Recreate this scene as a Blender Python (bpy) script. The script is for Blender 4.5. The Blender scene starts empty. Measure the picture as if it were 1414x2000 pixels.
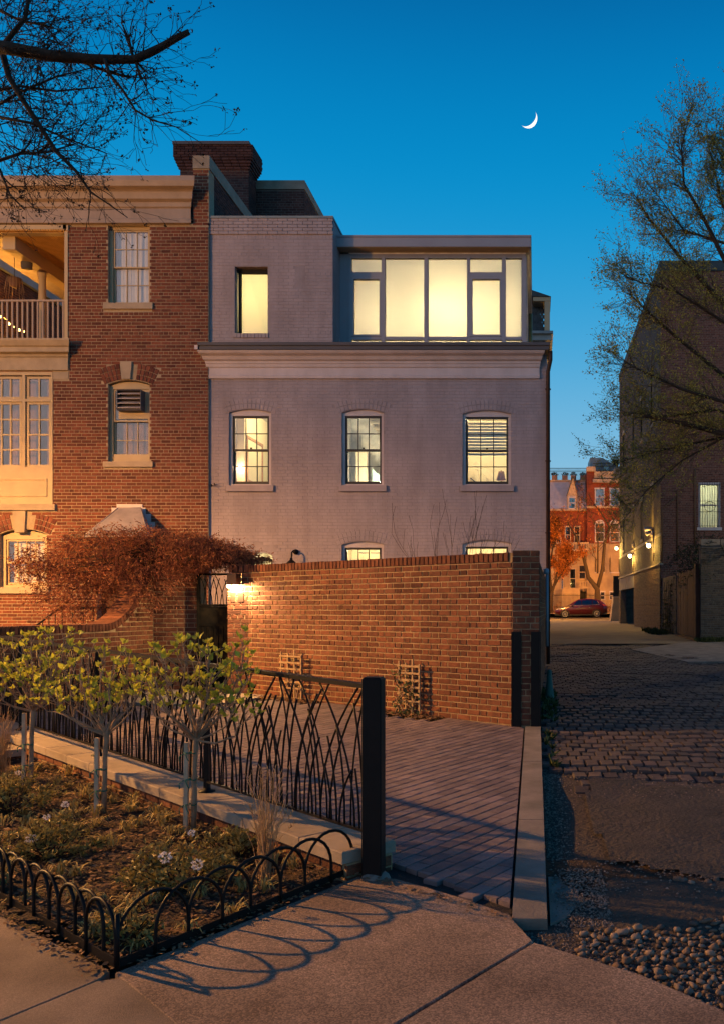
import bpy, math, random
from mathutils import Vector, Matrix
R = math.radians
rnd = random.Random(7)
scene = bpy.context.scene
COL = scene.collection
# ------------------------------------------------------------------ camera
# camera stands at the origin of X/Y, 1.7 m up, looking square at the house fronts (+Y)
FP, VX, VY, EYE = 1750.0, 1045.0, 1188.0, 1.7
cam_d = bpy.data.cameras.new('camera')
cam = bpy.data.objects.new('camera', cam_d)
COL.objects.link(cam)
cam.location = (0, 0, EYE)
cam.rotation_euler = (R(90), 0, 0)
cam_d.sensor_fit = 'AUTO'
cam_d.sensor_width = 36
cam_d.lens = 36 * FP / 2000
cam_d.shift_x = (707 - VX) / 2000
cam_d.shift_y = (VY - 1000) / 2000
cam_d.clip_start = 0.05
cam_d.clip_end = 3000
scene.camera = cam
# ------------------------------------------------------------------ dusk sky
world = bpy.data.worlds.new('World')
scene.world = world
world.use_nodes = True
wn = world.node_tree
wn.nodes.clear()
def wnode(t, **k):
    n = wn.nodes.new(t)
    for a, b in k.items(): setattr(n, a, b)
    return n
w_out = wnode('ShaderNodeOutputWorld')
w_bg = wnode('ShaderNodeBackground')
w_tc = wnode('ShaderNodeTexCoord')
w_sep = wnode('ShaderNodeSeparateXYZ')
w_ramp = wnode('ShaderNodeValToRGB')
wn.links.new(w_tc.outputs['Generated'], w_sep.inputs[0])
wn.links.new(w_sep.outputs['Z'], w_ramp.inputs[0])
wn.links.new(w_ramp.outputs[0], w_bg.inputs[0])
wn.links.new(w_bg.outputs[0], w_out.inputs[0])
cr = w_ramp.color_ramp
cr.interpolation = 'B_SPLINE'
stops = [(0.0, (.27, .40, .50)), (.09, (.33, .56, .72)), (.17, (.21, .50, .73)), (.27, (.06, .39, .70)), (.38, (.004, .305, .65)),
         (.48, (.001, .235, .56)), (.58, (.001, .125, .37)), (.75, (.003, .055, .19)), (1.0, (.004, .035, .12))]
cr.elements[0].position, cr.elements[0].color = stops[0][0], (*stops[0][1], 1)
cr.elements[1].position, cr.elements[1].color = stops[-1][0], (*stops[-1][1], 1)
for p, c in stops[1:-1]:
    e = cr.elements.new(p); e.color = (*c, 1)
w_bg.inputs[1].default_value = 1.0
# weak broad warm fill from behind-left, added to light sides facing the camera
fill_sun_d = bpy.data.lights.new('fill_sun', 'SUN'); fill_sun_d.energy = 0.36; fill_sun_d.angle = R(40); fill_sun_d.color = (1, .56, .34)
fill_sun = bpy.data.objects.new('fill_sun', fill_sun_d); COL.objects.link(fill_sun); fill_sun.rotation_euler = (R(78), 0, R(-37)); fill_sun.location = (0, -30, 40)
# ------------------------------------------------------------------ exposure
vs = scene.view_settings
vs.view_transform = 'Standard'; vs.look = 'None'; vs.exposure = 0; vs.gamma = 1; vs.use_curve_mapping = False
scene.render.engine = 'CYCLES'
scene.cycles.max_bounces = 6; scene.cycles.diffuse_bounces = 3; scene.cycles.glossy_bounces = 3; scene.cycles.transmission_bounces = 4
scene.cycles.transparent_max_bounces = 12; scene.cycles.caustics_reflective = False; scene.cycles.caustics_refractive = False
scene.cycles.sample_clamp_indirect = 4; scene.cycles.use_denoising = True
# ------------------------------------------------------------------ helpers
GP = [(-60, -.3), (-10, -.25), (0, 0), (12, .4), (36, .8), (76, .87), (900, .9)]
def zg(y):
    for (a, za), (b, zb) in zip(GP, GP[1:]):
        if y <= b: return za + (zb - za) * max(0, (y - a)) / (b - a)
    return GP[-1][1]
def W(px, py, Y): return Vector(((px - VX) * Y / FP, Y, EYE - (py - VY) * Y / FP))
def G(px, py):
    Y = 2975 / max(20, py - VY + 57.75)
    return Vector(((px - VX) * Y / FP, Y, zg(Y)))
Z = Vector((0, 0, 1))
class Fr:
    def __init__(s, O, a=0.0):
        s.O = Vector(O); s.a = a; s.U = Vector((math.cos(a), math.sin(a), 0)); s.N = Vector((math.sin(a), -math.cos(a), 0))
    def p(s, u, v=0, n=0): return s.O + s.U * u + Z * v + s.N * n
class MB:
    def __init__(s): s.v = []; s.f = []; s.sm = []
    def add(s, vs, fs, smooth=False):
        o = len(s.v); s.v += [tuple(p) for p in vs]; s.f += [tuple(i + o for i in f) for f in fs]; s.sm += [smooth] * len(fs); return s
    def hexa(s, c):   # c: 8 corners, 0-3 one side, 4-7 the other
        return s.add(c, [(0, 3, 2, 1), (4, 5, 6, 7), (0, 1, 5, 4), (1, 2, 6, 5), (2, 3, 7, 6), (3, 0, 4, 7)])
    def box(s, x0, x1, y0, y1, z0, z1):
        return s.hexa([(x0, y0, z0), (x1, y0, z0), (x1, y1, z0), (x0, y1, z0), (x0, y0, z1), (x1, y0, z1), (x1, y1, z1), (x0, y1, z1)])
    def fbox(s, fr, u0, u1, v0, v1, n0, n1):
        P = fr.p
        return s.hexa([P(u0, v0, n1), P(u1, v0, n1), P(u1, v0, n0), P(u0, v0, n0), P(u0, v1, n1), P(u1, v1, n1), P(u1, v1, n0), P(u0, v1, n0)])
    def prism(s, pts, vec):
        n = len(pts); vec = Vector(vec); a = [Vector(p) for p in pts]; b = [p + vec for p in a]
        return s.add(a + b, [tuple(range(n))[::-1], tuple(range(n, 2 * n))] + [(i, (i + 1) % n, (i + 1) % n + n, i + n) for i in range(n)])
    def tube(s, pts, rad, n=6, cap=True, smooth=True):
        pts = [Vector(p) for p in pts]
        if not isinstance(rad, (list, tuple)): rad = [rad] * len(pts)
        t = (pts[1] - pts[0]).normalized()
        x = t.orthogonal().normalized(); vs = []
        for i, p in enumerate(pts):
            if i == 0: t2 = pts[1] - pts[0]
            elif i == len(pts) - 1: t2 = pts[i] - pts[i - 1]
            else: t2 = pts[i + 1] - pts[i - 1]
            if t2.length < 1e-9: t2 = t
            t2.normalize(); x = x - t2 * x.dot(t2)
            if x.length < 1e-6: x = t2.orthogonal()
            x.normalize(); y = t2.cross(x); t = t2
            for k in range(n):
                a = 2 * math.pi * k / n; vs.append(p + (x * math.cos(a) + y * math.sin(a)) * rad[i])
        fs = []
        for i in range(len(pts) - 1):
            for k in range(n):
                fs.append((i * n + k, i * n + (k + 1) % n, (i + 1) * n + (k + 1) % n, (i + 1) * n + k))
        if cap: fs.append(tuple(range(n))[::-1]); fs.append(tuple(range((len(pts) - 1) * n, len(pts) * n)))
        return s.add(vs, fs, smooth)
    def sqbar(s, p, q, w, h=None):
        p, q = Vector(p), Vector(q); h = h or w; t = (q - p).normalized()
        x = t.cross(Z)
        x = Vector((1, 0, 0)) if x.length < 1e-5 else x.normalized()
        y = x.cross(t)
        c = [p - x * w / 2 - y * h / 2, p + x * w / 2 - y * h / 2, p + x * w / 2 + y * h / 2, p - x * w / 2 + y * h / 2]
        return s.hexa(c + [k + (q - p) for k in c])
    def lathe(s, c, prof, n=16, smooth=True):   # prof: (r, z)
        c = Vector(c); vs = []
        for r, z in prof:
            for k in range(n):
                a = 2 * math.pi * k / n; vs.append(c + Vector((r * math.cos(a), r * math.sin(a), z)))
        fs = [(i * n + k, i * n + (k + 1) % n, (i + 1) * n + (k + 1) % n, (i + 1) * n + k) for i in range(len(prof) - 1) for k in range(n)]
        fs.append(tuple(range(n))[::-1]); fs.append(tuple(range((len(prof) - 1) * n, len(prof) * n)))
        return s.add(vs, fs, smooth)
    def leaf(s, p, d, size, wid=.45, up=None, fold=.15):
        p = Vector(p); d = Vector(d).normalized(); up = Vector(up) if up else Vector((rnd.uniform(-1, 1), rnd.uniform(-1, 1), rnd.uniform(.2, 1)))
        x = d.cross(up)
        if x.length < 1e-4: x = d.orthogonal()
        x.normalize(); u = x.cross(d)
        m = p + d * size * .45
        return s.add([p, m + x * size * wid / 2 + u * size * fold, p + d * size, m - x * size * wid / 2 + u * size * fold], [(0, 1, 2), (0, 2, 3)])
    def mesh(s, name, mat, off=(0, 0, 0)):
        off = Vector(off); me = bpy.data.meshes.new(name)
        me.from_pydata([Vector(v) - off for v in s.v], [], s.f)
        if any(s.sm): me.polygons.foreach_set('use_smooth', s.sm)
        if mat: me.materials.append(mat)
        me.update(); return me
    def build(s, name, mat, parent=None, kind=None, loc=None, label=None, cat=None, group=None):
        base = wl(parent) if parent else Vector((0, 0, 0)); l = Vector(loc) if loc is not None else base
        o = bpy.data.objects.new(name, s.mesh(name, mat, l)); COL.objects.link(o)
        if parent: o.parent = parent; o.location = l - base
        else: o.location = l
        WL[o.name] = l
        return tag(o, label, cat, group, kind)
WL = {}
def wl(o): return WL[o.name]
def tag(o, label=None, cat=None, group=None, kind=None):
    if label: o['label'] = label
    if cat: o['category'] = cat
    if group: o['group'] = group
    if kind: o['kind'] = kind
    return o
def thing(name, loc, label, cat, group=None):
    o = bpy.data.objects.new(name, None); COL.objects.link(o); o.location = Vector(loc); o.empty_display_size = .2
    WL[o.name] = Vector(loc); return tag(o, label, cat, group)
def inst(name, me, parent, loc, rot=(0, 0, 0), sc=(1, 1, 1)):
    o = bpy.data.objects.new(name, me); COL.objects.link(o); l = Vector(loc)
    if parent: o.parent = parent; o.location = l - wl(parent)
    else: o.location = l
    o.rotation_euler = rot; o.scale = sc; WL[o.name] = l; return o
def one(name, parent, mat, fn, **k):
    m = MB(); fn(m); return m.build(name, mat, parent, **k)
def light(name, loc, power, color, radius=.08, parent=None, spot=None):
    d = bpy.data.lights.new(name, 'SPOT' if spot else 'POINT'); d.energy = power; d.color = color; d.shadow_soft_size = radius
    o = bpy.data.objects.new(name, d); COL.objects.link(o); o.location = Vector(loc) - (wl(parent) if parent else Vector((0, 0, 0)))
    if spot: d.spot_size = R(spot[0]); d.spot_blend = spot[1]
    if parent: o.parent = parent
    return o
# ------------------------------------------------------------------ materials
MATS = {}
def mat(name, col, rough=.8, col2=None, ns=6.0, bump=0.0, bs=40.0, metal=0.0, spec=.3, rand=0.0, trans=0.0, detail=6, ramp=None, dist=.02):
    """noise between col and col2 (object space), optional per-piece random tint, fine bump"""
    m = bpy.data.materials.new(name); m.use_nodes = True; nt = m.node_tree; b = nt.nodes['Principled BSDF']
    b.inputs['Roughness'].default_value = rough; b.inputs['Metallic'].default_value = metal; b.inputs['Specular IOR Level'].default_value = spec
    def N(t): return nt.nodes.new(t)
    L = nt.links.new
    tc = N('ShaderNodeTexCoord'); gp = N('ShaderNodeNewGeometry')
    c2 = col2 or tuple(x * .72 for x in col)
    nz = N('ShaderNodeTexNoise'); nz.inputs['Scale'].default_value = ns; nz.inputs['Detail'].default_value = detail
    L(gp.outputs['Position'], nz.inputs['Vector'])
    mx = N('ShaderNodeMixRGB'); mx.inputs[1].default_value = (*col, 1); mx.inputs[2].default_value = (*c2, 1)
    rp = N('ShaderNodeValToRGB'); rp.color_ramp.elements[0].position = .38; rp.color_ramp.elements[1].position = .66
    L(nz.outputs[0], rp.inputs[0]); L(rp.outputs[0], mx.inputs[0])
    out = mx.outputs[0]
    if rand or ramp:
        oi = N('ShaderNodeObjectInfo'); ad = N('ShaderNodeMath'); ad.operation = 'ADD'; fr = N('ShaderNodeMath'); fr.operation = 'FRACT'
        L(oi.outputs['Random'], ad.inputs[0]); L(gp.outputs['Random Per Island'], ad.inputs[1]); L(ad.outputs[0], fr.inputs[0])
        if ramp:
            r2 = N('ShaderNodeValToRGB'); r2.color_ramp.interpolation = 'CONSTANT'
            els = r2.color_ramp.elements
            els[0].position = 0; els[0].color = (*ramp[0], 1); els[1].position = 1 / len(ramp); els[1].color = (*ramp[1], 1)
            for i in range(2, len(ramp)): e = els.new(i / len(ramp)); e.color = (*ramp[i], 1)
            L(fr.outputs[0], r2.inputs[0])
            m2 = N('ShaderNodeMixRGB'); m2.blend_type = 'MULTIPLY'; m2.inputs[0].default_value = 1
            L(out, m2.inputs[1]); L(r2.outputs[0], m2.inputs[2]); out = m2.outputs[0]
        else:
            hs = N('ShaderNodeHueSaturation'); mr = N('ShaderNodeMapRange'); mr.inputs[3].default_value = 1 - rand; mr.inputs[4].default_value = 1 + rand
            L(fr.outputs[0], mr.inputs[0]); L(mr.outputs[0], hs.inputs['Value']); L(out, hs.inputs['Color']); out = hs.outputs[0]
    L(out, b.inputs['Base Color'])
    if bump:
        n2 = N('ShaderNodeTexNoise'); n2.inputs['Scale'].default_value = bs; n2.inputs['Detail'].default_value = 8
        L(gp.outputs['Position'], n2.inputs['Vector'])
        bp = N('ShaderNodeBump'); bp.inputs['Strength'].default_value = bump; bp.inputs['Distance'].default_value = dist
        L(n2.outputs[0], bp.inputs['Height']); L(bp.outputs[0], b.inputs['Normal'])
    if trans:
        tr = N('ShaderNodeBsdfTranslucent'); L(out, tr.inputs[0]); ms = N('ShaderNodeMixShader'); ms.inputs[0].default_value = trans
        L(b.outputs[0], ms.inputs[1]); L(tr.outputs[0], ms.inputs[2]); L(ms.outputs[0], nt.nodes['Material Output'].inputs[0])
    MATS[name] = m; return m
def emis(name, col, st):
    m = bpy.data.materials.new(name); m.use_nodes = True; nt = m.node_tree; nt.nodes.remove(nt.nodes['Principled BSDF'])
    e = nt.nodes.new('ShaderNodeEmission'); e.inputs[0].default_value = (*col, 1); e.inputs[1].default_value = st
    nt.links.new(e.outputs[0], nt.nodes['Material Output'].inputs[0]); MATS[name] = m; return m
def glassm(name, tint=(1, 1, 1), refl=1.0, dirt=.06):
    m = bpy.data.materials.new(name); m.use_nodes = True; nt = m.node_tree; nt.nodes.remove(nt.nodes['Principled BSDF'])
    t = nt.nodes.new('ShaderNodeBsdfTransparent'); t.inputs[0].default_value = (*tint, 1)
    g = nt.nodes.new('ShaderNodeBsdfGlossy'); g.inputs['Roughness'].default_value = .03
    nz = nt.nodes.new('ShaderNodeTexNoise'); nz.inputs['Scale'].default_value = 1.3; bp = nt.nodes.new('ShaderNodeBump'); bp.inputs['Strength'].default_value = dirt
    gp = nt.nodes.new('ShaderNodeNewGeometry'); nt.links.new(gp.outputs['Position'], nz.inputs['Vector'])
    nt.links.new(nz.outputs[0], bp.inputs['Height']); nt.links.new(bp.outputs[0], g.inputs['Normal'])
    f = nt.nodes.new('ShaderNodeFresnel'); f.inputs[0].default_value = 1.5
    mm = nt.nodes.new('ShaderNodeMath'); mm.operation = 'MULTIPLY'; mm.inputs[1].default_value = 2 * refl; mm.use_clamp = True
    x = nt.nodes.new('ShaderNodeMixShader'); nt.links.new(f.outputs[0], mm.inputs[0]); nt.links.new(mm.outputs[0], x.inputs[0])
    nt.links.new(t.outputs[0], x.inputs[1]); nt.links.new(g.outputs[0], x.inputs[2]); nt.links.new(x.outputs[0], nt.nodes['Material Output'].inputs[0])
    MATS[name] = m; return m
BR = [(1, 1, 1), (.82, .8, .8), (1.12, 1.05, 1), (.62, .55, .6), (.95, .9, .85), (1.05, .92, .85), (.75, .72, .75), (1.15, 1.1, 1.1)]
mat('brick_red', (.20, .07, .042), .9, (.145, .05, .034), 9, .35, 70, ramp=BR)
mat('brick_garden', (.185, .070, .038), .9, (.125, .048, .028), 12, .5, 60, ramp=[(1, 1, 1), (.8, .74, .74), (1.12, 1.05, 1), (.62, .55, .57), (.92, .88, .84), (1.06, .95, .88), (.74, .68, .68), (1.15, 1.12, 1.1)])
mat('mortar', (.42, .32, .22), .95, (.34, .26, .175), 20, .4, 90)
mat('mortar_garden', (.36, .26, .15), .95, (.27, .19, .11), 14, .5, 90)
mat('brick_dark', (.085, .04, .035), .9, (.06, .03, .028), 9, .3, 70, ramp=BR)
mat('mortar_dark', (.16, .14, .13), .95)
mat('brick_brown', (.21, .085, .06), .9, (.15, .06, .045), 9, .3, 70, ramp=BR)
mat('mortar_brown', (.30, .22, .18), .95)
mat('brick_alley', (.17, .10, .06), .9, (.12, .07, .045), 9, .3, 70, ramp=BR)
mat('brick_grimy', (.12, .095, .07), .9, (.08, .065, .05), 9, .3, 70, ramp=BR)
mat('grey_paint', (.385, .315, .33), .72, (.325, .268, .282), 1.1, .2, 22, rand=.03, dist=.02, detail=10)
mat('grey_paint_joint', (.345, .285, .298), .85, (.28, .232, .245), 4, .3, 30)
mat('cream_paint', (.47, .35, .21), .55, (.42, .31, .19), 3, .08, 30)
mat('white_paint', (.58, .49, .50), .5, (.52, .44, .45), 3, .06, 30)
mat('cornice_paint', (.36, .27, .22), .55, (.31, .235, .19), 3, .08, 25)
mat('stone_trim', (.40, .31, .22), .85, (.32, .25, .18), 5, .3, 50)
mat('black_metal', (.007, .006, .006), .5, (.010, .008, .008), 8, .05, 60, spec=.16)
mat('bronze_sash', (.045, .033, .026), .5, spec=.4)
mat('grey_metal', (.30, .28, .31), .45, (.27, .25, .28), 2, .03, 20, spec=.4)
mat('grey_flash', (.10, .09, .10), .6, (.085, .078, .085), 2, .05, 20)
mat('lead_roof', (.36, .31, .31), .5, (.28, .24, .24), 5, .12, 20, metal=.2)
mat('blue_metal', (.24, .27, .28), .5, (.18, .21, .23), 3, .05, 20)
mat('slate', (.07, .085, .09), .8, (.05, .06, .07), 5, .3, 30, rand=.2)
mat('curtain', (.62, .58, .56), .9, (.55, .51, .5), 8, .1, 40)
mat('blind', (.70, .60, .42), .6, (.62, .53, .38), 3)
mat('room_wall', (.78, .68, .48), .9, (.75, .65, .46), 2)
mat('room_white', (.85, .80, .70), .9)
mat('room_green', (.52, .50, .30), .9, (.50, .48, .29), 2)
mat('oak', (.42, .20, .06), .6, (.33, .15, .05), 8, .1, 40)
mat('boot_green', (.05, .12, .10), .7)
mat('teal', (.35, .50, .46), .8, (.40, .55, .5), 3)
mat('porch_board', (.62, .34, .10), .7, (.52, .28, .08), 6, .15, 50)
mat('terracotta', (.24, .13, .09), .85, (.17, .10, .08), 8, .2, 60)
mat('concrete', (.25, .21, .18), .9, (.18, .155, .13), 3.5, .35, 60)
mat('coping', (.34, .275, .21), .88, (.28, .225, .17), 3, .3, 50, rand=.08)
mat('soil', (.06, .036, .022), 1, (.03, .019, .013), 20, .8, 40, dist=.04)
mat('mulch', (.21, .115, .055), .95, (.12, .065, .035), 30, .3, 60, rand=.5)
mat('dead_leaf', (.20, .11, .055), .8, (.14, .075, .04), 30, rand=.4)
mat('paver', (.205, .16, .165), .8, (.16, .125, .13), 10, .35, 60, ramp=[(1, 1, 1), (.85, .82, .82), (1.15, 1.1, 1.08), (.75, .72, .74), (1.05, 1, .95)])
mat('paver_joint', (.035, .03, .028), 1, (.05, .042, .038), 60, .6, 120)
mat('cobble', (.085, .064, .06), .78, (.058, .045, .043), 9, .5, 35, ramp=[(1, 1, 1), (.8, .8, .82), (1.2, 1.12, 1.08), (.65, .63, .66), (.95, .95, .9)])
mat('alley_dirt', (.055, .043, .036), 1, (.075, .058, .046), 9, .8, 30, dist=.04)
mat('asphalt', (.052, .041, .038), .78, (.034, .027, .025), 3.5, .9, 30, dist=.04)
mat('alley_concrete', (.20, .16, .11), .9, (.15, .12, .085), 1.5, .4, 30)
mat('stone', (.24, .18, .14), .85, (.15, .115, .09), 14, .3, 60, ramp=[(1, 1, 1), (.55, .55, .58), (1.3, 1.2, 1.1), (.8, .7, .62), (.4, .4, .43), (1.1, 1.1, 1.1)])
mat('gravel', (.19, .145, .115), .9, (.11, .085, .07), 40, .3, 80, rand=.5)
mat('bark', (.05, .032, .022), .95, (.03, .02, .014), 14, .6, 30)
mat('bark_pale', (.36, .24, .15), .9, (.25, .165, .10), 12, .4, 60)
mat('twig', (.032, .022, .017), .95, (.022, .015, .012), 20)
mat('twig_pale', (.11, .075, .045), .95, (.07, .05, .03), 20)
mat('stake', (.55, .41, .27), .85, (.36, .28, .19), 10, .2, 60)
mat('tie', (.01, .16, .10), .6)
mat('leaf_lime', (.52, .50, .06), .6, (.40, .42, .05), 8, rand=.3, trans=.4)
mat('leaf_olive', (.40, .32, .06), .7, (.28, .24, .05), 8, rand=.4, trans=.25)
mat('leaf_bud', (.05, .03, .018), .8, rand=.3)
mat('leaf_maple', (.29, .11, .05), .7, (.15, .052, .032), 3.5, rand=.45, trans=.3)
mat('leaf_orange', (.38, .12, .02), .7, (.28, .09, .02), 3, rand=.5, trans=.3)
mat('leaf_shrub', (.29, .225, .06), .5, (.19, .155, .045), 10, rand=.4, trans=.2)
mat('leaf_grass', (.44, .32, .10), .6, (.28, .21, .065), 10, rand=.4, trans=.2)
mat('leaf_dark', (.03, .035, .012), .7, (.02, .024, .01), 10, rand=.4)
mat('leaf_ivy', (.075, .085, .022), .6, (.05, .06, .02), 10, rand=.4)
mat('straw', (.42, .29, .16), .8, (.34, .22, .12), 10, rand=.3, trans=.2)
mat('petal', (.80, .74, .70), .7, (.7, .62, .58), 20, rand=.15, trans=.2)
mat('wood_brown', (.075, .028, .017), .8, (.05, .019, .012), 5, .2, 40)
mat('wood_pale', (.36, .25, .14), .8, (.28, .19, .11), 8, .15, 50)
mat('car_paint', (.030, .002, .008), .22, (.027, .002, .007), 2, spec=.6)
mat('car_dark', (.015, .015, .017), .5)
mat('rubber', (.012, .012, .012), .85)
mat('alloy', (.45, .43, .40), .35, metal=.7)
mat('lamp_red', (.3, .01, .01), .3)
mat('brown_box', (.06, .03, .02), .5)
mat('shade_cloth', (.82, .77, .64), .9, (.79, .74, .61), 1.5, trans=.65)
mat('lampshade', (.30, .13, .05), .8, trans=.3)
mat('far_roof', (.62, .50, .48), .8, (.54, .43, .42), 3, .2, 12)
mat('far_stone', (.42, .29, .17), .85, (.34, .23, .14), 2, .2, 10)
mat('copper_pipe', (.20, .10, .05), .6)
mat('brass', (.42, .30, .12), .4, metal=.6)
mat('gate_metal', (.008, .007, .006), .75, spec=.05)
mat('plain_dark', (.02, .018, .016), .8)
glassm('glass'); glassm('glass_reflective', (.8, .8, .8), 2.6, .10); glassm('car_glass', (.25, .25, .27), 2.2, .02)
emis('bulb_yellow', (1, .80, .40), 28); emis('bulb_white', (1, .86, .6), 22); emis('bulb_orange', (1, .5, .12), 20); emis('moon_light', (1, .97, .9), 1.3)
M = MATS
# ------------------------------------------------------------------ special materials
def aggregate(name, base, lo, hi, scale=140):
    m = mat(name, base, .9, tuple(x * .8 for x in base), 1.6, .3, 220, dist=.004); nt = m.node_tree; L = nt.links.new
    b = nt.nodes['Principled BSDF']; src = b.inputs['Base Color'].links[0].from_socket
    gp = nt.nodes.new('ShaderNodeNewGeometry'); vo = nt.nodes.new('ShaderNodeTexVoronoi'); vo.inputs['Scale'].default_value = scale
    L(gp.outputs['Position'], vo.inputs['Vector'])
    sp = nt.nodes.new('ShaderNodeSeparateColor'); L(vo.outputs['Color'], sp.inputs[0])
    r = nt.nodes.new('ShaderNodeValToRGB'); e = r.color_ramp.elements
    e[0].position = .0; e[0].color = (*lo, 1); e[1].position = 1; e[1].color = (*hi, 1); k = e.new(.55); k.color = (1, 1, 1, 1); k = e.new(.35); k.color = (.85, .85, .85, 1)
    L(sp.outputs[0], r.inputs[0]); x = nt.nodes.new('ShaderNodeMixRGB'); x.blend_type = 'MULTIPLY'; x.inputs[0].default_value = 1
    L(src, x.inputs[1]); L(r.outputs[0], x.inputs[2])
    nz = nt.nodes.new('ShaderNodeTexNoise'); nz.inputs['Scale'].default_value = 1.5; nz.inputs['Detail'].default_value = 10; L(gp.outputs['Position'], nz.inputs['Vector'])
    r3 = nt.nodes.new('ShaderNodeValToRGB'); r3.color_ramp.elements[0].position = .35; r3.color_ramp.elements[0].color = (.50, .475, .46, 1); r3.color_ramp.elements[1].position = .65
    L(nz.outputs[0], r3.inputs[0]); x2 = nt.nodes.new('ShaderNodeMixRGB'); x2.blend_type = 'MULTIPLY'; x2.inputs[0].default_value = 1
    L(x.outputs[0], x2.inputs[1]); L(r3.outputs[0], x2.inputs[2]); L(x2.outputs[0], b.inputs['Base Color'])
    bp = [n for n in nt.nodes if n.type == 'BUMP'][0]; b2 = nt.nodes.new('ShaderNodeBump'); b2.inputs['Strength'].default_value = .35; b2.inputs['Distance'].default_value = .003
    L(vo.outputs['Distance'], b2.inputs['Height']); b2.invert = True; L(bp.outputs[0], b2.inputs['Normal']); L(b2.outputs[0], b.inputs['Normal'])
    return m
aggregate('aggregate', (.28, .20, .15), (.62, .6, .58), (1.7, 1.6, 1.5), 150)
aggregate('pavement', (.27, .205, .155), (.85, .83, .8), (1.25, 1.2, 1.15), 260)
def cracks(name, scale, dark):
    m = M[name]; nt = m.node_tree; L = nt.links.new; b = nt.nodes['Principled BSDF']; src = b.inputs['Base Color'].links[0].from_socket
    gp = nt.nodes.new('ShaderNodeNewGeometry'); nz = nt.nodes.new('ShaderNodeTexNoise'); nz.inputs['Scale'].default_value = 2.5; nz.inputs['Detail'].default_value = 8
    L(gp.outputs['Position'], nz.inputs['Vector']); ad = nt.nodes.new('ShaderNodeMixRGB'); ad.blend_type = 'LINEAR_LIGHT'; ad.inputs[0].default_value = .35
    L(gp.outputs['Position'], ad.inputs[1]); L(nz.outputs['Color'], ad.inputs[2])
    vo = nt.nodes.new('ShaderNodeTexVoronoi'); vo.feature = 'DISTANCE_TO_EDGE'; vo.inputs['Scale'].default_value = scale; L(ad.outputs[0], vo.inputs['Vector'])
    r = nt.nodes.new('ShaderNodeValToRGB'); r.color_ramp.elements[0].position = .002; r.color_ramp.elements[0].color = (dark, dark, dark, 1); r.color_ramp.elements[1].position = .014
    L(vo.outputs['Distance'], r.inputs[0]); x = nt.nodes.new('ShaderNodeMixRGB'); x.blend_type = 'MULTIPLY'; x.inputs[0].default_value = 1; L(src, x.inputs[1]); L(r.outputs[0], x.inputs[2]); L(x.outputs[0], b.inputs['Base Color'])
cracks('asphalt', 1.6, .35)
def streaks(name, sc, lo):   # old runoff stains and patched paint
    m = M[name]; nt = m.node_tree; L = nt.links.new; b = nt.nodes['Principled BSDF']; src = b.inputs['Base Color'].links[0].from_socket
    gp = nt.nodes.new('ShaderNodeNewGeometry'); mp_ = nt.nodes.new('ShaderNodeMapping'); mp_.inputs['Scale'].default_value = sc; L(gp.outputs['Position'], mp_.inputs['Vector'])
    nz = nt.nodes.new('ShaderNodeTexNoise'); nz.inputs['Scale'].default_value = 1; nz.inputs['Detail'].default_value = 7; nz.inputs['Roughness'].default_value = .65; L(mp_.outputs[0], nz.inputs['Vector'])
    r = nt.nodes.new('ShaderNodeValToRGB'); r.color_ramp.elements[0].position = .36; r.color_ramp.elements[0].color = (lo, lo * .985, lo * .97, 1); r.color_ramp.elements[1].position = .60
    L(nz.outputs[0], r.inputs[0]); x = nt.nodes.new('ShaderNodeMixRGB'); x.blend_type = 'MULTIPLY'; x.inputs[0].default_value = 1; L(src, x.inputs[1]); L(r.outputs[0], x.inputs[2]); L(x.outputs[0], b.inputs['Base Color'])
streaks('grey_paint', (3.2, 3.2, .55), .84); streaks('grey_paint_joint', (3.2, 3.2, .55), .84)
streaks('brick_garden', (1.1, 1.1, 1.6), .74); streaks('brick_red', (.8, .8, .9), .80); streaks('mortar_garden', (1.3, 1.3, 1.8), .70); streaks('mortar', (1.0, 1.0, 1.2), .76)
streaks('coping', (4, 4, 4), .80); streaks('paver', (.9, .9, .9), .80); streaks('concrete', (3, 3, 3), .75); streaks('white_paint', (2.5, 2.5, .8), .88); streaks('cornice_paint', (2.5, 2.5, .8), .86)
# ------------------------------------------------------------------ walls, bricks, windows
def cells(mb, fr, u0, u1, v0, v1, ops, n0, n1):
    us = sorted({u0, u1} | {min(max(x, u0), u1) for o in ops for x in o[:2]}); vs_ = sorted({v0, v1} | {min(max(x, v0), v1) for o in ops for x in o[2:4]})
    for va, vb in zip(vs_, vs_[1:]):
        run = None
        for ua, ub in zip(us, us[1:]):
            cu, cv = (ua + ub) / 2, (va + vb) / 2
            hole = any(o[0] < cu < o[1] and o[2] < cv < o[3] for o in ops)
            if not hole: run = (run[0], ub) if run else (ua, ub)
            if hole and run: mb.fbox(fr, run[0], run[1], va, vb, n0, n1); run = None
        if run: mb.fbox(fr, run[0], run[1], va, vb, n0, n1)
def brick_verts(l, h, dep, c=.004):
    a, b = l / 2, h / 2
    return [(-a + c, -dep, -b + c), (a - c, -dep, -b + c), (a - c, -dep, b - c), (-a + c, -dep, b - c),
            (-a, -dep + c, -b), (a, -dep + c, -b), (a, -dep + c, b), (-a, -dep + c, b), (-a, .02, -b), (a, .02, -b), (a, .02, b), (-a, .02, b)]
BF = [(0, 1, 2, 3)] + [(4 + i, 4 + (i + 1) % 4, (i + 1) % 4, i) for i in range(4)] + [(8 + i, 8 + (i + 1) % 4, 4 + (i + 1) % 4, 4 + i) for i in range(4)]
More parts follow.
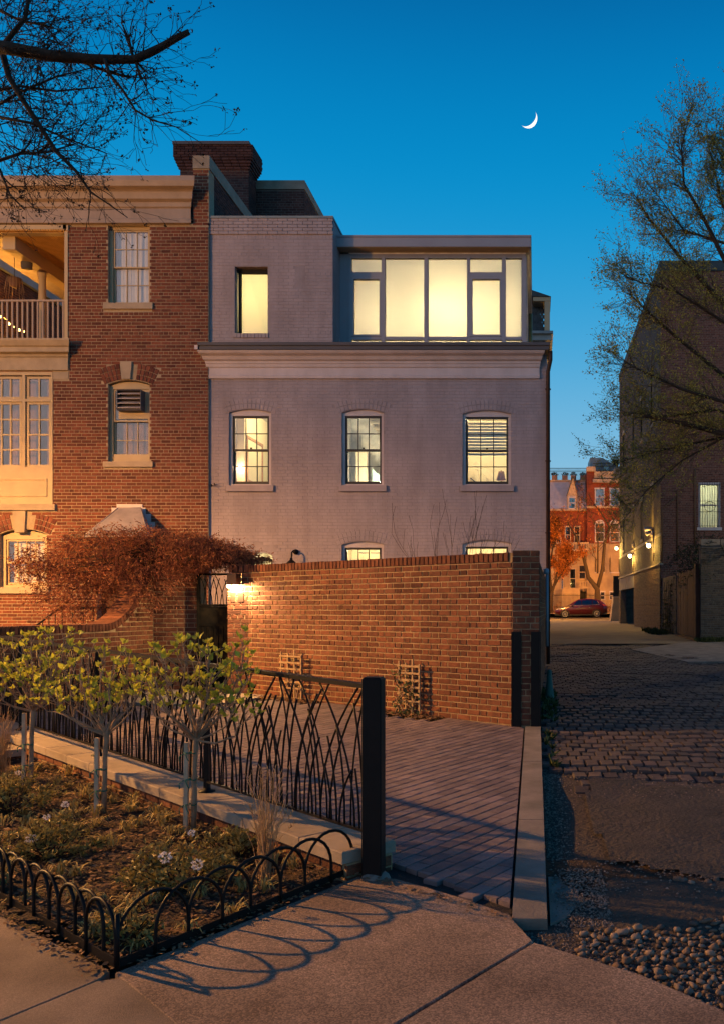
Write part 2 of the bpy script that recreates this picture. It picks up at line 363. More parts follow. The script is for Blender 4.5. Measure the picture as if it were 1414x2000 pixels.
def brick_mesh(l, h, dep, m, key, cache={}):
    k = (round(l, 3), round(h, 3), round(dep, 3), key)
    if k not in cache:
        me = bpy.data.meshes.new('brick'); me.from_pydata(brick_verts(l, h, dep), [], BF); me.materials.append(m); cache[k] = me
    return cache[k]
def bricks(parent, fr, u0, u1, v0, v1, course=.0695, blen=.21, joint=.011, proud=.008, m='brick_red', ops=(), bond='common', top=None, score=None, nind=300, seed=1, stuff='brickwork', jit=.002, skip=None):
    rg = random.Random(seed); out = []; i = 0; v = v0
    while v + course * .6 <= v1:
        vb = min(v + course - joint, v1)
        if bond == 'flemish':
            pat = [blen, blen / 2 + .003]; off = (i % 2) * (blen * .75)
        elif bond == 'common' and i % 6 == 5: pat = [blen / 2]; off = blen / 4
        else: pat = [blen]; off = (i % 2) * blen / 2
        u = u0 - off; k = 0
        while u < u1:
            ln = pat[k % len(pat)]; a, b = u, u + ln - joint; u += ln; k += 1
            segs = [(max(a, u0), min(b, u1))]
            for o in ops:
                if o[2] < v + course * .5 < o[3]:
                    ns = []
                    for s, e in segs:
                        if e <= o[0] or s >= o[1]: ns.append((s, e))
                        else:
                            if s < o[0]: ns.append((s, o[0] - .004))
                            if e > o[1]: ns.append((o[1] + .004, e))
                    segs = ns
            for s, e in segs:
                if e - s < .03: continue
                if top and vb > top((s + e) / 2): continue
                if skip and skip((s + e) / 2, v): continue
                out.append((s, e, v, vb))
        v += course; i += 1
    if score: out.sort(key=lambda t: (-(t[1] - t[0] > .06), score((t[0] + t[1]) / 2, (t[2] + t[3]) / 2)))
    else: nind = 0
    mb = MB(); mm = M[m]
    for j, (s, e, a, b) in enumerate(out):
        dep = proud + rg.uniform(-jit, jit)
        c = fr.p((s + e) / 2, (a + b) / 2, 0)
        if j < nind:
            inst('brick', brick_mesh(e - s, b - a, dep, mm, m), parent, c, (rg.uniform(-.004, .004), rg.uniform(-.006, .006), fr.a + rg.uniform(-.004, .004)))
        else:
            mb.add([c + fr.U * x - fr.N * y + Z * z for x, y, z in brick_verts(e - s, b - a, dep)], BF)
    if mb.v: mb.build(stuff, mm, parent, kind='stuff')
def arch_pts(u0, u1, v, rise, n=12):
    w = (u1 - u0) / 2; r = (w * w + rise * rise) / (2 * rise); cu = (u0 + u1) / 2; cv = v + rise - r; a0 = math.asin(min(1, w / r))
    return [(cu + r * math.sin(-a0 + 2 * a0 * i / n), cv + r * math.cos(-a0 + 2 * a0 * i / n)) for i in range(n + 1)], (cu, cv, r, a0)
def spandrel(mb, fr, u0, u1, v, rise, vt, n0, n1):
    pts, _ = arch_pts(u0, u1, v, rise)
    for (ua, va), (ub, vb) in zip(pts, pts[1:]):
        P = fr.p
        mb.hexa([P(ua, va, n1), P(ub, vb, n1), P(ub, vb, n0), P(ua, va, n0), P(ua, vt, n1), P(ub, vt, n1), P(ub, vt, n0), P(ua, vt, n0)])
def headfill(mb, fr, u0, u1, v, rise, n0, n1):
    pts, _ = arch_pts(u0, u1, v, rise)
    mb.prism([fr.p(a, b, n1) for a, b in [(u0, v - .002)] + pts + [(u1, v - .002)]], fr.N * (n0 - n1))
def voussoirs(parent, fr, u0, u1, v, rise, m, rings=3, th=.115, n=None, key=None, skip=None, proud=.008):
    """arch of radial bricks"""
    pts, (cu, cv, r, a0) = arch_pts(u0, u1, v, rise); tot = rings * th
    n = n or int(2 * a0 * (r + tot / 2) / .072); mm = M[m]
    ext = a0 + .06
    for k in range(n):
        a = -ext + 2 * ext * (k + .5) / n
        if key and abs(a) < key: continue
        for q in range(rings):
            rr = r + .012 + th * (q + .5); w = 2 * ext * rr / n - .011
            p = fr.p(cu + rr * math.sin(a), cv + rr * math.cos(a), 0)
            o = inst('brick', brick_mesh(round(w, 3), th - .011, proud, mm, m), parent, p)
            o.matrix_basis = Matrix.Translation(p - wl(parent)) @ Matrix.Rotation(fr.a, 4, 'Z') @ Matrix.Rotation(a, 4, 'Y')
def sash(mb_frame, fr, u0, u1, v0, v1, cols, rows, n, w=.045, mw=.018, th=.035, wb=None):
    mb_frame.fbox(fr, u0, u0 + w, v0, v1, n - th, n); mb_frame.fbox(fr, u1 - w, u1, v0, v1, n - th, n)
    wb = wb or w
    mb_frame.fbox(fr, u0 + w, u1 - w, v0, v0 + wb, n - th, n - .001); mb_frame.fbox(fr, u0 + w, u1 - w, v1 - w, v1, n - th, n - .001)
    a0, a1, b0, b1 = u0 + w, u1 - w, v0 + wb, v1 - w
    for i in range(1, cols):
        u = a0 + (a1 - a0) * i / cols; mb_frame.fbox(fr, u - mw / 2, u + mw / 2, b0, b1, n - th + .006, n - .004)
    for i in range(1, rows):
        v = b0 + (b1 - b0) * i / rows; mb_frame.fbox(fr, a0, a1, v - mw / 2, v + mw / 2, n - th + .008, n - .006)
    return [(a0 + (a1 - a0) * i / cols, a0 + (a1 - a0) * (i + 1) / cols, b0 + (b1 - b0) * j / rows, b0 + (b1 - b0) * (j + 1) / rows) for i in range(cols) for j in range(rows)]
def panes(win, fr, rects, n, m='glass'):
    for a, b, c, d in rects:
        one('pane', win, M[m], lambda q: q.fbox(fr, a + .004, b - .004, c + .004, d - .004, n - .004, n))
def sash_window(house, fr, u0, u1, v0, v1, n, cas=.07, mc='white_paint', ms='bronze_sash', cols=3, r1=2, r2=2, split=.5, rise=0, glass='glass', th=.12, label=None, sill=None, sm='stone_trim', w=.045):
    """u0..v1 is the masonry opening; casing, two sashes, panes; face at depth n"""
    mb = MB()
    mb.fbox(fr, u0, u0 + cas, v0, v1, n - th, n); mb.fbox(fr, u1 - cas, u1, v0, v1, n - th, n)
    mb.fbox(fr, u0 + cas, u1 - cas, v1 - cas, v1, n - th, n - .002); mb.fbox(fr, u0 + cas, u1 - cas, v0, v0 + cas * .6, n - th, n - .002)
    if rise: headfill(mb, fr, u0, u1, v1 + .002, rise, n - th, n)
    win = mb.build('window', M[mc], house, label=label)
    a0, a1, b0, b1 = u0 + cas + .004, u1 - cas - .004, v0 + cas * .6 + .004, v1 - cas - .004
    vm = b0 + (b1 - b0) * split
    s = MB(); ru = sash(s, fr, a0, a1, vm - .02, b1, cols, r1, n - .025, w); s.build('sash', M[ms], win)
    s = MB(); rl = sash(s, fr, a0, a1, b0, vm + .02, cols, r2, n - .062, w, wb=w * 1.5); s.build('sash', M[ms], win)
    panes(win, fr, ru, n - .042, glass); panes(win, fr, rl, n - .08, glass)
    if sill: one('sill', win, M[sm], lambda q: q.fbox(fr, u0 - sill[0], u1 + sill[0], v0 - sill[1], v0 - .001, n - th, sill[2]))
    return win, (a0, a1, b0, b1)
def ribbed(mb, fr, u0, u1, v0, v1, n, amp=.02, per=.11, seg=4):
    k = max(2, int((u1 - u0) / per * seg)); prev = None; rg = random.Random(int(u0 * 1000)); ph = rg.uniform(0, 6)
    P = []
    for i in range(k + 1):
        u = u0 + (u1 - u0) * i / k; nn = n + amp * math.sin(ph + 2 * math.pi * (u - u0) / per + .6 * math.sin(9 * u)); P.append((u, nn))
    vs_ = [fr.p(u, v, nn) for u, nn in P for v in (v0, v1)]
    mb.add(vs_, [(2 * i, 2 * i + 2, 2 * i + 3, 2 * i + 1) for i in range(k)], True)
def sheet(mb, fr, u0, u1, v0, v1, n): mb.add([fr.p(u0, v0, n), fr.p(u1, v0, n), fr.p(u1, v1, n), fr.p(u0, v1, n)], [(0, 1, 2, 3)])
def room(house, fr, u0, u1, v0, v1, nd, m, nf=-.13):
    """five inner faces of a room behind a window, from depth nf back to nf-nd"""
    t = .05; mb = MB()
    mb.fbox(fr, u0 - t, u1 + t, v0 - t, v1 + t, nf - nd - t, nf - nd)
    mb.fbox(fr, u0 - t, u0, v0, v1, nf - nd, nf); mb.fbox(fr, u1, u1 + t, v0, v1, nf - nd, nf)
    mb.fbox(fr, u0 - t, u1 + t, v1, v1 + t, nf - nd, nf); mb.fbox(fr, u0 - t, u1 + t, v0 - t, v0, nf - nd, nf)
    return mb.build('room_wall', M[m], house)
def profile_run(mb, fr, prof, u0, u1, mit0=0, mit1=0):
    """extrude a cornice profile [(n, v)] along u; mit = outward shift per unit n at each end (1: mitred return)"""
    k = len(prof); vs_ = [fr.p(u0 - mit0 * n, v, n) for n, v in prof] + [fr.p(u1 + mit1 * n, v, n) for n, v in prof]
    fs = [(i, (i + 1) % k, (i + 1) % k + k, i + k) for i in range(k)] + [tuple(range(k))[::-1], tuple(range(k, 2 * k))]
    mb.add(vs_, fs)
def poly_slab(name, mat_, parent, pts, th=.1, dz=0.0, kind=None, bev=.006, **kw):
    """flat slab on the ground from (x, y) points, slightly bevelled top edge"""
    c = Vector((sum(p[0] for p in pts) / len(pts), sum(p[1] for p in pts) / len(pts), 0)); mb = MB(); n = len(pts)
    def ins(p, d): q = Vector((p[0], p[1], 0)); v = (c - q); return q + v.normalized() * d
    lo = [(p[0], p[1], zg(p[1]) + dz - th) for p in pts]; md = [(p[0], p[1], zg(p[1]) + dz - bev) for p in pts]
    tp = []
    for p in pts: q = ins(p, bev); tp.append((q.x, q.y, zg(p[1]) + dz))
    mb.add(lo + md + tp, [tuple(range(2 * n, 3 * n))] + [(i, (i + 1) % n, (i + 1) % n + n, i + n) for i in range(n)] + [(i + n, (i + 1) % n + n, (i + 1) % n + 2 * n, i + 2 * n) for i in range(n)])
    return mb.build(name, mat_, parent, kind=kind, **kw)
def inpoly(x, y, P):
    c = False; j = len(P) - 1
    for i in range(len(P)):
        if (P[i][1] > y) != (P[j][1] > y) and x < (P[j][0] - P[i][0]) * (y - P[i][1]) / (P[j][1] - P[i][1]) + P[i][0]: c = not c
        j = i
    return c
# ================================================================== THE GROUND
g = MB()
ys = [-60, -10, 0, 6, 12, 20, 28, 36, 50, 62, 76, 110, 400, 900]
for a, b in zip(ys, ys[1:]): g.add([(-500, a, zg(a) - .12), (500, a, zg(a) - .12), (500, b, zg(b) - .12), (-500, b, zg(b) - .12)], [(0, 1, 2, 3)])
g.build('ground', M['alley_dirt'], kind='structure')
# fence line / low wall geometry shared by several objects
FD = Vector((-.733, .68, 0)); FN = Vector((.68, .733, 0)); CB = Vector((-.829, 5.335, 0)); CA = CB - FN * .38
def copz(t): return .32 + .022 * t
WD = Vector((-.789, .615, 0)); WR = Vector((-.265, 10.3, 0)); WLEN = 5.185; WE = WR + WD * WLEN   # garden wall
# ---- sidewalk
def xy(p): return (p.x, p.y)
K = lambda px, py: xy(G(px, py))
cor = G(230, 1893)
sw = MB(); sw.add([(-6, -3, zg(-3) - .06), (3, -3, zg(-3) - .06), (3, 5.6, zg(5.6) - .06), (-6, 5.6, zg(5.6) - .06)], [(0, 1, 2, 3)])
side = sw.build('sidewalk', M['soil'], kind='structure')
j1, j2 = G(1040, 1838), G(770, 2000); jd = (j2 - j1)
e1, e2 = G(226, 1900), G(345, 2000); ed = (e2 - e1)
def ex(p, d, k): return (p.x + d.x * k, p.y + d.y * k)
apron = [xy(e1), ex(e1, ed, 1), ex(e1, ed, 1.5), ex(j1, jd, 1.25), ex(j1, jd, 1), xy(j1), K(1005, 1800), K(996, 1787), K(920, 1760), K(833, 1733), K(770, 1716), K(700, 1712), K(560, 1768), K(400, 1832)]
poly_slab('slab', M['aggregate'], side, apron, label='large exposed aggregate apron slab before the driveway')
sh = jd.normalized().cross(Z) * -.018
s2 = [ex(j1 + sh, jd, .02), ex(j1 + sh, jd, 1), ex(j1 + sh, jd, 1.25), (-.9, 2.85), (2.6, .9), (2.6, 3.2), K(1420, 1978), K(1250, 1905)]
poly_slab('slab', M['aggregate'], side, s2, dz=.003, label='exposed aggregate slab beside the river stones')
l1, l2 = G(196, 1911), G(0, 1992); ld = l2 - l1
sg = ed.normalized().cross(Z) * .03
def off(p, s): return (p[0] + s.x, p[1] + s.y)
bl0 = G(0, 1786); bl1 = G(215, 1895); bd = (bl0 - bl1)
s3 = [xy(bl1), ex(l1, ld, .0), ex(l1, ld, 1), ex(l1, ld, 3), ex(bl1, bd, 3.2), xy(bl0)]
poly_slab('slab', M['pavement'], side, s3, dz=-.004, label='smooth concrete pavement slab along the hoop fence')
lj = Vector((-.004, -.016, 0))
s4 = [off(ex(l1, ld, .0), lj), off(ex(e1, ed, .08), lj + sg * -.5), off(ex(e1, ed, 1), sg * -.5), off(ex(e1, ed, 1.5), sg * -.5), (-.95, 2.82), (2.55, .87), (2.55, -1), (-6.5, -1), off(ex(l1, ld, 3), lj), off(ex(l1, ld, 1), lj)]
poly_slab('slab', M['pavement'], side, s4, dz=-.004, label='smooth concrete pavement slab at the lower left corner')
# ---- planting bed soil
bed = [K(226, 1888), K(0, 1764), (-5.2, 6.0), (-7.2, 8.2), (-6.5, 10.0), xy(CA + FD * 7.2), xy(CA), K(715, 1690), K(690, 1706), K(540, 1765), K(400, 1826)]
cb = MB(); nb = 46
xs0, xs1, y0b, y1b = -7.2, -.9, 3.85, 10.0
idx = {}
from mathutils import noise as mn
for i in range(nb + 1):
    for j in range(nb + 1):
        x = xs0 + (xs1 - xs0) * i / nb; y = y0b + (y1b - y0b) * j / nb
        h = .045 * mn.noise(Vector((x * 2.2, y * 2.2, 0))) + .02 * mn.noise(Vector((x * 8, y * 8, 3)))
        idx[i, j] = len(cb.v); cb.v.append((x, y, zg(y) + .0 + h))
for i in range(nb):
    for j in range(nb):
        x = xs0 + (xs1 - xs0) * (i + .5) / nb; y = y0b + (y1b - y0b) * (j + .5) / nb
        if inpoly(x, y, bed): cb.f.append((idx[i, j], idx[i + 1, j], idx[i + 1, j + 1], idx[i, j + 1])); cb.sm.append(True)
soil = cb.build('planting_bed', M['soil'], kind='structure')
def soilz(x, y): return zg(y) + .045 * mn.noise(Vector((x * 2.2, y * 2.2, 0))) + .02 * mn.noise(Vector((x * 8, y * 8, 3)))
inner = [(p[0] + (-2.6 - p[0]) * .02, p[1] + (5.6 - p[1]) * .02) for p in bed]
mu = MB(); dl = MB()
def flake(mb, x, y, z, s, asp=.35):
    a = rnd.uniform(0, 6.28); d = Vector((math.cos(a), math.sin(a), rnd.uniform(-.25, .25))) * s; e = Vector((-math.sin(a), math.cos(a), rnd.uniform(-.5, .5))) * s * asp; p = Vector((x, y, z))
    mb.add([p - d, p + e * .9, p + d, p - e * 1.1], [(0, 1, 2, 3)])
n = 0
while n < 14000:
    x, y = rnd.uniform(-5.6, -.95), rnd.uniform(3.9, 8.8)
    if not inpoly(x, y, inner): continue
    n += 1; flake(mu, x, y, soilz(x, y) + rnd.uniform(.004, .022), rnd.uniform(.008, .028), rnd.uniform(.15, .45))
    if n % 16 == 0: flake(dl, x, y, soilz(x, y) + rnd.uniform(.015, .03), rnd.uniform(.012, .026), rnd.uniform(.4, .7))
mu.build('bark_mulch', M['mulch'], kind='stuff', label='dark shredded bark mulch covering the planting bed', cat='mulch')
for _ in range(650):   # litter along the fence edge and the apron edge
    t = rnd.random(); k = rnd.choice((0, 0, 1, 1, 2))
    if k == 0: p = G(226, 1893) .lerp(G(0, 1762), t) + Vector((rnd.gauss(-.03, .035), rnd.gauss(-.06, .03), 0))
    elif k == 1: p = G(240, 1890).lerp(G(690, 1706), t) + Vector((rnd.gauss(.03, .03), rnd.gauss(.02, .03), 0))
    else: p = G(700, 1712).lerp(G(1000, 1795), t) + Vector((rnd.gauss(0, .02), rnd.gauss(0, .02), 0))
    flake(dl, p.x, p.y, zg(p.y) + rnd.uniform(.006, .02), rnd.uniform(.006, .019), rnd.uniform(.4, .8))
dl.build('fallen_leaves', M['dead_leaf'], kind='stuff', label='brown fallen leaves scattered over bed and kerb', cat='leaves')
# ---- driveway: base sheet and diagonal pavers
drive = [xy(CB + FN * .0), xy(CB + FD * 7.2), (-6.3, 11.2), (-5.9, 14.05), (-4.6, 14.05), xy(WE), xy(WR + Vector((.0, -.01, 0))), (-.135, 10.28), (-.125, 4.62), K(1000, 1786), K(920, 1759), K(833, 1732), K(770, 1715)]
db = MB(); n = len(drive)
bys = [4.4, 6, 8, 10, 12, 14.1]
for a, b in zip(bys, bys[1:]): db.add([(-6.8, a, zg(a) - .028), (-.125, a, zg(a) - .028), (-.125, b, zg(b) - .028), (-6.8, b, zg(b) - .028)], [(0, 1, 2, 3)])
dw = db.build('driveway', M['paver_joint'], kind='structure')
pa = math.atan2(.85, .53); pu = Vector((math.cos(pa), math.sin(pa), 0)); pv = Vector((-math.sin(pa), math.cos(pa), 0)); PL, PW = .215, .108
def drive_skip(x, y):
    q = Vector((x, y, 0)) - WR; d = q.dot(Vector((.615, .789, 0))); t = q.dot(WD)
    return (-.30 < d and (1.0 < t < 2.35 or 3.3 < t < 4.6) and d > -.30)      # planting strips at the wall foot
pl = []; cut = []
for i in range(-60, 170):
    for j in range(-60, 130):
        c = pu * (PL * (i + (j % 2) * .5)) + pv * (PW * j) + Vector((-2.5, 7.5, 0))
        ins_ = [inpoly(*xy(c + pu * a * PL * .49 + pv * b * PW * .49), drive) for a in (-1, 1) for b in (-1, 1)]
        if any(ins_) and not all(ins_) and not drive_skip(c.x, c.y): cut.append(c)
        if all(ins_) and not drive_skip(c.x, c.y) and not (c.y > 11.95 and (c - Vector((-4.9, 12.9, 0))).length < 1.15): pl.append(c)
pl.sort(key=lambda c: c.length + (0 if (c.x > CB.x - .6 or True) else 3))
vis = [c for c in pl if c.x > -1.2 or c.y > 7.0]; hid = [c for c in pl if not (c.x > -1.2 or c.y > 7.0)]
pm = bpy.data.meshes.new('paver'); bvx = brick_verts(PL - .005, PW - .0125, .0, .004)
pm.from_pydata([(x, z, -y) for x, y, z in bvx], [], BF); pm.materials.append(M['paver'])
for v in pm.vertices: v.co.z = v.co.z if v.co.z > -.01 else -.03
rest = MB()
for k, c in enumerate(vis + hid):
    zz = zg(c.y) + rnd.uniform(-.0012, .0012)
    if k < 300: inst('paver', pm, dw, (c.x, c.y, zz), (.0333 * math.cos(pa) + rnd.uniform(-.003, .003), -.0333 * math.sin(pa) + rnd.uniform(-.003, .003), pa + rnd.uniform(-.004, .004)))
    else:
        rest.add([Vector((c.x, c.y, zz)) + pu * v.co.x + pv * v.co.y + Z * (v.co.z + .0333 * (pu.y * v.co.x + pv.y * v.co.y)) for v in pm.vertices], BF)
def clip(poly, a, b):   # keep the left side of a->b
    out = []
    for i in range(len(poly)):
        p, q = poly[i], poly[(i + 1) % len(poly)]
        sp = (b[0] - a[0]) * (p[1] - a[1]) - (b[1] - a[1]) * (p[0] - a[0]); sq = (b[0] - a[0]) * (q[1] - a[1]) - (b[1] - a[1]) * (q[0] - a[0])
        if sp >= 0: out.append(p)
        if (sp >= 0) != (sq >= 0): t = sp / (sp - sq); out.append((p[0] + (q[0] - p[0]) * t, p[1] + (q[1] - p[1]) * t))
    return out
EDG = [((-.135, 4), (-.135, 11)), (K(920, 1759), K(1000, 1786)), (K(833, 1732), K(920, 1759)), (K(770, 1715), K(833, 1732)), (xy(CB + FD * 7.2), xy(CB)), (xy(WR), xy(WE))]
for c in cut:
    poly = [xy(c + pu * a * (PL - .005) / 2 + pv * b * (PW - .0125) / 2) for a, b in ((-1, -1), (1, -1), (1, 1), (-1, 1))]
    for a, b in EDG:
        if poly: poly = clip(poly, a, b)
    if len(poly) < 3: continue
    n_ = len(poly); rest.add([(x, y, zg(y)) for x, y in poly] + [(x, y, zg(y) - .03) for x, y in poly], [tuple(range(n_))] + [(i, i + n_, (i + 1) % n_ + n_, (i + 1) % n_) for i in range(n_)])
rest.build('paver_field', M['paver'], dw, kind='stuff')
land = [(-4.9 + 1.12 * math.cos(a) * 1.0, 12.75 + .95 * math.sin(a)) for a in [R(x) for x in range(0, 360, 24)]]
land = [(-5.85, 13.95), (-5.9, 12.35), (-4.35, 12.0), (-3.95, 12.9), (-4.45, 13.5)]
poly_slab('landing_slab', M['coping'], dw, land, dz=.004, label='pale stone landing in front of the gate')
# ---- kerb
kb = MB()
for a, b in [(4.47, 6.3), (6.312, 8.3), (8.312, 10.26)]:
    xl, xr = -.118, .066
    kb.hexa([(xl, a, zg(a) - .15), (xr, a, zg(a) - .15), (xr, b, zg(b) - .15), (xl, b, zg(b) - .15), (xl, a, zg(a) + .004), (xr - .008, a, zg(a) + .002), (xr - .008, b, zg(b) + .002), (xl, b, zg(b) + .004)])
kb.build('kerb', M['concrete'], kind='structure')
kf = MB(); kf.prism([(.075, 4.52, zg(4.52) - .04), (.15, 4.60, zg(4.6) - .044), (.20, 4.74, zg(4.74) - .05), (.265, 4.83, zg(4.83) - .054), (.235, 4.98, zg(4.98) - .056), (.26, 5.12, zg(5.12) - .06), (.17, 5.19, zg(5.19) - .06), (.13, 5.28, zg(5.28) - .058), (.075, 5.26, zg(5.26) - .052)], (0, 0, -.1)); kf.build('kerb', M['concrete'], kind='structure')
# ---- alley surface
def zal(x, y): return zg(y) - .07 + .035 * mn.noise(Vector((x * .7, y * .7, 5))) + .012 * mn.noise(Vector((x * 2.6, y * 2.6, 9))) + .02 * max(0, min(1, (y - 12) / 6))
al = MB(); nx, ny = 40, 110; ax0, ax1 = .04, 5.6; yy = [4.0 + 30 * (j / ny) ** 1.35 for j in range(ny + 1)]
for j in range(ny + 1):
    for i in range(nx + 1): x = ax0 + (ax1 - ax0) * i / nx; al.v.append((x, yy[j], zal(x, yy[j]) - .018))
for j in range(ny):
    for i in range(nx): a = j * (nx + 1) + i; al.f.append((a, a + 1, a + nx + 2, a + nx + 1)); al.sm.append(True)
alley = al.build('alley', M['alley_dirt'], kind='structure')
# asphalt patch over the old setts
ap = [(.42, 6.35), (.5, 5.5), (1.0, 5.25), (1.6, 5.1), (2.9, 5.0), (2.9, 8.0), (2.2, 7.95), (1.5, 7.6), (1.1, 7.7), (.75, 8.05), (.48, 7.9), (.40, 7.0)]
am = MB(); na = 46; ids = {}
for i in range(na + 1):
    for j in range(na + 1):
        x = .35 + 2.6 * i / na; y = 4.95 + 3.2 * j / na; ids[i, j] = len(am.v); am.v.append((x, y, zal(x, y) + .006 + .008 * mn.noise(Vector((x * 5, y * 5, 1)))))
for i in range(na):
    for j in range(na):
        x = .35 + 2.6 * (i + .5) / na; y = 4.95 + 3.2 * (j + .5) / na
        if inpoly(x + .05 * mn.noise(Vector((x * 9, y * 9, 2))), y + .05 * mn.noise(Vector((x * 9, y * 9, 7))), ap): am.f.append((ids[i, j], ids[i + 1, j], ids[i + 1, j + 1], ids[i, j + 1])); am.sm.append(True)
am.build('asphalt_patch', M['asphalt'], alley, label='worn asphalt patch over the old setts')
# setts
def sett(rg):
    c = .008; a, b = .064, .117
    return [(-a + c, -b + c, .03), (a - c, -b + c, .03), (a - c, b - c, .03), (-a + c, b - c, .03), (-a, -b, .012), (a, -b, .012), (a, b, .012), (-a, b, .012), (-a, -b, -.03), (a, -b, -.03), (a, b, -.03), (-a, b, -.03)]
sm_ = bpy.data.meshes.new('cobblestone'); sm_.from_pydata(sett(rnd), [], BF); sm_.materials.append(M['cobble'])
cs = []; row = 0; y = 7.5
while y < 27:
    x = .12 + (row % 2) * .068 + rnd.uniform(-.01, .01)
    while x < 4.9:
        if not inpoly(x, y + .1, ap) and not (y < 8.2 and x < .35): cs.append((x, y + .02 * math.sin(x * 2.1 + row * .2)))
        x += .136 + rnd.uniform(-.004, .004)
    y += .243; row += 1
cs.sort(key=lambda c: c[1] + (0 if c[0] / c[1] < .215 else 50)); sr = MB()
for k, (x, y) in enumerate(cs):
    z = zal(x, y) - .006 + .012 * mn.noise(Vector((x * 1.7, y * 1.3, 4))) + rnd.uniform(-.006, .004) - .028 * max(0, min(1, (8.35 - y) / .5)); sc = (rnd.uniform(.9, 1.04), rnd.uniform(.9, 1.04), 1); rot = (rnd.uniform(-.05, .05), rnd.uniform(-.05, .05), rnd.uniform(-.06, .06))
    if k < 300: inst('cobblestone', sm_, alley, (x, y, z), rot, sc)
    else:
        ca, sa = math.cos(rot[2]), math.sin(rot[2])
        fl_ = 1 if y < 10.2 else .55
        sr.add([(x + v[0] * 1.04 * sc[0] * ca - v[1] * sa, y + v[0] * sa + v[1] * 1.03 * sc[1] * ca, z - .004 + v[2] * fl_ + (rot[1] * v[0]) * fl_ + .02 * v[1]) for v in sett(rnd)], BF)
sr.build('cobble_field', M['cobble'], alley, kind='stuff')
# concrete far part of the alley and the street beyond
ac = MB()
for a, b in [(27, 31), (31, 36), (36, 50), (50, 66)]: ac.add([(-2, a, zg(a) - .02), (5.6, a, zg(a) - .02), (5.6 + (6 if a > 49 else 0), b, zg(b) - .02), (-2, b, zg(b) - .02)], [(0, 1, 2, 3)])
ac.build('alley_apron', M['alley_concrete'], kind='structure')
st = MB(); st.add([(-60, 66, zg(66) - .01), (60, 66, zg(66) - .01), (60, 80, zg(80) - .01), (-60, 80, zg(80) - .01)], [(0, 1, 2, 3)]); st.build('street', M['asphalt'], kind='structure')
sp_ = MB(); sp_.add([(-60, 80, zg(80) + .08), (60, 80, zg(80) + .6), (60, 96, zg(90) + .7), (-60, 96, zg(90) + .12)], [(0, 1, 2, 3)]); sp_.build('far_pavement', M['far_stone'], kind='structure')
# gravel verge: big river stones one by one, fine gravel as stuff
vg = MB(); vp = [K(1010, 1805), K(1045, 1832), K(1250, 1902), K(1430, 1975), (2.4, 3.6), (2.4, 5.15), (1.0, 5.2), (.45, 5.25), (.1, 4.6)]
c0 = (.8, 4.6)
for i in range(len(vp)):
    a, b = vp[i], vp[(i + 1) % len(vp)]
    vg.add([(c0[0], c0[1], zg(c0[1]) - .045), (a[0], a[1], zg(a[1]) - .055), (b[0], b[1], zg(b[1]) - .055)], [(0, 1, 2)])
verge = vg.build('gravel_verge', M['alley_dirt'], kind='structure')
def rock(mb, c, s, rg):
    """lumpy rounded stone: subdivided octahedron"""
    vs_ = []; n1, n2 = 7, 4; f = (rg.uniform(.8, 1.35), rg.uniform(.7, 1.0), rg.uniform(.45, .7)); ph = rg.uniform(0, 6); an = rg.uniform(0, 3.14)
    for j in range(1, n2):
        th = math.pi * j / n2
        for i in range(n1):
            a = 2 * math.pi * i / n1; r = s * (1 + .16 * math.sin(2 * a + ph) + .1 * math.sin(3 * a + 2 * ph + j))
            x, y, z = r * math.sin(th) * math.cos(a) * f[0], r * math.sin(th) * math.sin(a) * f[1], r * math.cos(th) * f[2]
            vs_.append((c[0] + x * math.cos(an) - y * math.sin(an), c[1] + x * math.sin(an) + y * math.cos(an), c[2] + z))
    t, b = len(vs_), len(vs_) + 1; vs_ += [(c[0], c[1], c[2] + s * f[2]), (c[0], c[1], c[2] - s * f[2])]
    fs = [(j * n1 + i, (j + 1) * n1 + i, (j + 1) * n1 + (i + 1) % n1, j * n1 + (i + 1) % n1) for j in range(n2 - 2) for i in range(n1)]
    fs += [(t, i, (i + 1) % n1) for i in range(n1)] + [(b, (n2 - 2) * n1 + (i + 1) % n1, (n2 - 2) * n1 + i) for i in range(n1)]
    mb.add(vs_, fs, True)
rk = []
for q in range(9): m_ = MB(); rock(m_, (0, 0, 0), 1, random.Random(q)); rk.append(m_.mesh('river_stone', M['stone']))
placed = []; t = 0
while len(placed) < 300 and t < 16000:
    t += 1; px, py = rnd.uniform(1130, 1440), rnd.uniform(1770, 1965)
    line = 1838 + (px - 1040) * .36
    if py > line - 4 or py < 1795 + abs(px - 1260) * .02 - (20 if px > 1340 else 0): continue
    if py < 1815 and rnd.random() < .6: continue
    p = G(px, py); s = rnd.uniform(.009, .026) * (1.25 if rnd.random() < .12 else 1)
    if any((p.x - a) ** 2 + (p.y - b) ** 2 < (s + c) ** 2 * .95 for a, b, c in placed): continue
    placed.append((p.x, p.y, s)); inst('river_stone', rnd.choice(rk), verge, (p.x, p.y, p.z - .048 + s * .45), (rnd.uniform(-.3, .3), rnd.uniform(-.3, .3), rnd.uniform(0, 6)), (s, s, s))
for px, py, s in [(1322, 1700, .035), (1333, 1702, .028), (1349, 1706, .022), (1382, 1704, .03), (1398, 1700, .026), (1390, 1712, .02), (1296, 1815, .03)]:
    p = G(px, py); inst('river_stone', rnd.choice(rk), verge, (p.x, p.y, p.z - .055), (rnd.uniform(-.3, .3), 0, rnd.uniform(0, 6)), (s, s, s))
gm = MB(); gr = random.Random(5)
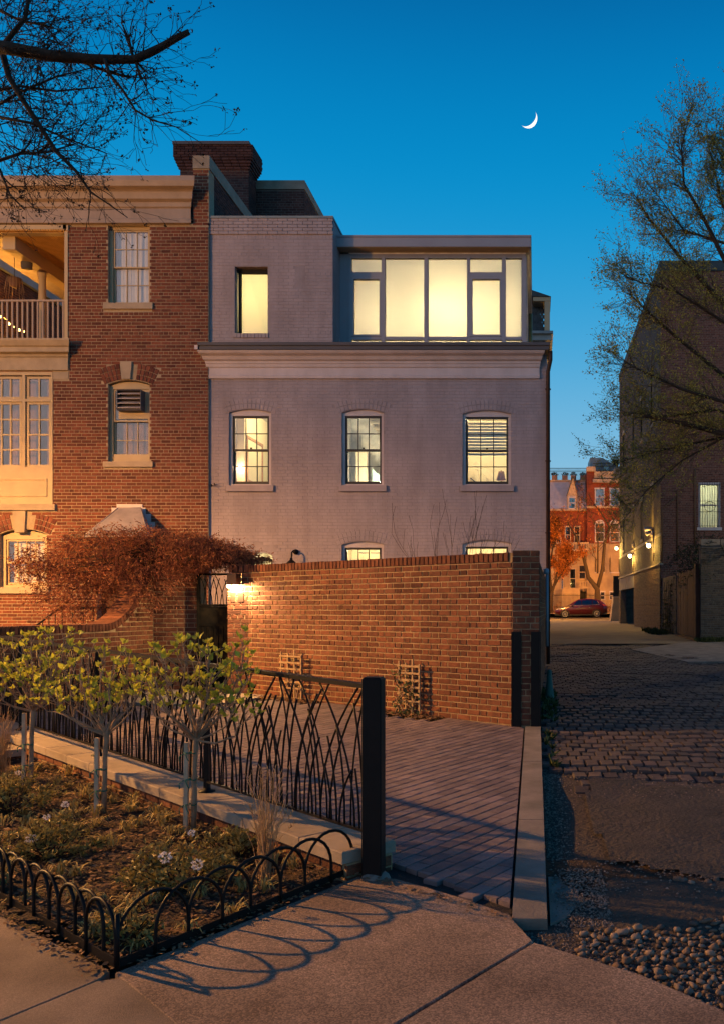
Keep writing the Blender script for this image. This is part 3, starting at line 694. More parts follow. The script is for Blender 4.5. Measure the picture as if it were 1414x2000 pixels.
def pebble(mb, p, s):
    a = gr.uniform(0, 6.28); c_, s_ = math.cos(a) * s, math.sin(a) * s; h = s * gr.uniform(.5, .9)
    mb.add([(p[0] + c_, p[1] + s_, p[2]), (p[0] - s_ * .8, p[1] + c_ * .8, p[2]), (p[0] - c_, p[1] - s_, p[2]), (p[0] + s_ * .8, p[1] - c_ * .8, p[2]), (p[0] + s_ * .1, p[1], p[2] + h)], [(0, 1, 4), (1, 2, 4), (2, 3, 4), (3, 0, 4)])
k = 0
while k < 11000:
    z_ = gr.random()
    if z_ < .6:
        px, py = gr.uniform(1010, 1440), gr.uniform(1745, 1970)
        if py > 1838 + (px - 1040) * .36 - 3 or py < 1770 + (px - 1070) * -.02 or (px < 1080 and py < 1800): continue
        p = G(px, py); p.z -= .055
    elif z_ < .68:
        y = gr.uniform(4.5, 5.4); x = .075 + gr.random() ** .6 * .32; p = Vector((x, y, zg(y) - .05))
    elif z_ < .9:
        y = gr.uniform(4.9, 10.2); x = .07 + abs(gr.gauss(0, .09)); p = Vector((x, y, zal(x, y) - .015))
    elif z_ < .95:
        y = gr.uniform(7.2, 8.3); x = gr.uniform(.3, 2.4); p = Vector((x, y, zal(x, y) + .004))
    else:
        y = gr.uniform(4.9, 5.6); x = gr.uniform(.1, 2.2); p = Vector((x, y, zal(x, y)))
    k += 1; pebble(gm, p, gr.uniform(.004, .013))
gm.build('fine_gravel', M['gravel'], kind='stuff', label='fine gravel and grit between kerb, stones and asphalt', cat='gravel')
# ================================================================== BRICK HOUSE (left)
YH = 19.0; SC = YH / FP
FX = lambda px: (px - VX) * SC
FZ = lambda py: EYE - (py - VY) * SC
hl = thing('brick_house', (FX(200), YH, zg(YH)), 'red brick house with cream bay window, upstairs porch and wide cream cornice', 'house')
fh = Fr((0, YH, 0))
gz = zg(YH) - .2
PXL = -130
op_up = (FX(212), FX(293), FZ(593), FZ(440)); op_mid = (FX(212), FX(293), FZ(902), FZ(736)); op_porch = (FX(PXL - 5), FX(133), FZ(668), FZ(440))
op_bay = (FX(PXL - 5), FX(105), FZ(996), FZ(728)); op_low = (FX(0), FX(92), FZ(1147), FZ(1026)); op_door = (FX(190), FX(290), gz, FZ(1052))
ops = [op_up, op_mid, op_porch, op_bay, op_low, op_door]
w = MB(); cells(w, fh, FX(PXL), FX(408), gz, FZ(436), ops, -.30, 0)
w.fbox(fh, FX(378), FX(409), FZ(436), FZ(330), -.30, 0)
# side wall of the brick house running back, and porch back wall
w.box(FX(133), FX(133) + .28, YH + .3, YH + 7, gz, FZ(436))
spandrel(w, fh, op_mid[0], op_mid[1], FZ(750), .085, op_mid[3], -.3, -.002); spandrel(w, fh, op_low[0], op_low[1], FZ(1043), .105, op_low[3], -.3, -.002)
w.build('wall', M['mortar'], hl)
# arch zones are left to the voussoirs
arch_mid = (FX(203), FX(301), FZ(750), FZ(708)); key_mid = (FX(237), FX(261), FZ(742), FZ(706))
def arch_skip(u, v):
    for (a, b, vb, rise, th) in [(op_mid[0], op_mid[1], FZ(750), .085, .36), (op_low[0], op_low[1], FZ(1043), .105, .36)]:
        pts, (cu, cv, r, a0) = arch_pts(a, b, vb, rise); d = math.hypot(u - cu, v + .03 - cv); an = math.atan2(u - cu, v + .03 - cv)
        if r - .02 < d < r + th - .02 and abs(an) < a0 + .05: return True
    return False
bo = [(a, b, c, d) for a, b, c, d in ops] + [key_mid, (FX(29), FX(55), FZ(1042), FZ(997)), (FX(PXL), FX(112), FZ(998), FZ(984)), (FX(203), FX(298), FZ(914), FZ(901)), (FX(203), FX(298), FZ(606), FZ(592)), (FX(PXL), FX(97), FZ(1160), FZ(1146)), (FX(104), FX(136), FZ(741), FZ(725)), (FX(PXL), FX(137), FZ(726), FZ(664))]
bricks(hl, fh, FX(PXL), FX(407.5), FZ(1262), FZ(440), .0695, .2105, .012, .008, 'brick_red', bo, 'common', skip=arch_skip, score=lambda u, v: -v * .0 + abs(u - FX(340)) * .7 + abs(v - FZ(850)) * .35, nind=300, seed=3)
bricks(hl, fh, FX(378), FX(408), FZ(440), FZ(331), .0695, .2105, .012, .008, 'brick_red', (), 'common', seed=4, stuff='parapet_brickwork')
voussoirs(hl, fh, op_mid[0], op_mid[1], FZ(750), .085, 'brick_red', key=.155, proud=.014)
voussoirs(hl, fh, op_low[0], op_low[1], FZ(1043), .105, 'brick_red', key=.17, proud=.014)
def keystone(fr, x0, x1, x2, x3, yt, yb):
    one('keystone', hl, M['stone_trim'], lambda q: q.prism([fr.p(FX(x0), FZ(yt), .05), fr.p(FX(x1), FZ(yt), .05), fr.p(FX(x2), FZ(yb), .05), fr.p(FX(x3), FZ(yb), .05)], (0, .2, 0)))
keystone(fh, 237, 260, 257, 240, 707, 741); keystone(fh, 28, 53, 51, 32, 998, 1040)
# windows
wn_, r_ = sash_window(hl, fh, *op_up, -.10, .055, 'cream_paint', 'cream_paint', 3, 2, 2, .5, glass='glass', sill=(.085, .125, .06), w=.03)
one('curtain', wn_, M['curtain'], lambda q: ribbed(q, fh, r_[0], r_[1], r_[2], r_[3], -.27, .016, .10))
one('room_back', wn_, M['plain_dark'], lambda q: q.fbox(fh, op_up[0], op_up[1], op_up[2], op_up[3], -.42, -.36))
wn_, r_ = sash_window(hl, fh, op_mid[0], op_mid[1], op_mid[2], FZ(752), -.10, .06, 'cream_paint', 'cream_paint', 3, 1, 2, .56, rise=.09, glass='glass', sill=(.085, .115, .06), w=.03)
one('blanking_panel', wn_, M['cream_paint'], lambda q: q.fbox(fh, FX(228), FX(288), FZ(816), FZ(760), -.155, -.108))
def louvre(q):
    a, b, c, d = FX(233), FX(280), FZ(803), FZ(763); t = .014
    q.fbox(fh, a, a + t, c, d, -.108, .10); q.fbox(fh, b - t, b, c, d, -.108, .10); q.fbox(fh, a + t, b - t, c, c + t, -.108, .10); q.fbox(fh, a + t, b - t, d - t, d, -.108, .10)
one('vent_louvre', wn_, M['grey_flash'], louvre)
for i in range(4):
    v = FZ(799) + i * .098; one('slat', wn_, M['lead_roof'], lambda q: q.hexa([fh.p(FX(234.5), v, .095), fh.p(FX(278.5), v, .095), fh.p(FX(278.5), v + .055, .0), fh.p(FX(234.5), v + .055, .0), fh.p(FX(234.5), v + .012, .095), fh.p(FX(278.5), v + .012, .095), fh.p(FX(278.5), v + .067, .0), fh.p(FX(234.5), v + .067, .0)]))
one('bottom_rail', wn_, M['cream_paint'], lambda q: q.fbox(fh, FX(220), FX(291), FZ(900), FZ(886), -.19, -.075))
one('curtain', wn_, M['terracotta'], lambda q: ribbed(q, fh, r_[0], r_[1], r_[2], FZ(816), -.32, .012, .16))
wn_, r_ = sash_window(hl, fh, op_low[0], op_low[1], op_low[2], FZ(1046), -.10, .075, 'cream_paint', 'cream_paint', 4, 1, 1, .5, rise=.105, glass='glass', sill=(.07, .13, .06), w=.035)
for i in range(26):
    v = r_[2] + .02 + i * (r_[3] - r_[2] - .04) / 26; one('blind_slat', wn_, M['blind'], lambda q: q.hexa([fh.p(FX(17), v, -.23), fh.p(FX(90), v, -.23), fh.p(FX(90), v + .006, -.27), fh.p(FX(17), v + .006, -.27), fh.p(FX(17), v + .034, -.226), fh.p(FX(90), v + .034, -.226), fh.p(FX(90), v + .04, -.266), fh.p(FX(17), v + .04, -.266)]))
one('room_back', wn_, M['curtain'], lambda q: q.fbox(fh, op_low[0], op_low[1], op_low[2], op_low[3], -.42, -.36))
# bay of casements
bay = MB(); bo_ = [(FX(-20), FX(45), FZ(912), FZ(733)), (FX(51), FX(101), FZ(912), FZ(733)), (FX(-120), FX(-26), FZ(912), FZ(733))]
cells(bay, fh, FX(PXL), FX(104.5), FZ(985), FZ(727), bo_, -.10, .02)
bay = bay.build('bay_window', M['cream_paint'], hl)
def panel(q):
    a, b, c, d = FX(-60), FX(94), FZ(970), FZ(935); t = .03
    for u0, u1, v0, v1 in [(a, b, d - t, d), (a, b, c, c + t), (b - t, b, c + t, d - t), (a, a + t, c + t, d - t)]: q.fbox(fh, u0, u1, v0, v1, .021, .038)
one('panel_moulding', bay, M['cream_paint'], panel)
for (u0, u1, cols) in [(FX(0) - .21, FX(42.5), 3), (FX(52.5), FX(100), 2), (FX(-118), FX(-28), 3)]:
    s = MB(); rr = sash(s, fh, u0, u1, FZ(779), FZ(735), cols, 1, -.02, .05, .035); s.build('transom_sash', M['cream_paint'], bay); panes(bay, fh, rr, -.04, 'glass')
    s = MB(); rr = sash(s, fh, u0, u1, FZ(912), FZ(785), cols, 4, -.02, .05, .035); s.build('casement', M['cream_paint'], bay); panes(bay, fh, rr, -.04, 'glass')
    s = MB(); s.fbox(fh, u0 - .03, u1 + .03, FZ(785) + .003, FZ(779) - .003, -.08, .018); s.build('transom_bar', M['cream_paint'], bay)
one('curtain', bay, M['terracotta'], lambda q: ribbed(q, fh, FX(PXL), FX(103), FZ(912), FZ(733), -.45, .03, .3))
one('sill', bay, M['stone_trim'], lambda q: q.fbox(fh, FX(PXL), FX(111), FZ(997), FZ(985), -.1, .075))
# bay cornice
cp = [(-.1, FZ(724)), (.06, FZ(724)), (.06, FZ(700)), (.09, FZ(698)), (.09, FZ(694)), (.20, FZ(692)), (.20, FZ(683)), (.24, FZ(681)), (.30, FZ(672)), (.30, FZ(668.5)), (-.1, FZ(668.5))]
one('bay_cornice', hl, M['stone_trim'], lambda q: profile_run(q, fh, cp, FX(PXL), FX(133), 0, .62))
one('stone_block', hl, M['stone_trim'], lambda q: q.fbox(fh, FX(105), FX(135), FZ(740.5), FZ(726), -.1, .012))
# main cornice with gutter
cp = [(-.3, FZ(439)), (.10, FZ(439)), (.10, FZ(432)), (.07, FZ(430)), (.07, FZ(410)), (.11, FZ(408)), (.13, FZ(400)), (.22, FZ(397)), (.26, FZ(385)), (.30, FZ(383)), (.42, FZ(381)), (.46, FZ(372)), (.46, FZ(363)), (-.3, FZ(363))]
one('cornice', hl, M['cornice_paint'], lambda q: profile_run(q, fh, cp, FX(PXL), FX(372), 0, .58))
one('roof', hl, M['lead_roof'], lambda q: q.box(FX(PXL), FX(378), YH + .3, YH + 7, FZ(420), FZ(366)))
# party parapet going back with pale stone coping, chimney
xp0, xp1 = FX(380), FX(409)
one('parapet', hl, M['brick_dark'], lambda q: q.box(xp0 + .02, xp1 - .01, YH + .3, YH + 8, FZ(470), FZ(331)))
fside = Fr((xp1 - .01, YH, 0), R(90))
bricks(hl, fside, .02, 7.9, FZ(440), FZ(332), .0695, .2105, .012, .008, 'brick_dark', (), 'common', seed=8, stuff='parapet_side_brickwork')
one('parapet_coping', hl, M['coping'], lambda q: q.box(xp0 - .02, xp1 + .02, YH - .03, YH + 8, FZ(330), FZ(305)))
Yc = 24.0; kx = lambda px, Y=Yc: (px - VX) * Y / FP; kz = lambda py, Y=Yc: EYE - (py - VY) * Y / FP
def chim(q):
    q.box(kx(352), kx(486), Yc + .03, Yc + .63, kz(450), kz(281) - .02)
chp = one('chimney', hl, M['mortar_dark'], chim, loc=(kx(419), Yc + .3, kz(450)))
for (fr_, w_) in [(Fr((kx(352), Yc + .03, 0)), kx(486) - kx(352)), (Fr((kx(486), Yc + .03, 0), R(90)), .6)]:
    bricks(chp, fr_, 0, w_, kz(450), kz(330), .0695, .2105, .012, .01, 'brick_dark', (), 'common', seed=9)
    for q_, (v0, v1, pr) in enumerate([(330, 325, .04), (325, 320, .07), (320, 315, .1), (315, 310, .13), (310, 287, .15)]):
        bricks(chp, fr_, -pr * .9, w_ + pr * .9, kz(v0), kz(v1) + .01, .0695, .2105, .012, pr, 'brick_dark', (), 'common', seed=10 + q_)
one('cap', chp, M['grey_flash'], lambda q: q.box(kx(342), kx(491), Yc - .16, Yc + .82, kz(287), kz(281)))
# rear parapet block with coping
Yr = 25.0; rx = lambda px: (px - VX) * Yr / FP; rz = lambda py: EYE - (py - VY) * Yr / FP
rb = one('rear_parapet', hl, M['mortar_dark'], lambda q: q.box(rx(484), rx(594), Yr + .02, Yr + 9, rz(470), rz(370)), loc=(rx(540), Yr, rz(470)))
bricks(rb, Fr((rx(484), Yr + .02, 0)), 0, rx(594) - rx(484), rz(455), rz(371), .0695, .2105, .012, .008, 'brick_dark', (), 'common', seed=21)
bricks(rb, Fr((rx(594), Yr + .02, 0), R(90)), 0, 8.9, rz(455), rz(371), .0695, .2105, .012, .008, 'brick_dark', (), 'common', seed=22)
one('coping', rb, M['coping'], lambda q: q.box(rx(482), rx(596), Yr - .03, Yr + 9, rz(370), rz(353)))
# porch
pf = FZ(666); pc = FZ(441); XB = -11.15
one('porch_floor', hl, M['wood_pale'], lambda q: q.box(FX(-30), FX(133), YH - .02, YH + 6.8, pf - .16, pf - .01))
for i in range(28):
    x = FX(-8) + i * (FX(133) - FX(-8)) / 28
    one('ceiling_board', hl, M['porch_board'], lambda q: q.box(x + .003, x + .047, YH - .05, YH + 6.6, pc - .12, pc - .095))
one('porch_soffit', hl, M['cream_paint'], lambda q: q.box(FX(-30), FX(133), YH - .05, YH + 7, pc - .09, pc - .0))
one('porch_beam', hl, M['cream_paint'], lambda q: (q.box(XB - .28, XB - .01, YH + .25, YH + 6.6, FZ(478), pc - .095), q.box(XB - .42, XB - .285, YH, YH + 6.6, FZ(455), pc - .1)))
one('porch_lintel', hl, M['cream_paint'], lambda q: q.box(FX(-30), FX(133), YH + .05, YH + .23, FZ(453), pc - .095))
for py_ in (20.55, 24.3):
    c = (XB - .14, py_, pf)
    one('porch_column', hl, M['cream_paint'], lambda q: q.lathe(c, [(.12, 0), (.12, .06), (.09, .09), (.088, 1.0), (.076, FZ(478) - pf - .12), (.09, FZ(478) - pf - .09), (.098, FZ(478) - pf - .05), (.098, FZ(478) - pf - .004)], 20))
one('porch_pilaster', hl, M['cream_paint'], lambda q: (q.fbox(fh, FX(128), FX(134.5), FZ(664), FZ(446), -.12, .03), q.fbox(fh, FX(126), FX(136), FZ(452), FZ(441), -.14, .05), q.fbox(fh, FX(126), FX(136), FZ(667), FZ(661), -.14, .05)))
rl = one('railing', hl, M['cornice_paint'], lambda q: (q.fbox(fh, FX(-28), FX(129), FZ(588.5), FZ(585), -.06, .0), q.fbox(fh, FX(-28), FX(129), FZ(667), FZ(662), -.06, .0)))
bm = MB(); bm.box(-.017, .017, -.017, .017, 0, FZ(588.5) - FZ(662)); bm = bm.mesh('baluster', M['cornice_paint'])
for i in range(16): inst('baluster', bm, rl, (FX(-26 + i * 9.95), YH + .03, FZ(662)))
# small things on the porch
pot = thing('hanging_planter', (FX(53) + .1, 20.0, 8.6), 'grey hanging pot on chains under the porch ceiling', 'planter')
pc0 = W(53, 520, 20.0)
one('pot', pot, M['grey_flash'], lambda q: q.lathe((pc0.x, 20.0, pc0.z - .07), [(.07, 0), (.11, .02), (.13, .26), (.145, .27), (.145, .3), (.12, .3)], 16))
one('chain', pot, M['black_metal'], lambda q: [q.tube([(pc0.x + .13 * math.cos(a), 20 + .13 * math.sin(a), pc0.z + .2), (pc0.x, 20, pc - .12)], .005, 4) for a in (0, 2.1, 4.2)])
bk = thing('hanging_basket', W(29, 560, 20.3), 'hanging basket trailing dry stems on the porch', 'planter')
bc = W(29, 557, 20.3)
one('basket', bk, M['terracotta'], lambda q: q.lathe((bc.x, bc.y, bc.z - .05), [(.06, 0), (.10, .03), (.14, .2), (.15, .2)], 14))
one('stem', bk, M['straw'], lambda q: [q.tube([(bc.x, bc.y, bc.z + .15), (bc.x + .15 * math.cos(a), bc.y + .15 * math.sin(a), bc.z + .17), (bc.x + .2 * math.cos(a), bc.y + .2 * math.sin(a), bc.z - rnd.uniform(.1, .35))], .005, 3) for a in [i * .39 for i in range(16)]])
one('hanger', bk, M['black_metal'], lambda q: q.tube([(bc.x, bc.y, bc.z + .1), (bc.x, bc.y, pc - .12)], .006, 4))
# warm string lights on the porch, lit
sl0 = thing('string_lights', W(10, 620, 21.5), 'string of small warm bulbs glowing along the upstairs porch', 'string lights')
pA, pB = W(-4, 608, 21.2), W(52, 646, 23.6)
one('cable', sl0, M['black_metal'], lambda q: q.tube([pA.lerp(pB, t / 8) - Z * .08 * math.sin(math.pi * t / 8) for t in range(9)], .006, 4))
for t in (.12, .38, .52, .74, .9): one('bulb', sl0, M['bulb_orange'], lambda q: q.lathe(pA.lerp(pB, t) - Z * (.08 * math.sin(math.pi * t) + .04), [(.004, -.035), (.02, -.02), (.026, 0), (.018, .02), (.006, .035)], 8))
light('string_light', pA.lerp(pB, .5) + Vector((.15, -.3, -.1)), 240, (1, .40, .05), .15, sl0)
# entrance hood and door
hd = thing('door_hood', (FX(235), YH, FZ(1050)), 'small hipped metal hood over the entrance of the brick house', 'canopy')
Ye = YH - .85; e = lambda px, py, Y: W(px, py, Y)
pts = [e(163, 1048, Ye), e(290, 1048, Ye), W(303, 1046, YH), W(172, 1046, YH), W(232, 992, YH - .12), W(276, 992, YH - .12), W(276, 992, YH), W(232, 992, YH)]
one('metal_roof', hd, M['lead_roof'], lambda q: q.add(pts, [(0, 1, 5, 4), (1, 2, 6, 5), (3, 0, 4, 7), (4, 5, 6, 7), (0, 3, 2, 1)]))
one('seam', hd, M['lead_roof'], lambda q: [q.tube([a, b], .014, 5) for a, b in [(pts[0], pts[4]), (pts[1], pts[5]), (pts[4], pts[5]), (pts[0], pts[1])]])
one('flashing', hd, M['white_paint'], lambda q: [q.box(FX(a), FX(b), YH - .03, YH + .0, FZ(d), FZ(c)) for a, b, c, d in [(230, 280, 985, 992), (276, 286, 992, 1004), (282, 296, 1004, 1020), (290, 304, 1020, 1036), (220, 232, 992, 1004)]])
one('soffit', hd, M['brown_box'], lambda q: q.box(FX(172), FX(296), Ye + .05, YH - .01, FZ(1056), FZ(1049)))
dr = one('front_door', hl, M['wood_brown'], lambda q: (q.fbox(fh, op_door[0], op_door[1], gz, op_door[3], -.28, -.22), [q.fbox(fh, FX(200 + 44 * i), FX(236 + 44 * i), FZ(v0), FZ(v1), -.22, -.20) for i in (0, 1) for v0, v1 in ((1240, 1180), (1165, 1075))]))
one('handle', dr, M['brass'], lambda q: q.tube([fh.p(FX(196), FZ(1172), -.2), fh.p(FX(196), FZ(1172), -.15)], .025, 8))
# stoop railing
sr_ = thing('stair_railing', (FX(100), 16.6, zg(16.6)), 'thin black iron stair railing before the brick house', 'railing')
ra, rb_, rc = W(72, 1222, 16.4), W(118, 1187, 16.4), W(225, 1187, 16.4)
one('handrail', sr_, M['black_metal'], lambda q: (q.tube([ra, rb_, rc], .018, 6)))
for i in range(10):
    t = i / 9; p = ra.lerp(rb_, t * 2.4) if t < .42 else rb_.lerp(rc, (t - .42) / .58)
    one('baluster', sr_, M['black_metal'], lambda q: q.tube([p, (p.x, p.y, zg(16.4) - .05)], .009, 5))
# neighbour seen through the porch
nb_ = thing('neighbour_house', (-14, 30, zg(30)), 'dark brick neighbour house glimpsed through the upstairs porch', 'house')
zt = EYE + 690 / 74.6
one('wall', nb_, M['mortar_dark'], lambda q: q.box(-14.6, -14.02, 19.5, 50, 0, zt - .35))
bricks(nb_, Fr((-14.02, 19.5, 0), R(90)), 1, 16, 7.0, zt - .36, .0695, .2105, .012, .012, 'brick_dark', [(9.2, 10.6, 7.2, 9.6)], 'common', seed=31)
one('fascia', nb_, M['blue_metal'], lambda q: q.box(-14.6, -13.92, 19.5, 50, zt - .35, zt))
one('window', nb_, M['blue_metal'], lambda q: q.box(-14.05, -13.99, 28.75, 30.1, 7.2, 9.55))
# ================================================================== GREY PAINTED HOUSE
YG = 19.06; SG = YG / FP
GX = lambda px: (px - VX) * SG
GZ = lambda py: EYE - (py - VY) * SG
fg = Fr((0, YG, 0))
hg = thing('grey_house', (GX(740), YG, zg(YG)), 'grey painted brick house with lit sash windows and glazed rooftop room', 'house')
gz2 = zg(YG) - .2
wins = [(448, 530, 806, 948), (668, 749, 806, 948), (903, 997, 808, 948), (668, 749, 1064, 1206), (903, 997, 1062, 1204), (488, 533, 1086, 1250)]
gops = [(GX(a), GX(b), GZ(d), GZ(c) + .075) for a, b, c, d in wins]
q = MB(); cells(q, fg, GX(408.6), GX(1066), gz2, GZ(690), gops, -.30, 0)
for o in gops: spandrel(q, fg, o[0], o[1], o[3] - .075, .073, o[3], -.30, -.0005)
for Xs in (GX(1066) - .3, GX(408.6)): q.box(Xs, Xs + .3, YG + .3, YG + 12, gz2, GZ(690))
q.build('wall', M['grey_paint_joint'], hg)
def gskip(u, v):
    for o in gops:
        pts, (cu, cv, r, a0) = arch_pts(o[0], o[1], o[3] - .075, .073); d = math.hypot(u - cu, v + .03 - cv); an = math.atan2(u - cu, v + .03 - cv)
        if r - .03 < d < r + .20 and abs(an) < a0 + .03: return True
    return False
sills = [(GX(a - 6), GX(b + 6), GZ(961), GZ(947)) for a, b, c, d in wins[:3]]
bricks(hg, fg, GX(409), GX(1066), GZ(1262), GZ(690), .0695, .2105, .006, .0045, 'grey_paint', gops + sills, 'common', skip=gskip, seed=5, stuff='painted_brickwork', jit=.0016)
for o in gops[:5]: voussoirs(hg, fg, o[0], o[1], o[3] - .075, .073, 'grey_paint', rings=2, th=.112, proud=.009)
# side-wall course on the alley side
bricks(hg, Fr((GX(1066), YG + .02, 0), R(90)), 0, 11.8, GZ(1262), GZ(745), .0695, .2105, .007, .006, 'grey_paint', (), 'common', seed=6, stuff='side_brickwork')
rooms = []
for k, (a, b, c, d) in enumerate(wins[:5]):
    win, rc_ = sash_window(hg, fg, GX(a), GX(b), GZ(d), GZ(c), -.055, .055, 'white_paint', 'bronze_sash', 3, 2, 2, .5, rise=.07, glass='glass', th=.13, w=.042)
    one('sill', win, M['grey_paint'], lambda q: q.fbox(fg, GX(a - 4.5), GX(b + 6), GZ(960), GZ(948.2), -.10, .055)) if k < 3 else None
    one('sash_lock', win, M['black_metal'], lambda q: q.fbox(fg, GX((a + b) / 2 - 2), GX((a + b) / 2 + 2), (GZ(c) + GZ(d)) / 2 + .018, (GZ(c) + GZ(d)) / 2 + .045, -.09, -.075))
# rooms with lights behind the windows
warm = (1, .80, .40)
def furnish(k, u0, u1, v0, v1, nd, mw, power, lpos, col=warm):
    r = room(hg, fg, GX(u0), GX(u1), GZ(v1), GZ(v0), nd, mw, -.305); l = light('room_light', fg.p(*lpos), power, col, .12, hg); return r
r1 = furnish(0, 430, 600, 770, 1010, 2.4, 'room_green', 115, (GX(545), GZ(790), -1.2))
one('ceiling', r1, M['room_white'], lambda q: q.fbox(fg, GX(431), GX(599), GZ(775), GZ(771), -2.7, -.31))
one('partition', r1, M['room_wall'], lambda q: q.fbox(fg, GX(431), GX(452), GZ(1009), GZ(776), -2.6, -.9))
pfm = MB()
fp_ = Fr(fg.p(GX(452) + .01, 0, -.95), R(90))
for a_, b_, c_, d_ in [(0, 1.15, GZ(838), GZ(833)), (0, 1.15, GZ(928), GZ(923)), (0, .05, GZ(923), GZ(838)), (1.10, 1.15, GZ(923), GZ(838))]: pfm.fbox(fp_, a_, b_, c_, d_, -.01, .04)
pf_ = pfm.build('picture_frame', M['oak'], r1); one('picture', pf_, M['room_wall'], lambda q: q.fbox(fp_, .051, 1.099, GZ(922), GZ(839), 0, .015))
one('wall_bulb', r1, M['bulb_white'], lambda q: q.lathe(W(470, 915, YG + .85), [(.001, -.055), (.04, -.04), (.055, 0), (.04, .04), (.001, .055)], 12))
light('wall_bulb_light', W(472, 915, YG + .62), 14, (1, .66, .3), .05, hg)
r2 = furnish(1, 640, 790, 770, 1010, 2.2, 'room_white', 210, (GX(735), GZ(955), -.75), (1, .86, .55))
one('door_leaf', r2, M['room_wall'], lambda q: q.fbox(fg, GX(660), GX(684), GZ(1009), GZ(850), -2.0, -1.93))
one('stair_soffit', r2, M['room_wall'], lambda q: q.hexa([fg.p(GX(700), GZ(800), -1.9), fg.p(GX(780), GZ(905), -1.9), fg.p(GX(780), GZ(905), -1.2), fg.p(GX(700), GZ(800), -1.2), fg.p(GX(700), GZ(772), -1.9), fg.p(GX(780), GZ(772), -1.9), fg.p(GX(780), GZ(772), -1.2), fg.p(GX(700), GZ(772), -1.2)]))
for i in range(8):
    one('tread', r2, M['blind'], lambda q: q.fbox(fg, GX(704 + i * 7), GX(780), GZ(806 + i * 11), GZ(802 + i * 11), -1.19, -1.16))
one('teal_panel', r2, M['teal'], lambda q: q.prism([fg.p(GX(700), GZ(1005), -1.6), fg.p(GX(724), GZ(1005), -1.6), fg.p(GX(724), GZ(915), -1.6), fg.p(GX(700), GZ(892), -1.6)], (0, .05, 0)))
r3 = furnish(2, 870, 1035, 770, 1010, 2.4, 'room_wall', 150, (GX(950), GZ(800), -1.1), (1, .82, .44))
for i in range(11): one('blind_slat', r3, M['blind'], lambda q: q.fbox(fg, GX(907), GX(993), GZ(818 + i * 6.1 + 4), GZ(818 + i * 6.1), -.42 - .0, -.40))
one('stair_string', r3, M['blind'], lambda q: q.prism([fg.p(GX(908), GZ(874), -2.2), fg.p(GX(916), GZ(868), -2.2), fg.p(GX(1000), GZ(945), -2.2), fg.p(GX(994), GZ(955), -2.2)], (0, .06, 0)))
for px_ in (917, 940): one('stair_post', r3, M['blind'], lambda q: q.fbox(fg, GX(px_ - 3), GX(px_ + 3), GZ(1009), GZ(884 + (px_ - 917) * .8), -2.3, -2.24))
one('stair_rail', r3, M['black_metal'], lambda q: q.tube([fg.p(GX(905), GZ(908), -1.9), fg.p(GX(945), GZ(942), -1.9)], .012, 6))
tl = thing('table_lamp', W(978, 960, YG + .7), 'table lamp with tapered brown shade in the right upstairs window', 'lamp')
tb = W(978, 945, YG + .7)
one('shade', tl, M['lampshade'], lambda q: q.lathe((tb.x, tb.y, tb.z), [(.105, .08), (.062, .27), (.058, .27), (.10, .083)], 20))
one('stand', tl, M['brass'], lambda q: q.lathe((tb.x, tb.y, tb.z - .25), [(.06, 0), (.06, .015), (.015, .03), (.02, .15), (.012, .33), (.012, .54), (.02, .55)], 12))
light('table_lamp_light', (tb.x, tb.y, tb.z + .14), 6, (1, .6, .25), .03, tl)
r4 = furnish(3, 640, 790, 1030, 1270, 2.2, 'room_wall', 160, (GX(705), GZ(1060), -1.0)); r5 = furnish(4, 870, 1035, 1030, 1270, 2.2, 'room_wall', 140, (GX(950), GZ(1055), -1.0))
for px0 in (676, 700): one('ceiling_bar', r4, M['plain_dark'], lambda q: q.fbox(fg, GX(px0), GX(px0 + 18), GZ(1072.5), GZ(1071), -1.5, -1.4))
r6 = furnish(5, 470, 560, 1070, 1270, 1.6, 'room_white', 40, (GX(515), GZ(1120), -.9))
one('door_surround', hg, M['plain_dark'], lambda q: (q.fbox(fg, GX(489), GX(492), GZ(1250), GZ(1094), -.2, -.06), q.fbox(fg, GX(529), GX(532), GZ(1250), GZ(1094), -.2, -.06), headfill(q, fg, GX(488.5), GX(532.5), GZ(1096), .10, -.2, -.06)))
# main cornice
cpg = [(-.1, GZ(740)), (.05, GZ(740)), (.06, GZ(735)), (.045, GZ(733)), (.045, GZ(720)), (.07, GZ(718)), (.085, GZ(713)), (.10, GZ(712)), (.11, GZ(708)), (.16, GZ(706)), (.20, GZ(700)), (.28, GZ(697)), (.31, GZ(694)), (.31, GZ(692)), (-.1, GZ(692))]
co = one('cornice', hg, M['white_paint'], lambda q: profile_run(q, fg, cpg, GX(408.8), GX(1051), .42, .42))
one('gutter', hg, M['grey_flash'], lambda q: (q.fbox(fg, GX(402), GX(1071), GZ(691.7), GZ(684), -.4, .34), q.fbox(fg, GX(399), GX(1073), GZ(683.8), GZ(678), -.6, .37)))
one('gutter_end_block', hg, M['white_paint'], lambda q: q.fbox(fg, GX(392), GX(398.5), GZ(691), GZ(683), .0, .34))
one('deck', hg, M['grey_flash'], lambda q: q.box(GX(409), GX(1066), YG + .3, YG + 11, GZ(700), GZ(688)))
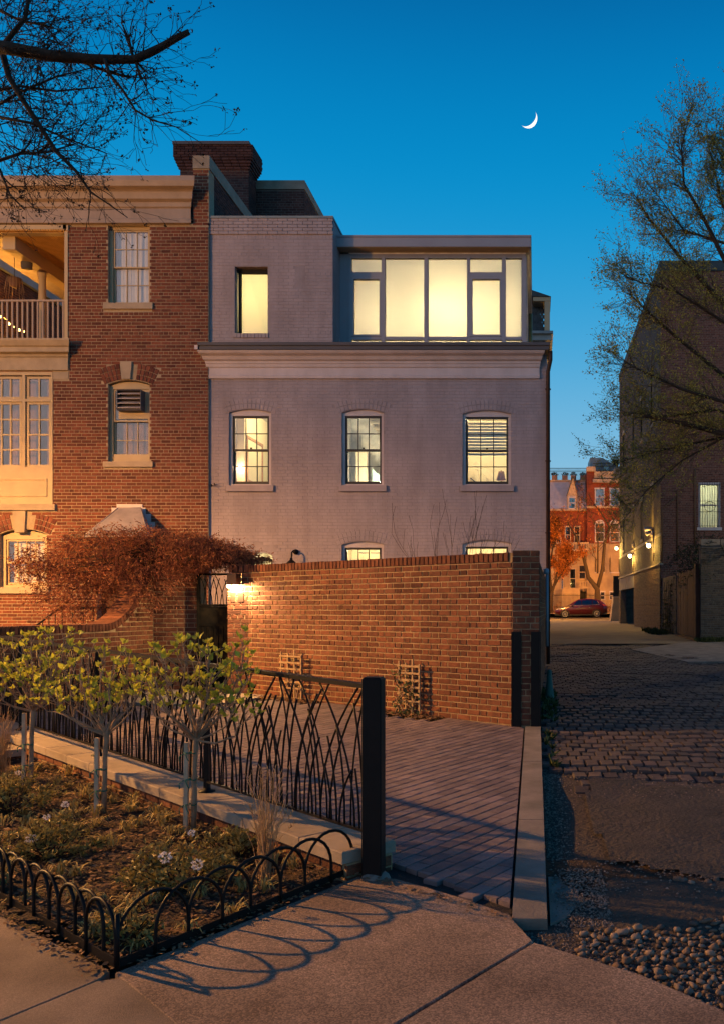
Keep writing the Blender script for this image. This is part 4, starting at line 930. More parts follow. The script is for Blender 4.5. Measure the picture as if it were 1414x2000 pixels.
# upper block
ub_op = [(GX(459), GX(523), GZ(651), GZ(520))]
u = MB(); cells(u, fg, GX(409.5), GX(650), GZ(690), GZ(427), ub_op, -.30, -.02); u.box(GX(650) - .3, GX(650), YG + .321, YG + 6, GZ(690), GZ(427)); u.box(GX(409.5), GX(650) - .301, YG + 5.7, YG + 6, GZ(690), GZ(427))
u.build('upper_wall', M['grey_paint_joint'], hg)
fu = Fr((0, YG + .02, 0))
bricks(hg, fu, GX(410), GX(650), GZ(684), GZ(466), .0695, .2105, .006, .0045, 'grey_paint', ub_op + [(GX(577), GX(596), GZ(564), GZ(518)), (GX(457), GX(525), GZ(660), GZ(650))], 'common', seed=15, stuff='upper_brickwork')
bricks(hg, fu, GX(410), GX(650), GZ(466), GZ(458) + .02, .14, .075, .006, .0045, 'grey_paint', (), 'stretcher', seed=16, stuff='soldier_course')
bricks(hg, fu, GX(408.8), GX(651), GZ(457.5), GZ(427), .0695, .2105, .007, .035, 'grey_paint', (), 'common', seed=17, stuff='parapet_band')
bricks(hg, fu, GX(577), GX(596), GZ(564), GZ(518), .0695, .2105, .007, -.02, 'grey_paint', (), 'stretcher', seed=18, stuff='blind_panel')
bricks(hg, fu, GX(457), GX(525), GZ(659.5), GZ(650.5), .1, .076, .007, .03, 'grey_paint', (), 'stretcher', seed=19, stuff='brick_sill')
bricks(hg, Fr((GX(650), YG + .02, 0), R(90)), 0, 5.9, GZ(690), GZ(428), .0695, .2105, .006, .0045, 'grey_paint', (), 'common', seed=20, stuff='upper_side_brickwork')
one('parapet_cap', hg, M['blue_metal'], lambda q: q.box(GX(408.7), GX(651.5), YG - .03, YG + 6.05, GZ(426.6), GZ(422.5)))
uw = MB(); uw.fbox(fg, GX(462), GX(466), GZ(650), GZ(524), -.26, -.16); uw.fbox(fg, GX(520.5), GX(523), GZ(650), GZ(524), -.26, -.16); uw.fbox(fg, GX(459), GX(523), GZ(528), GZ(520), -.26, -.16); uw.fbox(fg, GX(462), GX(523), GZ(651), GZ(648), -.26, -.16)
uw = uw.build('window', M['plain_dark'], hg); one('pane', uw, M['glass'], lambda q: q.fbox(fg, GX(466), GX(520.5), GZ(648), GZ(528), -.215, -.21))
one('roller_shade', uw, M['shade_cloth'], lambda q: sheet(q, fg, GX(463), GX(523), GZ(650), GZ(522), -.243))
ru = room(hg, fg, GX(430), GX(600), GZ(680), GZ(480), 1.8, 'room_wall', -.305); light('room_light', fg.p(GX(490), GZ(560), -1.25), 78, (1, .80, .32), .15, hg)
# glazed rooftop room
YA = 19.75; SA = YA / FP
AX = lambda px: (px - VX) * SA
AZ = lambda py: EYE - (py - VY) * SA
fa = Fr((0, YA, 0))
ro = one('rooftop_room', hg, M['grey_metal'], lambda q: (q.fbox(fa, AX(653), AX(682), AZ(690), AZ(493), -.12, .0), q.fbox(fa, AX(653), AX(1026), AZ(502), AZ(493.2), -.12, -.002)), label='glazed rooftop room with frosted lit panes')
one('fascia', ro, M['grey_metal'], lambda q: (q.box(AX(651), AX(1036), YA - .32, YA + 6.2, AZ(493), AZ(475)), q.box(AX(650), AX(1037), YA - .34, YA + 6.22, AZ(474.8), AZ(471.5))))
one('soffit', ro, M['cream_paint'], lambda q: q.box(AX(653), AX(1032), YA - .30, YA - .01, AZ(493.6), AZ(493.1)))
mu_ = MB()
for x0, x1 in [(682, 686.5), (745, 752), (828, 836), (911, 917), (979, 987), (1019, 1027)]: mu_.fbox(fa, AX(x0), AX(x1), AZ(690), AZ(502.2), -.10, .03)
vr = [(686.5, 745), (752, 828), (836, 911), (917, 979), (987, 1019)]
for x0, x1 in vr: mu_.fbox(fa, AX(x0), AX(x1), AZ(664), AZ(658), -.09, .022); mu_.fbox(fa, AX(x0), AX(x1), AZ(504.5), AZ(502.2), -.09, .02)
for x0, x1 in (vr[0], vr[3]): mu_.fbox(fa, AX(x0), AX(x1), AZ(541), AZ(532), -.09, .022)
mu_.build('mullion_frame', M['grey_metal'], ro)
for x0, x1 in (vr[0], vr[3]):
    vents = MB()
    for a, b, c, d in [(x0, x1, 546, 541.2), (x0, x1, 657.8, 654), (x0, x0 + 5, 654, 546), (x1 - 4, x1, 654, 546)]: vents.fbox(fa, AX(a), AX(b), AZ(c) if c > d else AZ(d), AZ(d), -.07, .035)
    vents.build('vent_sash', M['grey_metal'], ro)
def pane_(x0, x1, y0, y1): one('pane', ro, M['glass'], lambda q: q.fbox(fa, AX(x0), AX(x1), AZ(y1), AZ(y0), -.045, -.04))
for i, (x0, x1) in enumerate(vr):
    pane_(x0, x1, 664, 690)
    if i in (0, 3): pane_(x0, x1, 504.5, 532); pane_(x0 + 5, x1 - 4, 546, 654)
    else: pane_(x0, x1, 504.5, 658)
one('shade', ro, M['shade_cloth'], lambda q: [sheet(q, fa, AX(x0 - 3), AX(x1 + 3), AZ(690), AZ(503), -.123) for x0, x1 in vr])
# alley-side glazing of the rooftop room
fs = Fr((AX(1027), YA, 0), R(90)); sm2 = MB()
for uu in (.02, 1.1, 2.2, 3.3, 4.4): sm2.fbox(fs, uu, uu + .07, AZ(690), AZ(502), -.1, .012)
sm2.fbox(fs, .09, 4.4, AZ(664), AZ(658), -.09, .006); sm2.build('side_frame', M['grey_metal'], ro)
one('side_shade', ro, M['shade_cloth'], lambda q: sheet(q, fs, .09, 4.4, AZ(690), AZ(503), -.118))
one('downpipe', ro, M['brass'], lambda q: q.tube([(AX(1027) + .07, YA + 3.9, AZ(690)), (AX(1027) + .07, YA + 3.9, AZ(500))], .05, 8))
rm = MB(); rm.box(AX(655), AX(1020), YA + 3.0, YA + 3.05, AZ(690), AZ(496)); rm.box(AX(652), AX(655), YA + .13, YA + 3, AZ(690), AZ(496)); rm.box(AX(653), AX(1026), YA + .0, YA + 6, AZ(693), AZ(690.5)); rm.box(AX(653), AX(1026), YA + .0, YA + 6, AZ(496), AZ(493.4)); rm.build('room_wall', M['room_white'], ro)
for px_, py_, pw in [(868, 600, 92), (735, 615, 42), (965, 615, 42), (1008, 580, 10)]: light('room_light', fa.p(AX(px_), AZ(py_), -1.0), pw, (1, .80, .44), .12, ro)
# mansard rear wing
Ym = 30.0; mxx = lambda px: (px - VX) * Ym / FP; mz = lambda py: EYE - (py - VY) * Ym / FP
mw_ = thing('mansard_wing', (mxx(1045), Ym, zg(Ym)), 'slate mansard rear wing showing past the rooftop room', 'building')
one('wall', mw_, M['grey_paint'], lambda q: q.box(mxx(980), mxx(1068), Ym + .1, Ym + 8, zg(30), mz(684)))
one('mansard', mw_, M['slate'], lambda q: q.hexa([(mxx(980), Ym + .05, mz(651)), (mxx(1064), Ym + .05, mz(651)), (mxx(1064), Ym + 7, mz(651)), (mxx(980), Ym + 7, mz(651)), (mxx(980), Ym + .7, mz(575)), (mxx(1045), Ym + .7, mz(575)), (mxx(1045), Ym + 7, mz(575)), (mxx(980), Ym + 7, mz(575))]))
for i in range(9):
    for j in range(4):
        one('slate', mw_, M['slate'], lambda q: q.box(mxx(1037 + j * 6 + (i % 2) * 3), mxx(1042.6 + j * 6 + (i % 2) * 3), Ym + .02 + i * .06, Ym + .06 + i * .07, mz(650 - i * 7), mz(644 - i * 7)))
one('dormer_frame', mw_, M['cream_paint'], lambda q: (q.box(mxx(1062.5), mxx(1073), Ym - .1, Ym + 1.2, mz(651), mz(590)), q.box(mxx(1040), mxx(1073.5), Ym - .12, Ym + 1.2, mz(590), mz(582.5))))
one('dormer_roof', mw_, M['slate'], lambda q: q.prism([(mxx(1030), Ym - .16, mz(567)), (mxx(1030), Ym - .16, mz(582)), (mxx(1075), Ym - .16, mz(582))], (0, 1.6, 0)))
one('cornice', mw_, M['blue_metal'], lambda q: (q.box(mxx(1030), mxx(1079), Ym - .35, Ym + 3, mz(657), mz(652)), q.box(mxx(1030), mxx(1076), Ym - .22, Ym + 3, mz(668), mz(657.2)), [q.box(mxx(1044 + i * 6), mxx(1047 + i * 6), Ym - .1, Ym + .1, mz(675), mz(668.2)) for i in range(4)]))
# downpipe, wall lamp, small bracket
dp = thing('downpipe', (GX(1069), YG - .03, zg(YG)), 'dark downpipe at the alley corner of the grey house', 'downpipe')
px_ = GX(1069.5)
one('pipe', dp, M['brown_box'], lambda q: q.tube([(px_ + .05, YG - .22, GZ(692)), (px_ + .05, YG - .22, GZ(708)), (px_, YG - .06, GZ(728)), (px_, YG - .06, zg(YG))], .042, 8))
one('bracket', dp, M['brown_box'], lambda q: [q.box(px_ - .06, px_ + .06, YG - .06, YG - .0, GZ(v + 2), GZ(v)) for v in (760, 900, 1040)])
wlm = thing('barn_lamp', fg.p(GX(578), GZ(1078), 0), 'dark gooseneck barn lamp on the grey wall above the garden wall', 'lamp')
one('back_plate', wlm, M['black_metal'], lambda q: q.tube([fg.p(GX(579), GZ(1078), .0), fg.p(GX(579), GZ(1078), .05)], .055, 14))
one('neck', wlm, M['black_metal'], lambda q: q.tube([fg.p(GX(579), GZ(1078), .05), fg.p(GX(578), GZ(1076), .15), fg.p(GX(576), GZ(1080), .22), fg.p(GX(575), GZ(1094), .22)], .016, 8))
one('shade', wlm, M['black_metal'], lambda q: q.lathe(fg.p(GX(575), GZ(1103), .22), [(.125, 0), (.12, .01), (.07, .06), (.03, .09), (.025, .13)], 16))
br_ = thing('wall_bracket', fg.p(GX(418), GZ(948), 0), 'small iron scroll bracket on the grey wall by the brick house', 'bracket')
one('scroll', br_, M['black_metal'], lambda q: (q.tube([fg.p(GX(414), GZ(950), 0), fg.p(GX(416), GZ(947), .08), fg.p(GX(419), GZ(950), .10)], .012, 5), q.tube([fg.p(GX(420), GZ(947), 0), fg.p(GX(422), GZ(945), .08), fg.p(GX(424), GZ(949), .1)], .012, 5)))
# ================================================================== GARDEN WALL, GATE, CURVED WALL
WT = 2.35
gw = thing('garden_wall', (WR.x, WR.y, zg(WR.y)), 'oblique brick garden wall with rowlock cap behind the driveway', 'wall')
aw = math.atan2(-WD.y, -WD.x)          # u runs from the gate end to the pier end
fw = Fr((WE.x, WE.y, 0), aw)
w = MB(); w.fbox(fw, 0, WLEN, .1, WT - .115, -.30, 0); w.fbox(fw, 0, WLEN, WT - .115, WT - .012, -.28, -.012); w.build('mortar_core', M['mortar_garden'], gw)
zb = .30
bricks(gw, fw, .0, WLEN - .002, WT - .112 - 28 * .0695, WT - .112, .0695, .212, .0135, .007, 'brick_garden', (), 'flemish', score=lambda u, v: -u + abs(v - 1.5) * .5, nind=300, seed=41, jit=.0035)
cap_m = bpy.data.meshes.new('cap_brick'); cap_m.from_pydata(brick_verts(.066, .105, .16, .006), [], BF); cap_m.materials.append(M['brick_garden'])
for v in cap_m.vertices:
    if v.co.y > -.1: v.co.y = .17
k = 0; u = .033
while u < WLEN - .03:
    inst('cap_brick', cap_m, gw, fw.p(u, WT - .058 + rnd.uniform(-.003, .003), -.15), (rnd.uniform(-.01, .01), rnd.uniform(-.02, .02), aw)); u += .0755
# end pier at the alley
PX0, PX1, PY0 = -.265, .047, 10.28
ep = thing('wall_pier', (-.11, PY0, zg(PY0)), 'dark brick end pier of the garden wall with steel corner guards', 'pier')
w = MB(); w.box(PX0 + .004, PX1 - .006, PY0 + .008, PY0 + .42, .1, WT + .015); w.build('mortar_core', M['mortar_garden'], ep)
fpf = Fr((PX0, PY0 + .008, 0)); fps = Fr((PX1 - .006, PY0 + .008, 0), R(90))
bricks(ep, fpf, 0, PX1 - PX0, WT + .02 - 29 * .0695, WT + .02, .0695, .212, .0115, .007, 'brick_garden', (), 'common', score=lambda u, v: -v, nind=80, seed=43)
bricks(ep, fps, 0, .41, WT + .02 - 29 * .0695, WT + .02, .0695, .212, .0115, .007, 'brick_garden', (), 'common', score=lambda u, v: -v, nind=80, seed=44)
gt = EYE - (1234 - VY) * PY0 / FP; gbz = zg(PY0) - .05
def guard(q, x, s):
    q.box(min(x, x + s * .10), max(x, x + s * .10), PY0 - .012, PY0 - .002, gbz, gt); q.box(min(x - s * .012, x - s * .002), max(x - s * .012, x - s * .002), PY0 - .012, PY0 + .10, gbz, gt)
one('corner_guard', ep, M['black_metal'], lambda q: guard(q, PX0, 1)); one('corner_guard', ep, M['black_metal'], lambda q: guard(q, PX1, -1))
# return wall along the alley back to the house
rw = thing('alley_garden_wall', (.06, 15, zg(15)), 'brick garden wall along the alley edge, seen nearly edge on', 'wall')
ra_ = math.atan2(18.9 - 10.72, .215 - .02); fr_ = Fr((.015, 10.72, 0), ra_)
one('mortar_core', rw, M['mortar_garden'], lambda q: q.fbox(fr_, 0, 8.15, .2, WT - .01, -.28, -.008))
bricks(rw, fr_, 0, 8.15, WT - 28 * .0695, WT, .0695, .212, .0115, .004, 'brick_garden', (), 'flemish', seed=45)
# gate pier with sconce
fgp = Fr((WE.x - .245, WE.y + .10, 0), R(-6))
gp_ = thing('gate_pier', (WE.x - .1, WE.y, zg(WE.y)), 'brick gate pier carrying a box lamp and house number', 'pier')
one('mortar_core', gp_, M['mortar_garden'], lambda q: q.fbox(fgp, 0, .34, .1, WT - .12, -.3, .12))
fgf = Fr(fgp.p(0, 0, .12), R(-6)); fgs = Fr(fgp.p(.34, 0, .12), R(84))
bricks(gp_, fgf, 0, .34, WT - .112 - 27 * .0695, WT - .112, .0695, .212, .0115, .007, 'brick_garden', (), 'common', score=lambda u, v: -v, nind=120, seed=46)
bricks(gp_, fgs, 0, .3, WT - .112 - 27 * .0695, WT - .112, .0695, .212, .0115, .007, 'brick_garden', (), 'common', seed=47)
for i in range(4): inst('cap_brick', cap_m, gp_, fgp.p(.045 + i * .081, WT - .058, -.03), (0, 0, R(-6)))
sc_ = thing('wall_sconce', fgf.p(.13, 2.0, 0), 'brown box sconce throwing light down the gate pier', 'lamp')
sx0, sx1, sv0, sv1 = .075, .215, EYE - (1142 - VY) * 13.4 / FP, EYE - (1121 - VY) * 13.4 / FP
def sbox(q):
    q.fbox(fgf, sx0, sx0 + .008, sv0, sv1, .012, .19); q.fbox(fgf, sx1 - .008, sx1, sv0, sv1, .012, .19); q.fbox(fgf, sx0 + .008, sx1 - .008, sv0, sv1, .182, .19); q.fbox(fgf, sx0 + .008, sx1 - .008, sv1 - .008, sv1, .012, .182)
one('housing', sc_, M['brown_box'], sbox)
one('bulb', sc_, M['bulb_white'], lambda q: q.lathe(fgf.p(.145, sv0 + .05, .075), [(.001, -.03), (.02, -.02), (.026, 0), (.02, .02), (.001, .03)], 10))
light('sconce_light', fgf.p(.145, sv0 + .004, .12), 150, (1, .66, .30), .025, sc_)
one('number_plate', gp_, M['brown_box'], lambda q: (q.fbox(fgf, .05, .12, sv0 - .26, sv0 - .12, .008, .013), q.fbox(fgf, .16, .25, sv0 - .26, sv0 - .12, .008, .013)))
one('bell_push', gp_, M['grey_metal'], lambda q: q.fbox(fgf, .01, .05, sv0 - .05, sv0 - .0, .008, .05))
# gate
GYY = 13.85
ga, gb = Vector((W(386, 1200, GYY).x, GYY, 0)), Vector((fgp.p(-.01, 0, 0).x, GYY - .1, 0))
fgt = Fr(ga, math.atan2(gb.y - ga.y, gb.x - ga.x)); gl = (gb - ga).length; gzb = zg(GYY) + .05; gtop = EYE - (1120 - VY) * GYY / FP; gmid = EYE - (1182 - VY) * GYY / FP
gate = thing('garden_gate', (ga.x + gl / 2, GYY, gzb), 'dark steel garden gate with curved reed bars above a solid panel', 'gate')
one('gate_frame', gate, M['gate_metal'], lambda q: (q.fbox(fgt, 0, .045, gzb, gtop, -.02, .02), q.fbox(fgt, gl - .045, gl, gzb, gtop, -.02, .02), q.fbox(fgt, .045, gl - .045, gtop - .03, gtop, -.018, .018), q.fbox(fgt, .045, gl - .045, gmid - .02, gmid + .015, -.018, .018)))
one('solid_panel', gate, M['gate_metal'], lambda q: (q.fbox(fgt, .046, gl - .046, gzb, gmid - .021, -.006, .006), q.fbox(fgt, .046, gl - .046, gmid - .32, gmid - .305, .006, .014)))
for i in range(5): one('panel_rib', gate, M['gate_metal'], lambda q: q.fbox(fgt, .09 + i * .085, .10 + i * .085, gzb + .02, gmid - .33, .006, .016))
for i in range(11):
    u0 = .05 + (gl - .1) * (i + .3) / 11; bend = rnd.uniform(.06, .14) * (1 if i % 2 else -1); h = gtop - gmid - rnd.uniform(.0, .12)
    one('reed', gate, M['gate_metal'], lambda q: q.tube([fgt.p(min(max(u0 + bend * (t / 6) ** 2, .04), gl - .04), gmid + h * t / 6, 0) for t in range(7)], .007, 5))
one('handle', gate, M['brass'], lambda q: q.tube([fgt.p(gl - .07, gmid - .2, .02), fgt.p(gl - .07, gmid - .2, .07)], .014, 8))
# curved wall west of the gate
cw = thing('curved_wall', (-6.1, 12.5, zg(12.5)), 'dark brick wall sweeping up in a curve beside the red maple', 'wall')
p0, p1 = Vector((-6.75, 8.6, 0)), Vector((-5.96, 14.0, 0)); a1 = math.atan2(p1.y - p0.y, p1.x - p0.x); f1 = Fr(p0, a1); L1 = (p1 - p0).length
def ctop(u):
    t = u - (L1 - 1.25)
    return 1.47 if t < 0 else 1.47 + .86 * min(1, (t / 1.2)) ** 2.1
w = MB(); nseg = 40
for i in range(nseg):
    ua, ub = L1 * i / nseg, L1 * (i + 1) / nseg; ta, tb_ = ctop(ua) - .09, ctop(ub) - .09; P = f1.p
    w.hexa([P(ua, .1, 0), P(ub, .1, 0), P(ub, .1, -.28), P(ua, .1, -.28), P(ua, ta, 0), P(ub, tb_, 0), P(ub, tb_, -.28), P(ua, ta, -.28)])
f2 = Fr((-5.96, 14.0, 0), 0); L2 = ga.x - .01 + 5.96
w.fbox(f2, 0, L2, .1, WT - .11, -.28, 0); w.build('mortar_core', M['mortar_garden'], cw)
bricks(cw, f1, 0, L1 - .01, .25, 2.4, .0695, .212, .0115, .007, 'brick_garden', (), 'flemish', top=lambda u: ctop(u) - .09, seed=51, score=lambda u, v: -u, nind=100)
bricks(cw, f2, 0.01, L2, WT - .11 - 28 * .0695, WT - .11, .0695, .212, .0115, .007, 'brick_garden', (), 'flemish', seed=52, score=lambda u, v: -v, nind=100)
u = .04
while u < L1:
    sl = math.atan2(ctop(min(u + .02, L1)) - ctop(u - .02), .04)
    inst('cap_brick', cap_m, cw, f1.p(u, ctop(u) - .045, -.14), (0, 0, 0)).matrix_basis = Matrix.Translation(f1.p(u, ctop(u) - .045, -.14) - wl(cw)) @ Matrix.Rotation(a1, 4, 'Z') @ Matrix.Rotation(-sl, 4, 'Y')
    u += .0755 * max(.3, math.cos(sl))
u = .04
while u < L2: inst('cap_brick', cap_m, cw, f2.p(u, WT - .055, -.14)); u += .0755
# ---- trellises with climbers on the garden wall
def trellis(px0, px1, py_top, py_bot, label, plabel, nleaf, mleaf):
    u0 = None
    best = min((abs(VX + FP * fw.p(t * .01).x / fw.p(t * .01).y - px0), t * .01) for t in range(0, 519)); u0 = best[1]
    u1 = min((abs(VX + FP * fw.p(t * .01).x / fw.p(t * .01).y - px1), t * .01) for t in range(0, 519))[1]
    Y = fw.p(u0).y; z1 = EYE - (py_top - VY) * Y / FP; z0 = zg(Y) + .02
    t = thing('trellis', fw.p((u0 + u1) / 2, z0, .1), label, 'trellis', 'wooden trellises on the garden wall')
    for i in range(4):
        uu = u0 + (u1 - u0) * i / 3; one('stile', t, M['wood_pale'], lambda q: q.fbox(fw, uu - .012, uu + .012, z0, z1 - (.0, .02, -.03, .03)[i], .085, .105))
    for i in range(6):
        vv = z0 + .14 + (z1 - z0 - .2) * i / 5; one('slat', t, M['wood_pale'], lambda q: q.fbox(fw, u0 - .02, u1 + .02, vv - .012, vv + .012, .1055, .118))
    pl_ = thing('climbing_plant', fw.p((u0 + u1) / 2, z0 - .03, .14), plabel, 'climber', 'climbers on the trellises')
    st_ = MB(); lf = MB()
    for s in range(5):
        uu = u0 + (u1 - u0) * rnd.random(); hh = (z1 - z0) * rnd.uniform(.6, .98); pts = [fw.p(uu + .06 * math.sin(k * 1.3 + s), z0 - .05 + hh * k / 7, .13 + .02 * math.cos(k * 2)) for k in range(8)]
        st_.tube(pts, [.008 - .0007 * k for k in range(8)], 5)
        for k in range(nleaf // 5):
            p = pts[rnd.randrange(8)] + Vector((rnd.gauss(0, .05), rnd.gauss(0, .04), rnd.gauss(0, .05))); lf.leaf(p, (rnd.uniform(-1, 1), rnd.uniform(-1, .2), rnd.uniform(-1, .5)), rnd.uniform(.035, .065), .6)
    st_.build('stem', M['bark_pale'], pl_); lf.build('foliage', M[mleaf], pl_, kind='stuff')
trellis(561, 600, 1272, 1365, 'small wooden trellis on the garden wall nearer the gate', 'sparse climber on the trellis nearer the gate', 30, 'leaf_shrub')
trellis(790, 830, 1290, 1400, 'small wooden trellis on the garden wall behind the black post', 'leafy green climber on the trellis behind the black post', 190, 'leaf_ivy')
ps = MB()
for k in range(1500):
    t = rnd.choice((rnd.uniform(1.05, 2.3), rnd.uniform(3.35, 4.55))); d = rnd.uniform(.02, .28); p = WR + WD * t - Vector((.615, .789, 0)) * d
    flake(ps, p.x, p.y, zg(p.y) + rnd.uniform(-.01, .02), rnd.uniform(.015, .04), .5)
ps.build('wall_mulch', M['mulch'], kind='stuff', label='dark mulch strips at the foot of the garden wall', cat='mulch')
# ---- bare shrub behind the wall
def grow(mb, p, d, L, r, lev, rg, leafs=None, spread=.6, seg=4, nch=3, up=.15, wob=.18, sides=4, tips=None, rmin=.0016, lr=.62):
    pts = [Vector(p)]; rad = [r]; d = Vector(d).normalized(); cur = Vector(p)
    for i in range(seg):
        d = (d + Vector((rg.gauss(0, wob), rg.gauss(0, wob), rg.gauss(0, wob) + up * .3))).normalized(); cur = cur + d * (L / seg); pts.append(cur.copy()); rad.append(max(rmin, r * (1 - .62 * (i + 1) / seg)))
    mb.tube(pts, rad, sides if r > .01 else 3, cap=False)
    if lev <= 0:
        if tips is not None: tips.append((pts[-1], d))
        if leafs: leafs(pts, d)
        return
    for c in range(nch):
        k = rg.randint(1, seg) if c else seg
        ax = Vector((rg.gauss(0, 1), rg.gauss(0, 1), rg.gauss(0, 1))); ax = (ax - d * ax.dot(d)).normalized()
        nd = (d * math.cos(spread) + ax * math.sin(spread) * rg.uniform(.5, 1.2) + Z * up).normalized()
        grow(mb, pts[k], nd, L * rg.uniform(lr - .12, lr + .12), max(rmin, rad[k] * .75), lev - 1, rg, leafs, spread, max(2, seg - 1), nch, up, wob, sides, tips, rmin, lr)
for bx, by_, hh, nst, lbl in [(880, 1120, 1.25, 6, 'bare twiggy shrub behind the garden wall under the right windows'), (940, 1115, .95, 5, 'bare reddish shrub reaching over the wall before the right lower window')]:
    b = W(bx, 1250, 16.0); b.z = zg(16) + .02; sb = thing('bare_shrub', b, lbl, 'shrub', 'bare shrubs behind the garden wall'); m1 = MB(); rg = random.Random(bx)
    for s in range(nst): grow(m1, b, (rg.gauss(0, .22), rg.gauss(0, .22), 1), 1.55 * hh, .012, 2, rg, None, .35, 6, 3, .3, .09, 4, rmin=.0028, lr=.5)
    m1.build('twigs', M['bark'], sb)
# ================================================================== FENCE, LOW WALL
lw = thing('low_wall', (CA.x, CA.y, zg(CA.y)), 'low brick wall with pale stone coping under the reed fence', 'wall')
fl = Fr((CA + FD * 6.6).to_tuple(), math.atan2(-FD.y, -FD.x)); LL = 6.6
fl.O.z = 0
w = MB()
for i in range(12):
    ua, ub = LL * i / 12, LL * (i + 1) / 12; za, zb_ = copz(LL - ua) - .07, copz(LL - ub) - .07; P = fl.p
    w.hexa([P(ua, .05, -.03), P(ub, .05, -.03), P(ub, .05, -.35), P(ua, .05, -.35), P(ua, za, -.03), P(ub, zb_, -.03), P(ub, zb_, -.35), P(ua, za, -.35)])
w.build('mortar_core', M['mortar_garden'], lw)
for c in range(5):
    u = .0 + (c % 2) * .105
    while u + .2 < LL:
        um = u + .1; v = copz(LL - um) - .07 - .0695 * (c + .5)
        o = inst('brick', brick_mesh(.2, .058, .008, M['brick_garden'], 'bg'), lw, fl.p(um, v, -.03), (0, 0, fl.a)); u += .212
bricks(lw, Fr(fl.p(LL, 0, -.03), fl.a + R(90)), .0, .31, copz(0) - .07 - 5 * .0695, copz(0) - .072, .0695, .212, .0115, .008, 'brick_garden', (), 'stretcher', seed=62, score=lambda u, v: u, nind=20)
u = 0; k = 0
while u < LL - .02:
    L_ = rnd.choice((.58, .62, .66, .5)); ub = min(LL, u + L_); P = fl.p; za, zb_ = copz(LL - u), copz(LL - ub); g_ = .004; e_ = .006
    c_ = [P(u + g_, za - .068, .0), P(ub - g_, zb_ - .068, .0), P(ub - g_, zb_ - .068, -.38), P(u + g_, za - .068, -.38), P(u + g_, za - e_, 0), P(ub - g_, zb_ - e_, 0), P(ub - g_, zb_ - e_, -.38), P(u + g_, za - e_, -.38), P(u + g_ + e_, za, -e_), P(ub - g_ - e_, zb_, -e_), P(ub - g_ - e_, zb_, -.38 + e_), P(u + g_ + e_, za, -.38 + e_)]
    m_ = MB(); m_.add(c_, [(0, 3, 2, 1), (8, 9, 10, 11)] + [(i, (i + 1) % 4, (i + 1) % 4 + 4, i + 4) for i in range(4)] + [(i + 4, (i + 1) % 4 + 4, (i + 1) % 4 + 8, i + 8) for i in range(4)]); m_.build('coping_stone', M['coping'], lw); u = ub
# short return of the low wall at the far left
rt = thing('low_wall_return', xy(CA + FD * 5.1) + (zg(8.5),), 'short return of the low coped wall at the left edge', 'wall')
q0 = CA + FD * 5.05 - FN * .0; f3 = Fr((q0 - FN * 1.6).to_tuple(), math.atan2(FN.y, FN.x)); f3.O.z = 0
one('core', rt, M['mortar_garden'], lambda q: q.fbox(f3, 0, 1.55, .1, copz(5) - .12, -.3, 0))
bricks(rt, f3, 0, 1.56, .19, copz(5) - .11, .0695, .212, .0115, .007, 'brick_garden', (), 'stretcher', seed=61, score=lambda u, v: u, nind=60)
for i in range(3): one('coping_stone', rt, M['coping'], lambda q: q.fbox(f3, .52 * i + .003, .52 * i + .515, copz(5) - .115, copz(5) - .05, -.34, .04))
# big black corner post
pb = Vector((-.925, 5.13, 0)); post = thing('gate_post', (pb.x, pb.y, zg(5.13)), 'thick square black steel post at the driveway corner', 'post')
ptop = EYE - (1322 - VY) * 5.13 / FP
fpo = Fr((pb.x, pb.y, 0), R(-4))
def pbox(q):
    h, c = .056, .006; zs = [(zg(5.13) - .05, h), (ptop - .012, h), (ptop, h - .01)]; vs_ = []
    for z, s in zs:
        for a, b in ((-s + c, -s), (s - c, -s), (s, -s + c), (s, s - c), (s - c, s), (-s + c, s), (-s, s - c), (-s, -s + c)): vs_.append(fpo.p(a, z, -b))
    q.add(vs_, [(j * 8 + i, j * 8 + (i + 1) % 8, (j + 1) * 8 + (i + 1) % 8, (j + 1) * 8 + i) for j in range(2) for i in range(8)] + [tuple(range(16, 24))])
one('shaft', post, M['black_metal'], pbox)
one('footing', post, M['concrete'], lambda q: rock(q, (pb.x + .02, pb.y - .02, zg(5.1) - .03), .11, random.Random(3)))
# reed fence
fence = thing('reed_fence', (pb.x, pb.y, copz(0)), 'black steel fence of curved crossing reed bars on the low wall', 'fence')
fc0 = CA + FN * .20; fd_a = math.atan2(-FD.y, -FD.x)
def fpnt(t, h, n=0): b = fc0 + FD * t - FN * n; return Vector((b.x, b.y, copz(t) + h))
RH = .925
ptz = [1.964, 3.93, 5.9]
one('top_rail', fence, M['black_metal'], lambda q: q.sqbar(fpnt(-.05, RH), fpnt(6.6, RH), .055, .026))
one('bottom_rail', fence, M['black_metal'], lambda q: q.sqbar(fpnt(-.05, .075), fpnt(6.6, .075), .028, .014))
for t in ptz:
    po = one('fence_post', fence, M['black_metal'], lambda q: q.sqbar(fpnt(t, .0), fpnt(t, RH - .013), .038))
    one('foot_plate', po, M['black_metal'], lambda q: (q.lathe(fpnt(t, .0), [(.062, 0), (.06, .01), (.03, .016), (.026, .03)], 10)))
rg = random.Random(12); t = .03; sd = 1
while t < 6.5:
    if min(abs(t - p) for p in ptz) > .02:
        full = rg.random() < .38; h = RH - .02 if full else rg.uniform(.40, .88); sd = -sd if rg.random() < .75 else sd; lean = sd * rg.uniform(.10, .38) * (h / .85) ** 1.5; n0 = rg.uniform(-.012, .012)
        kk = rg.uniform(2.0, 2.5); rr = rg.choice((.0060, .0068, .0072))
        one('reed', fence, M['black_metal'], lambda q: q.tube([fpnt(t + lean * (i / 8) ** kk, .07 + (h - .07) * i / 8, n0) for i in range(9)], rr, 6))
    t += rg.uniform(.030, .052)
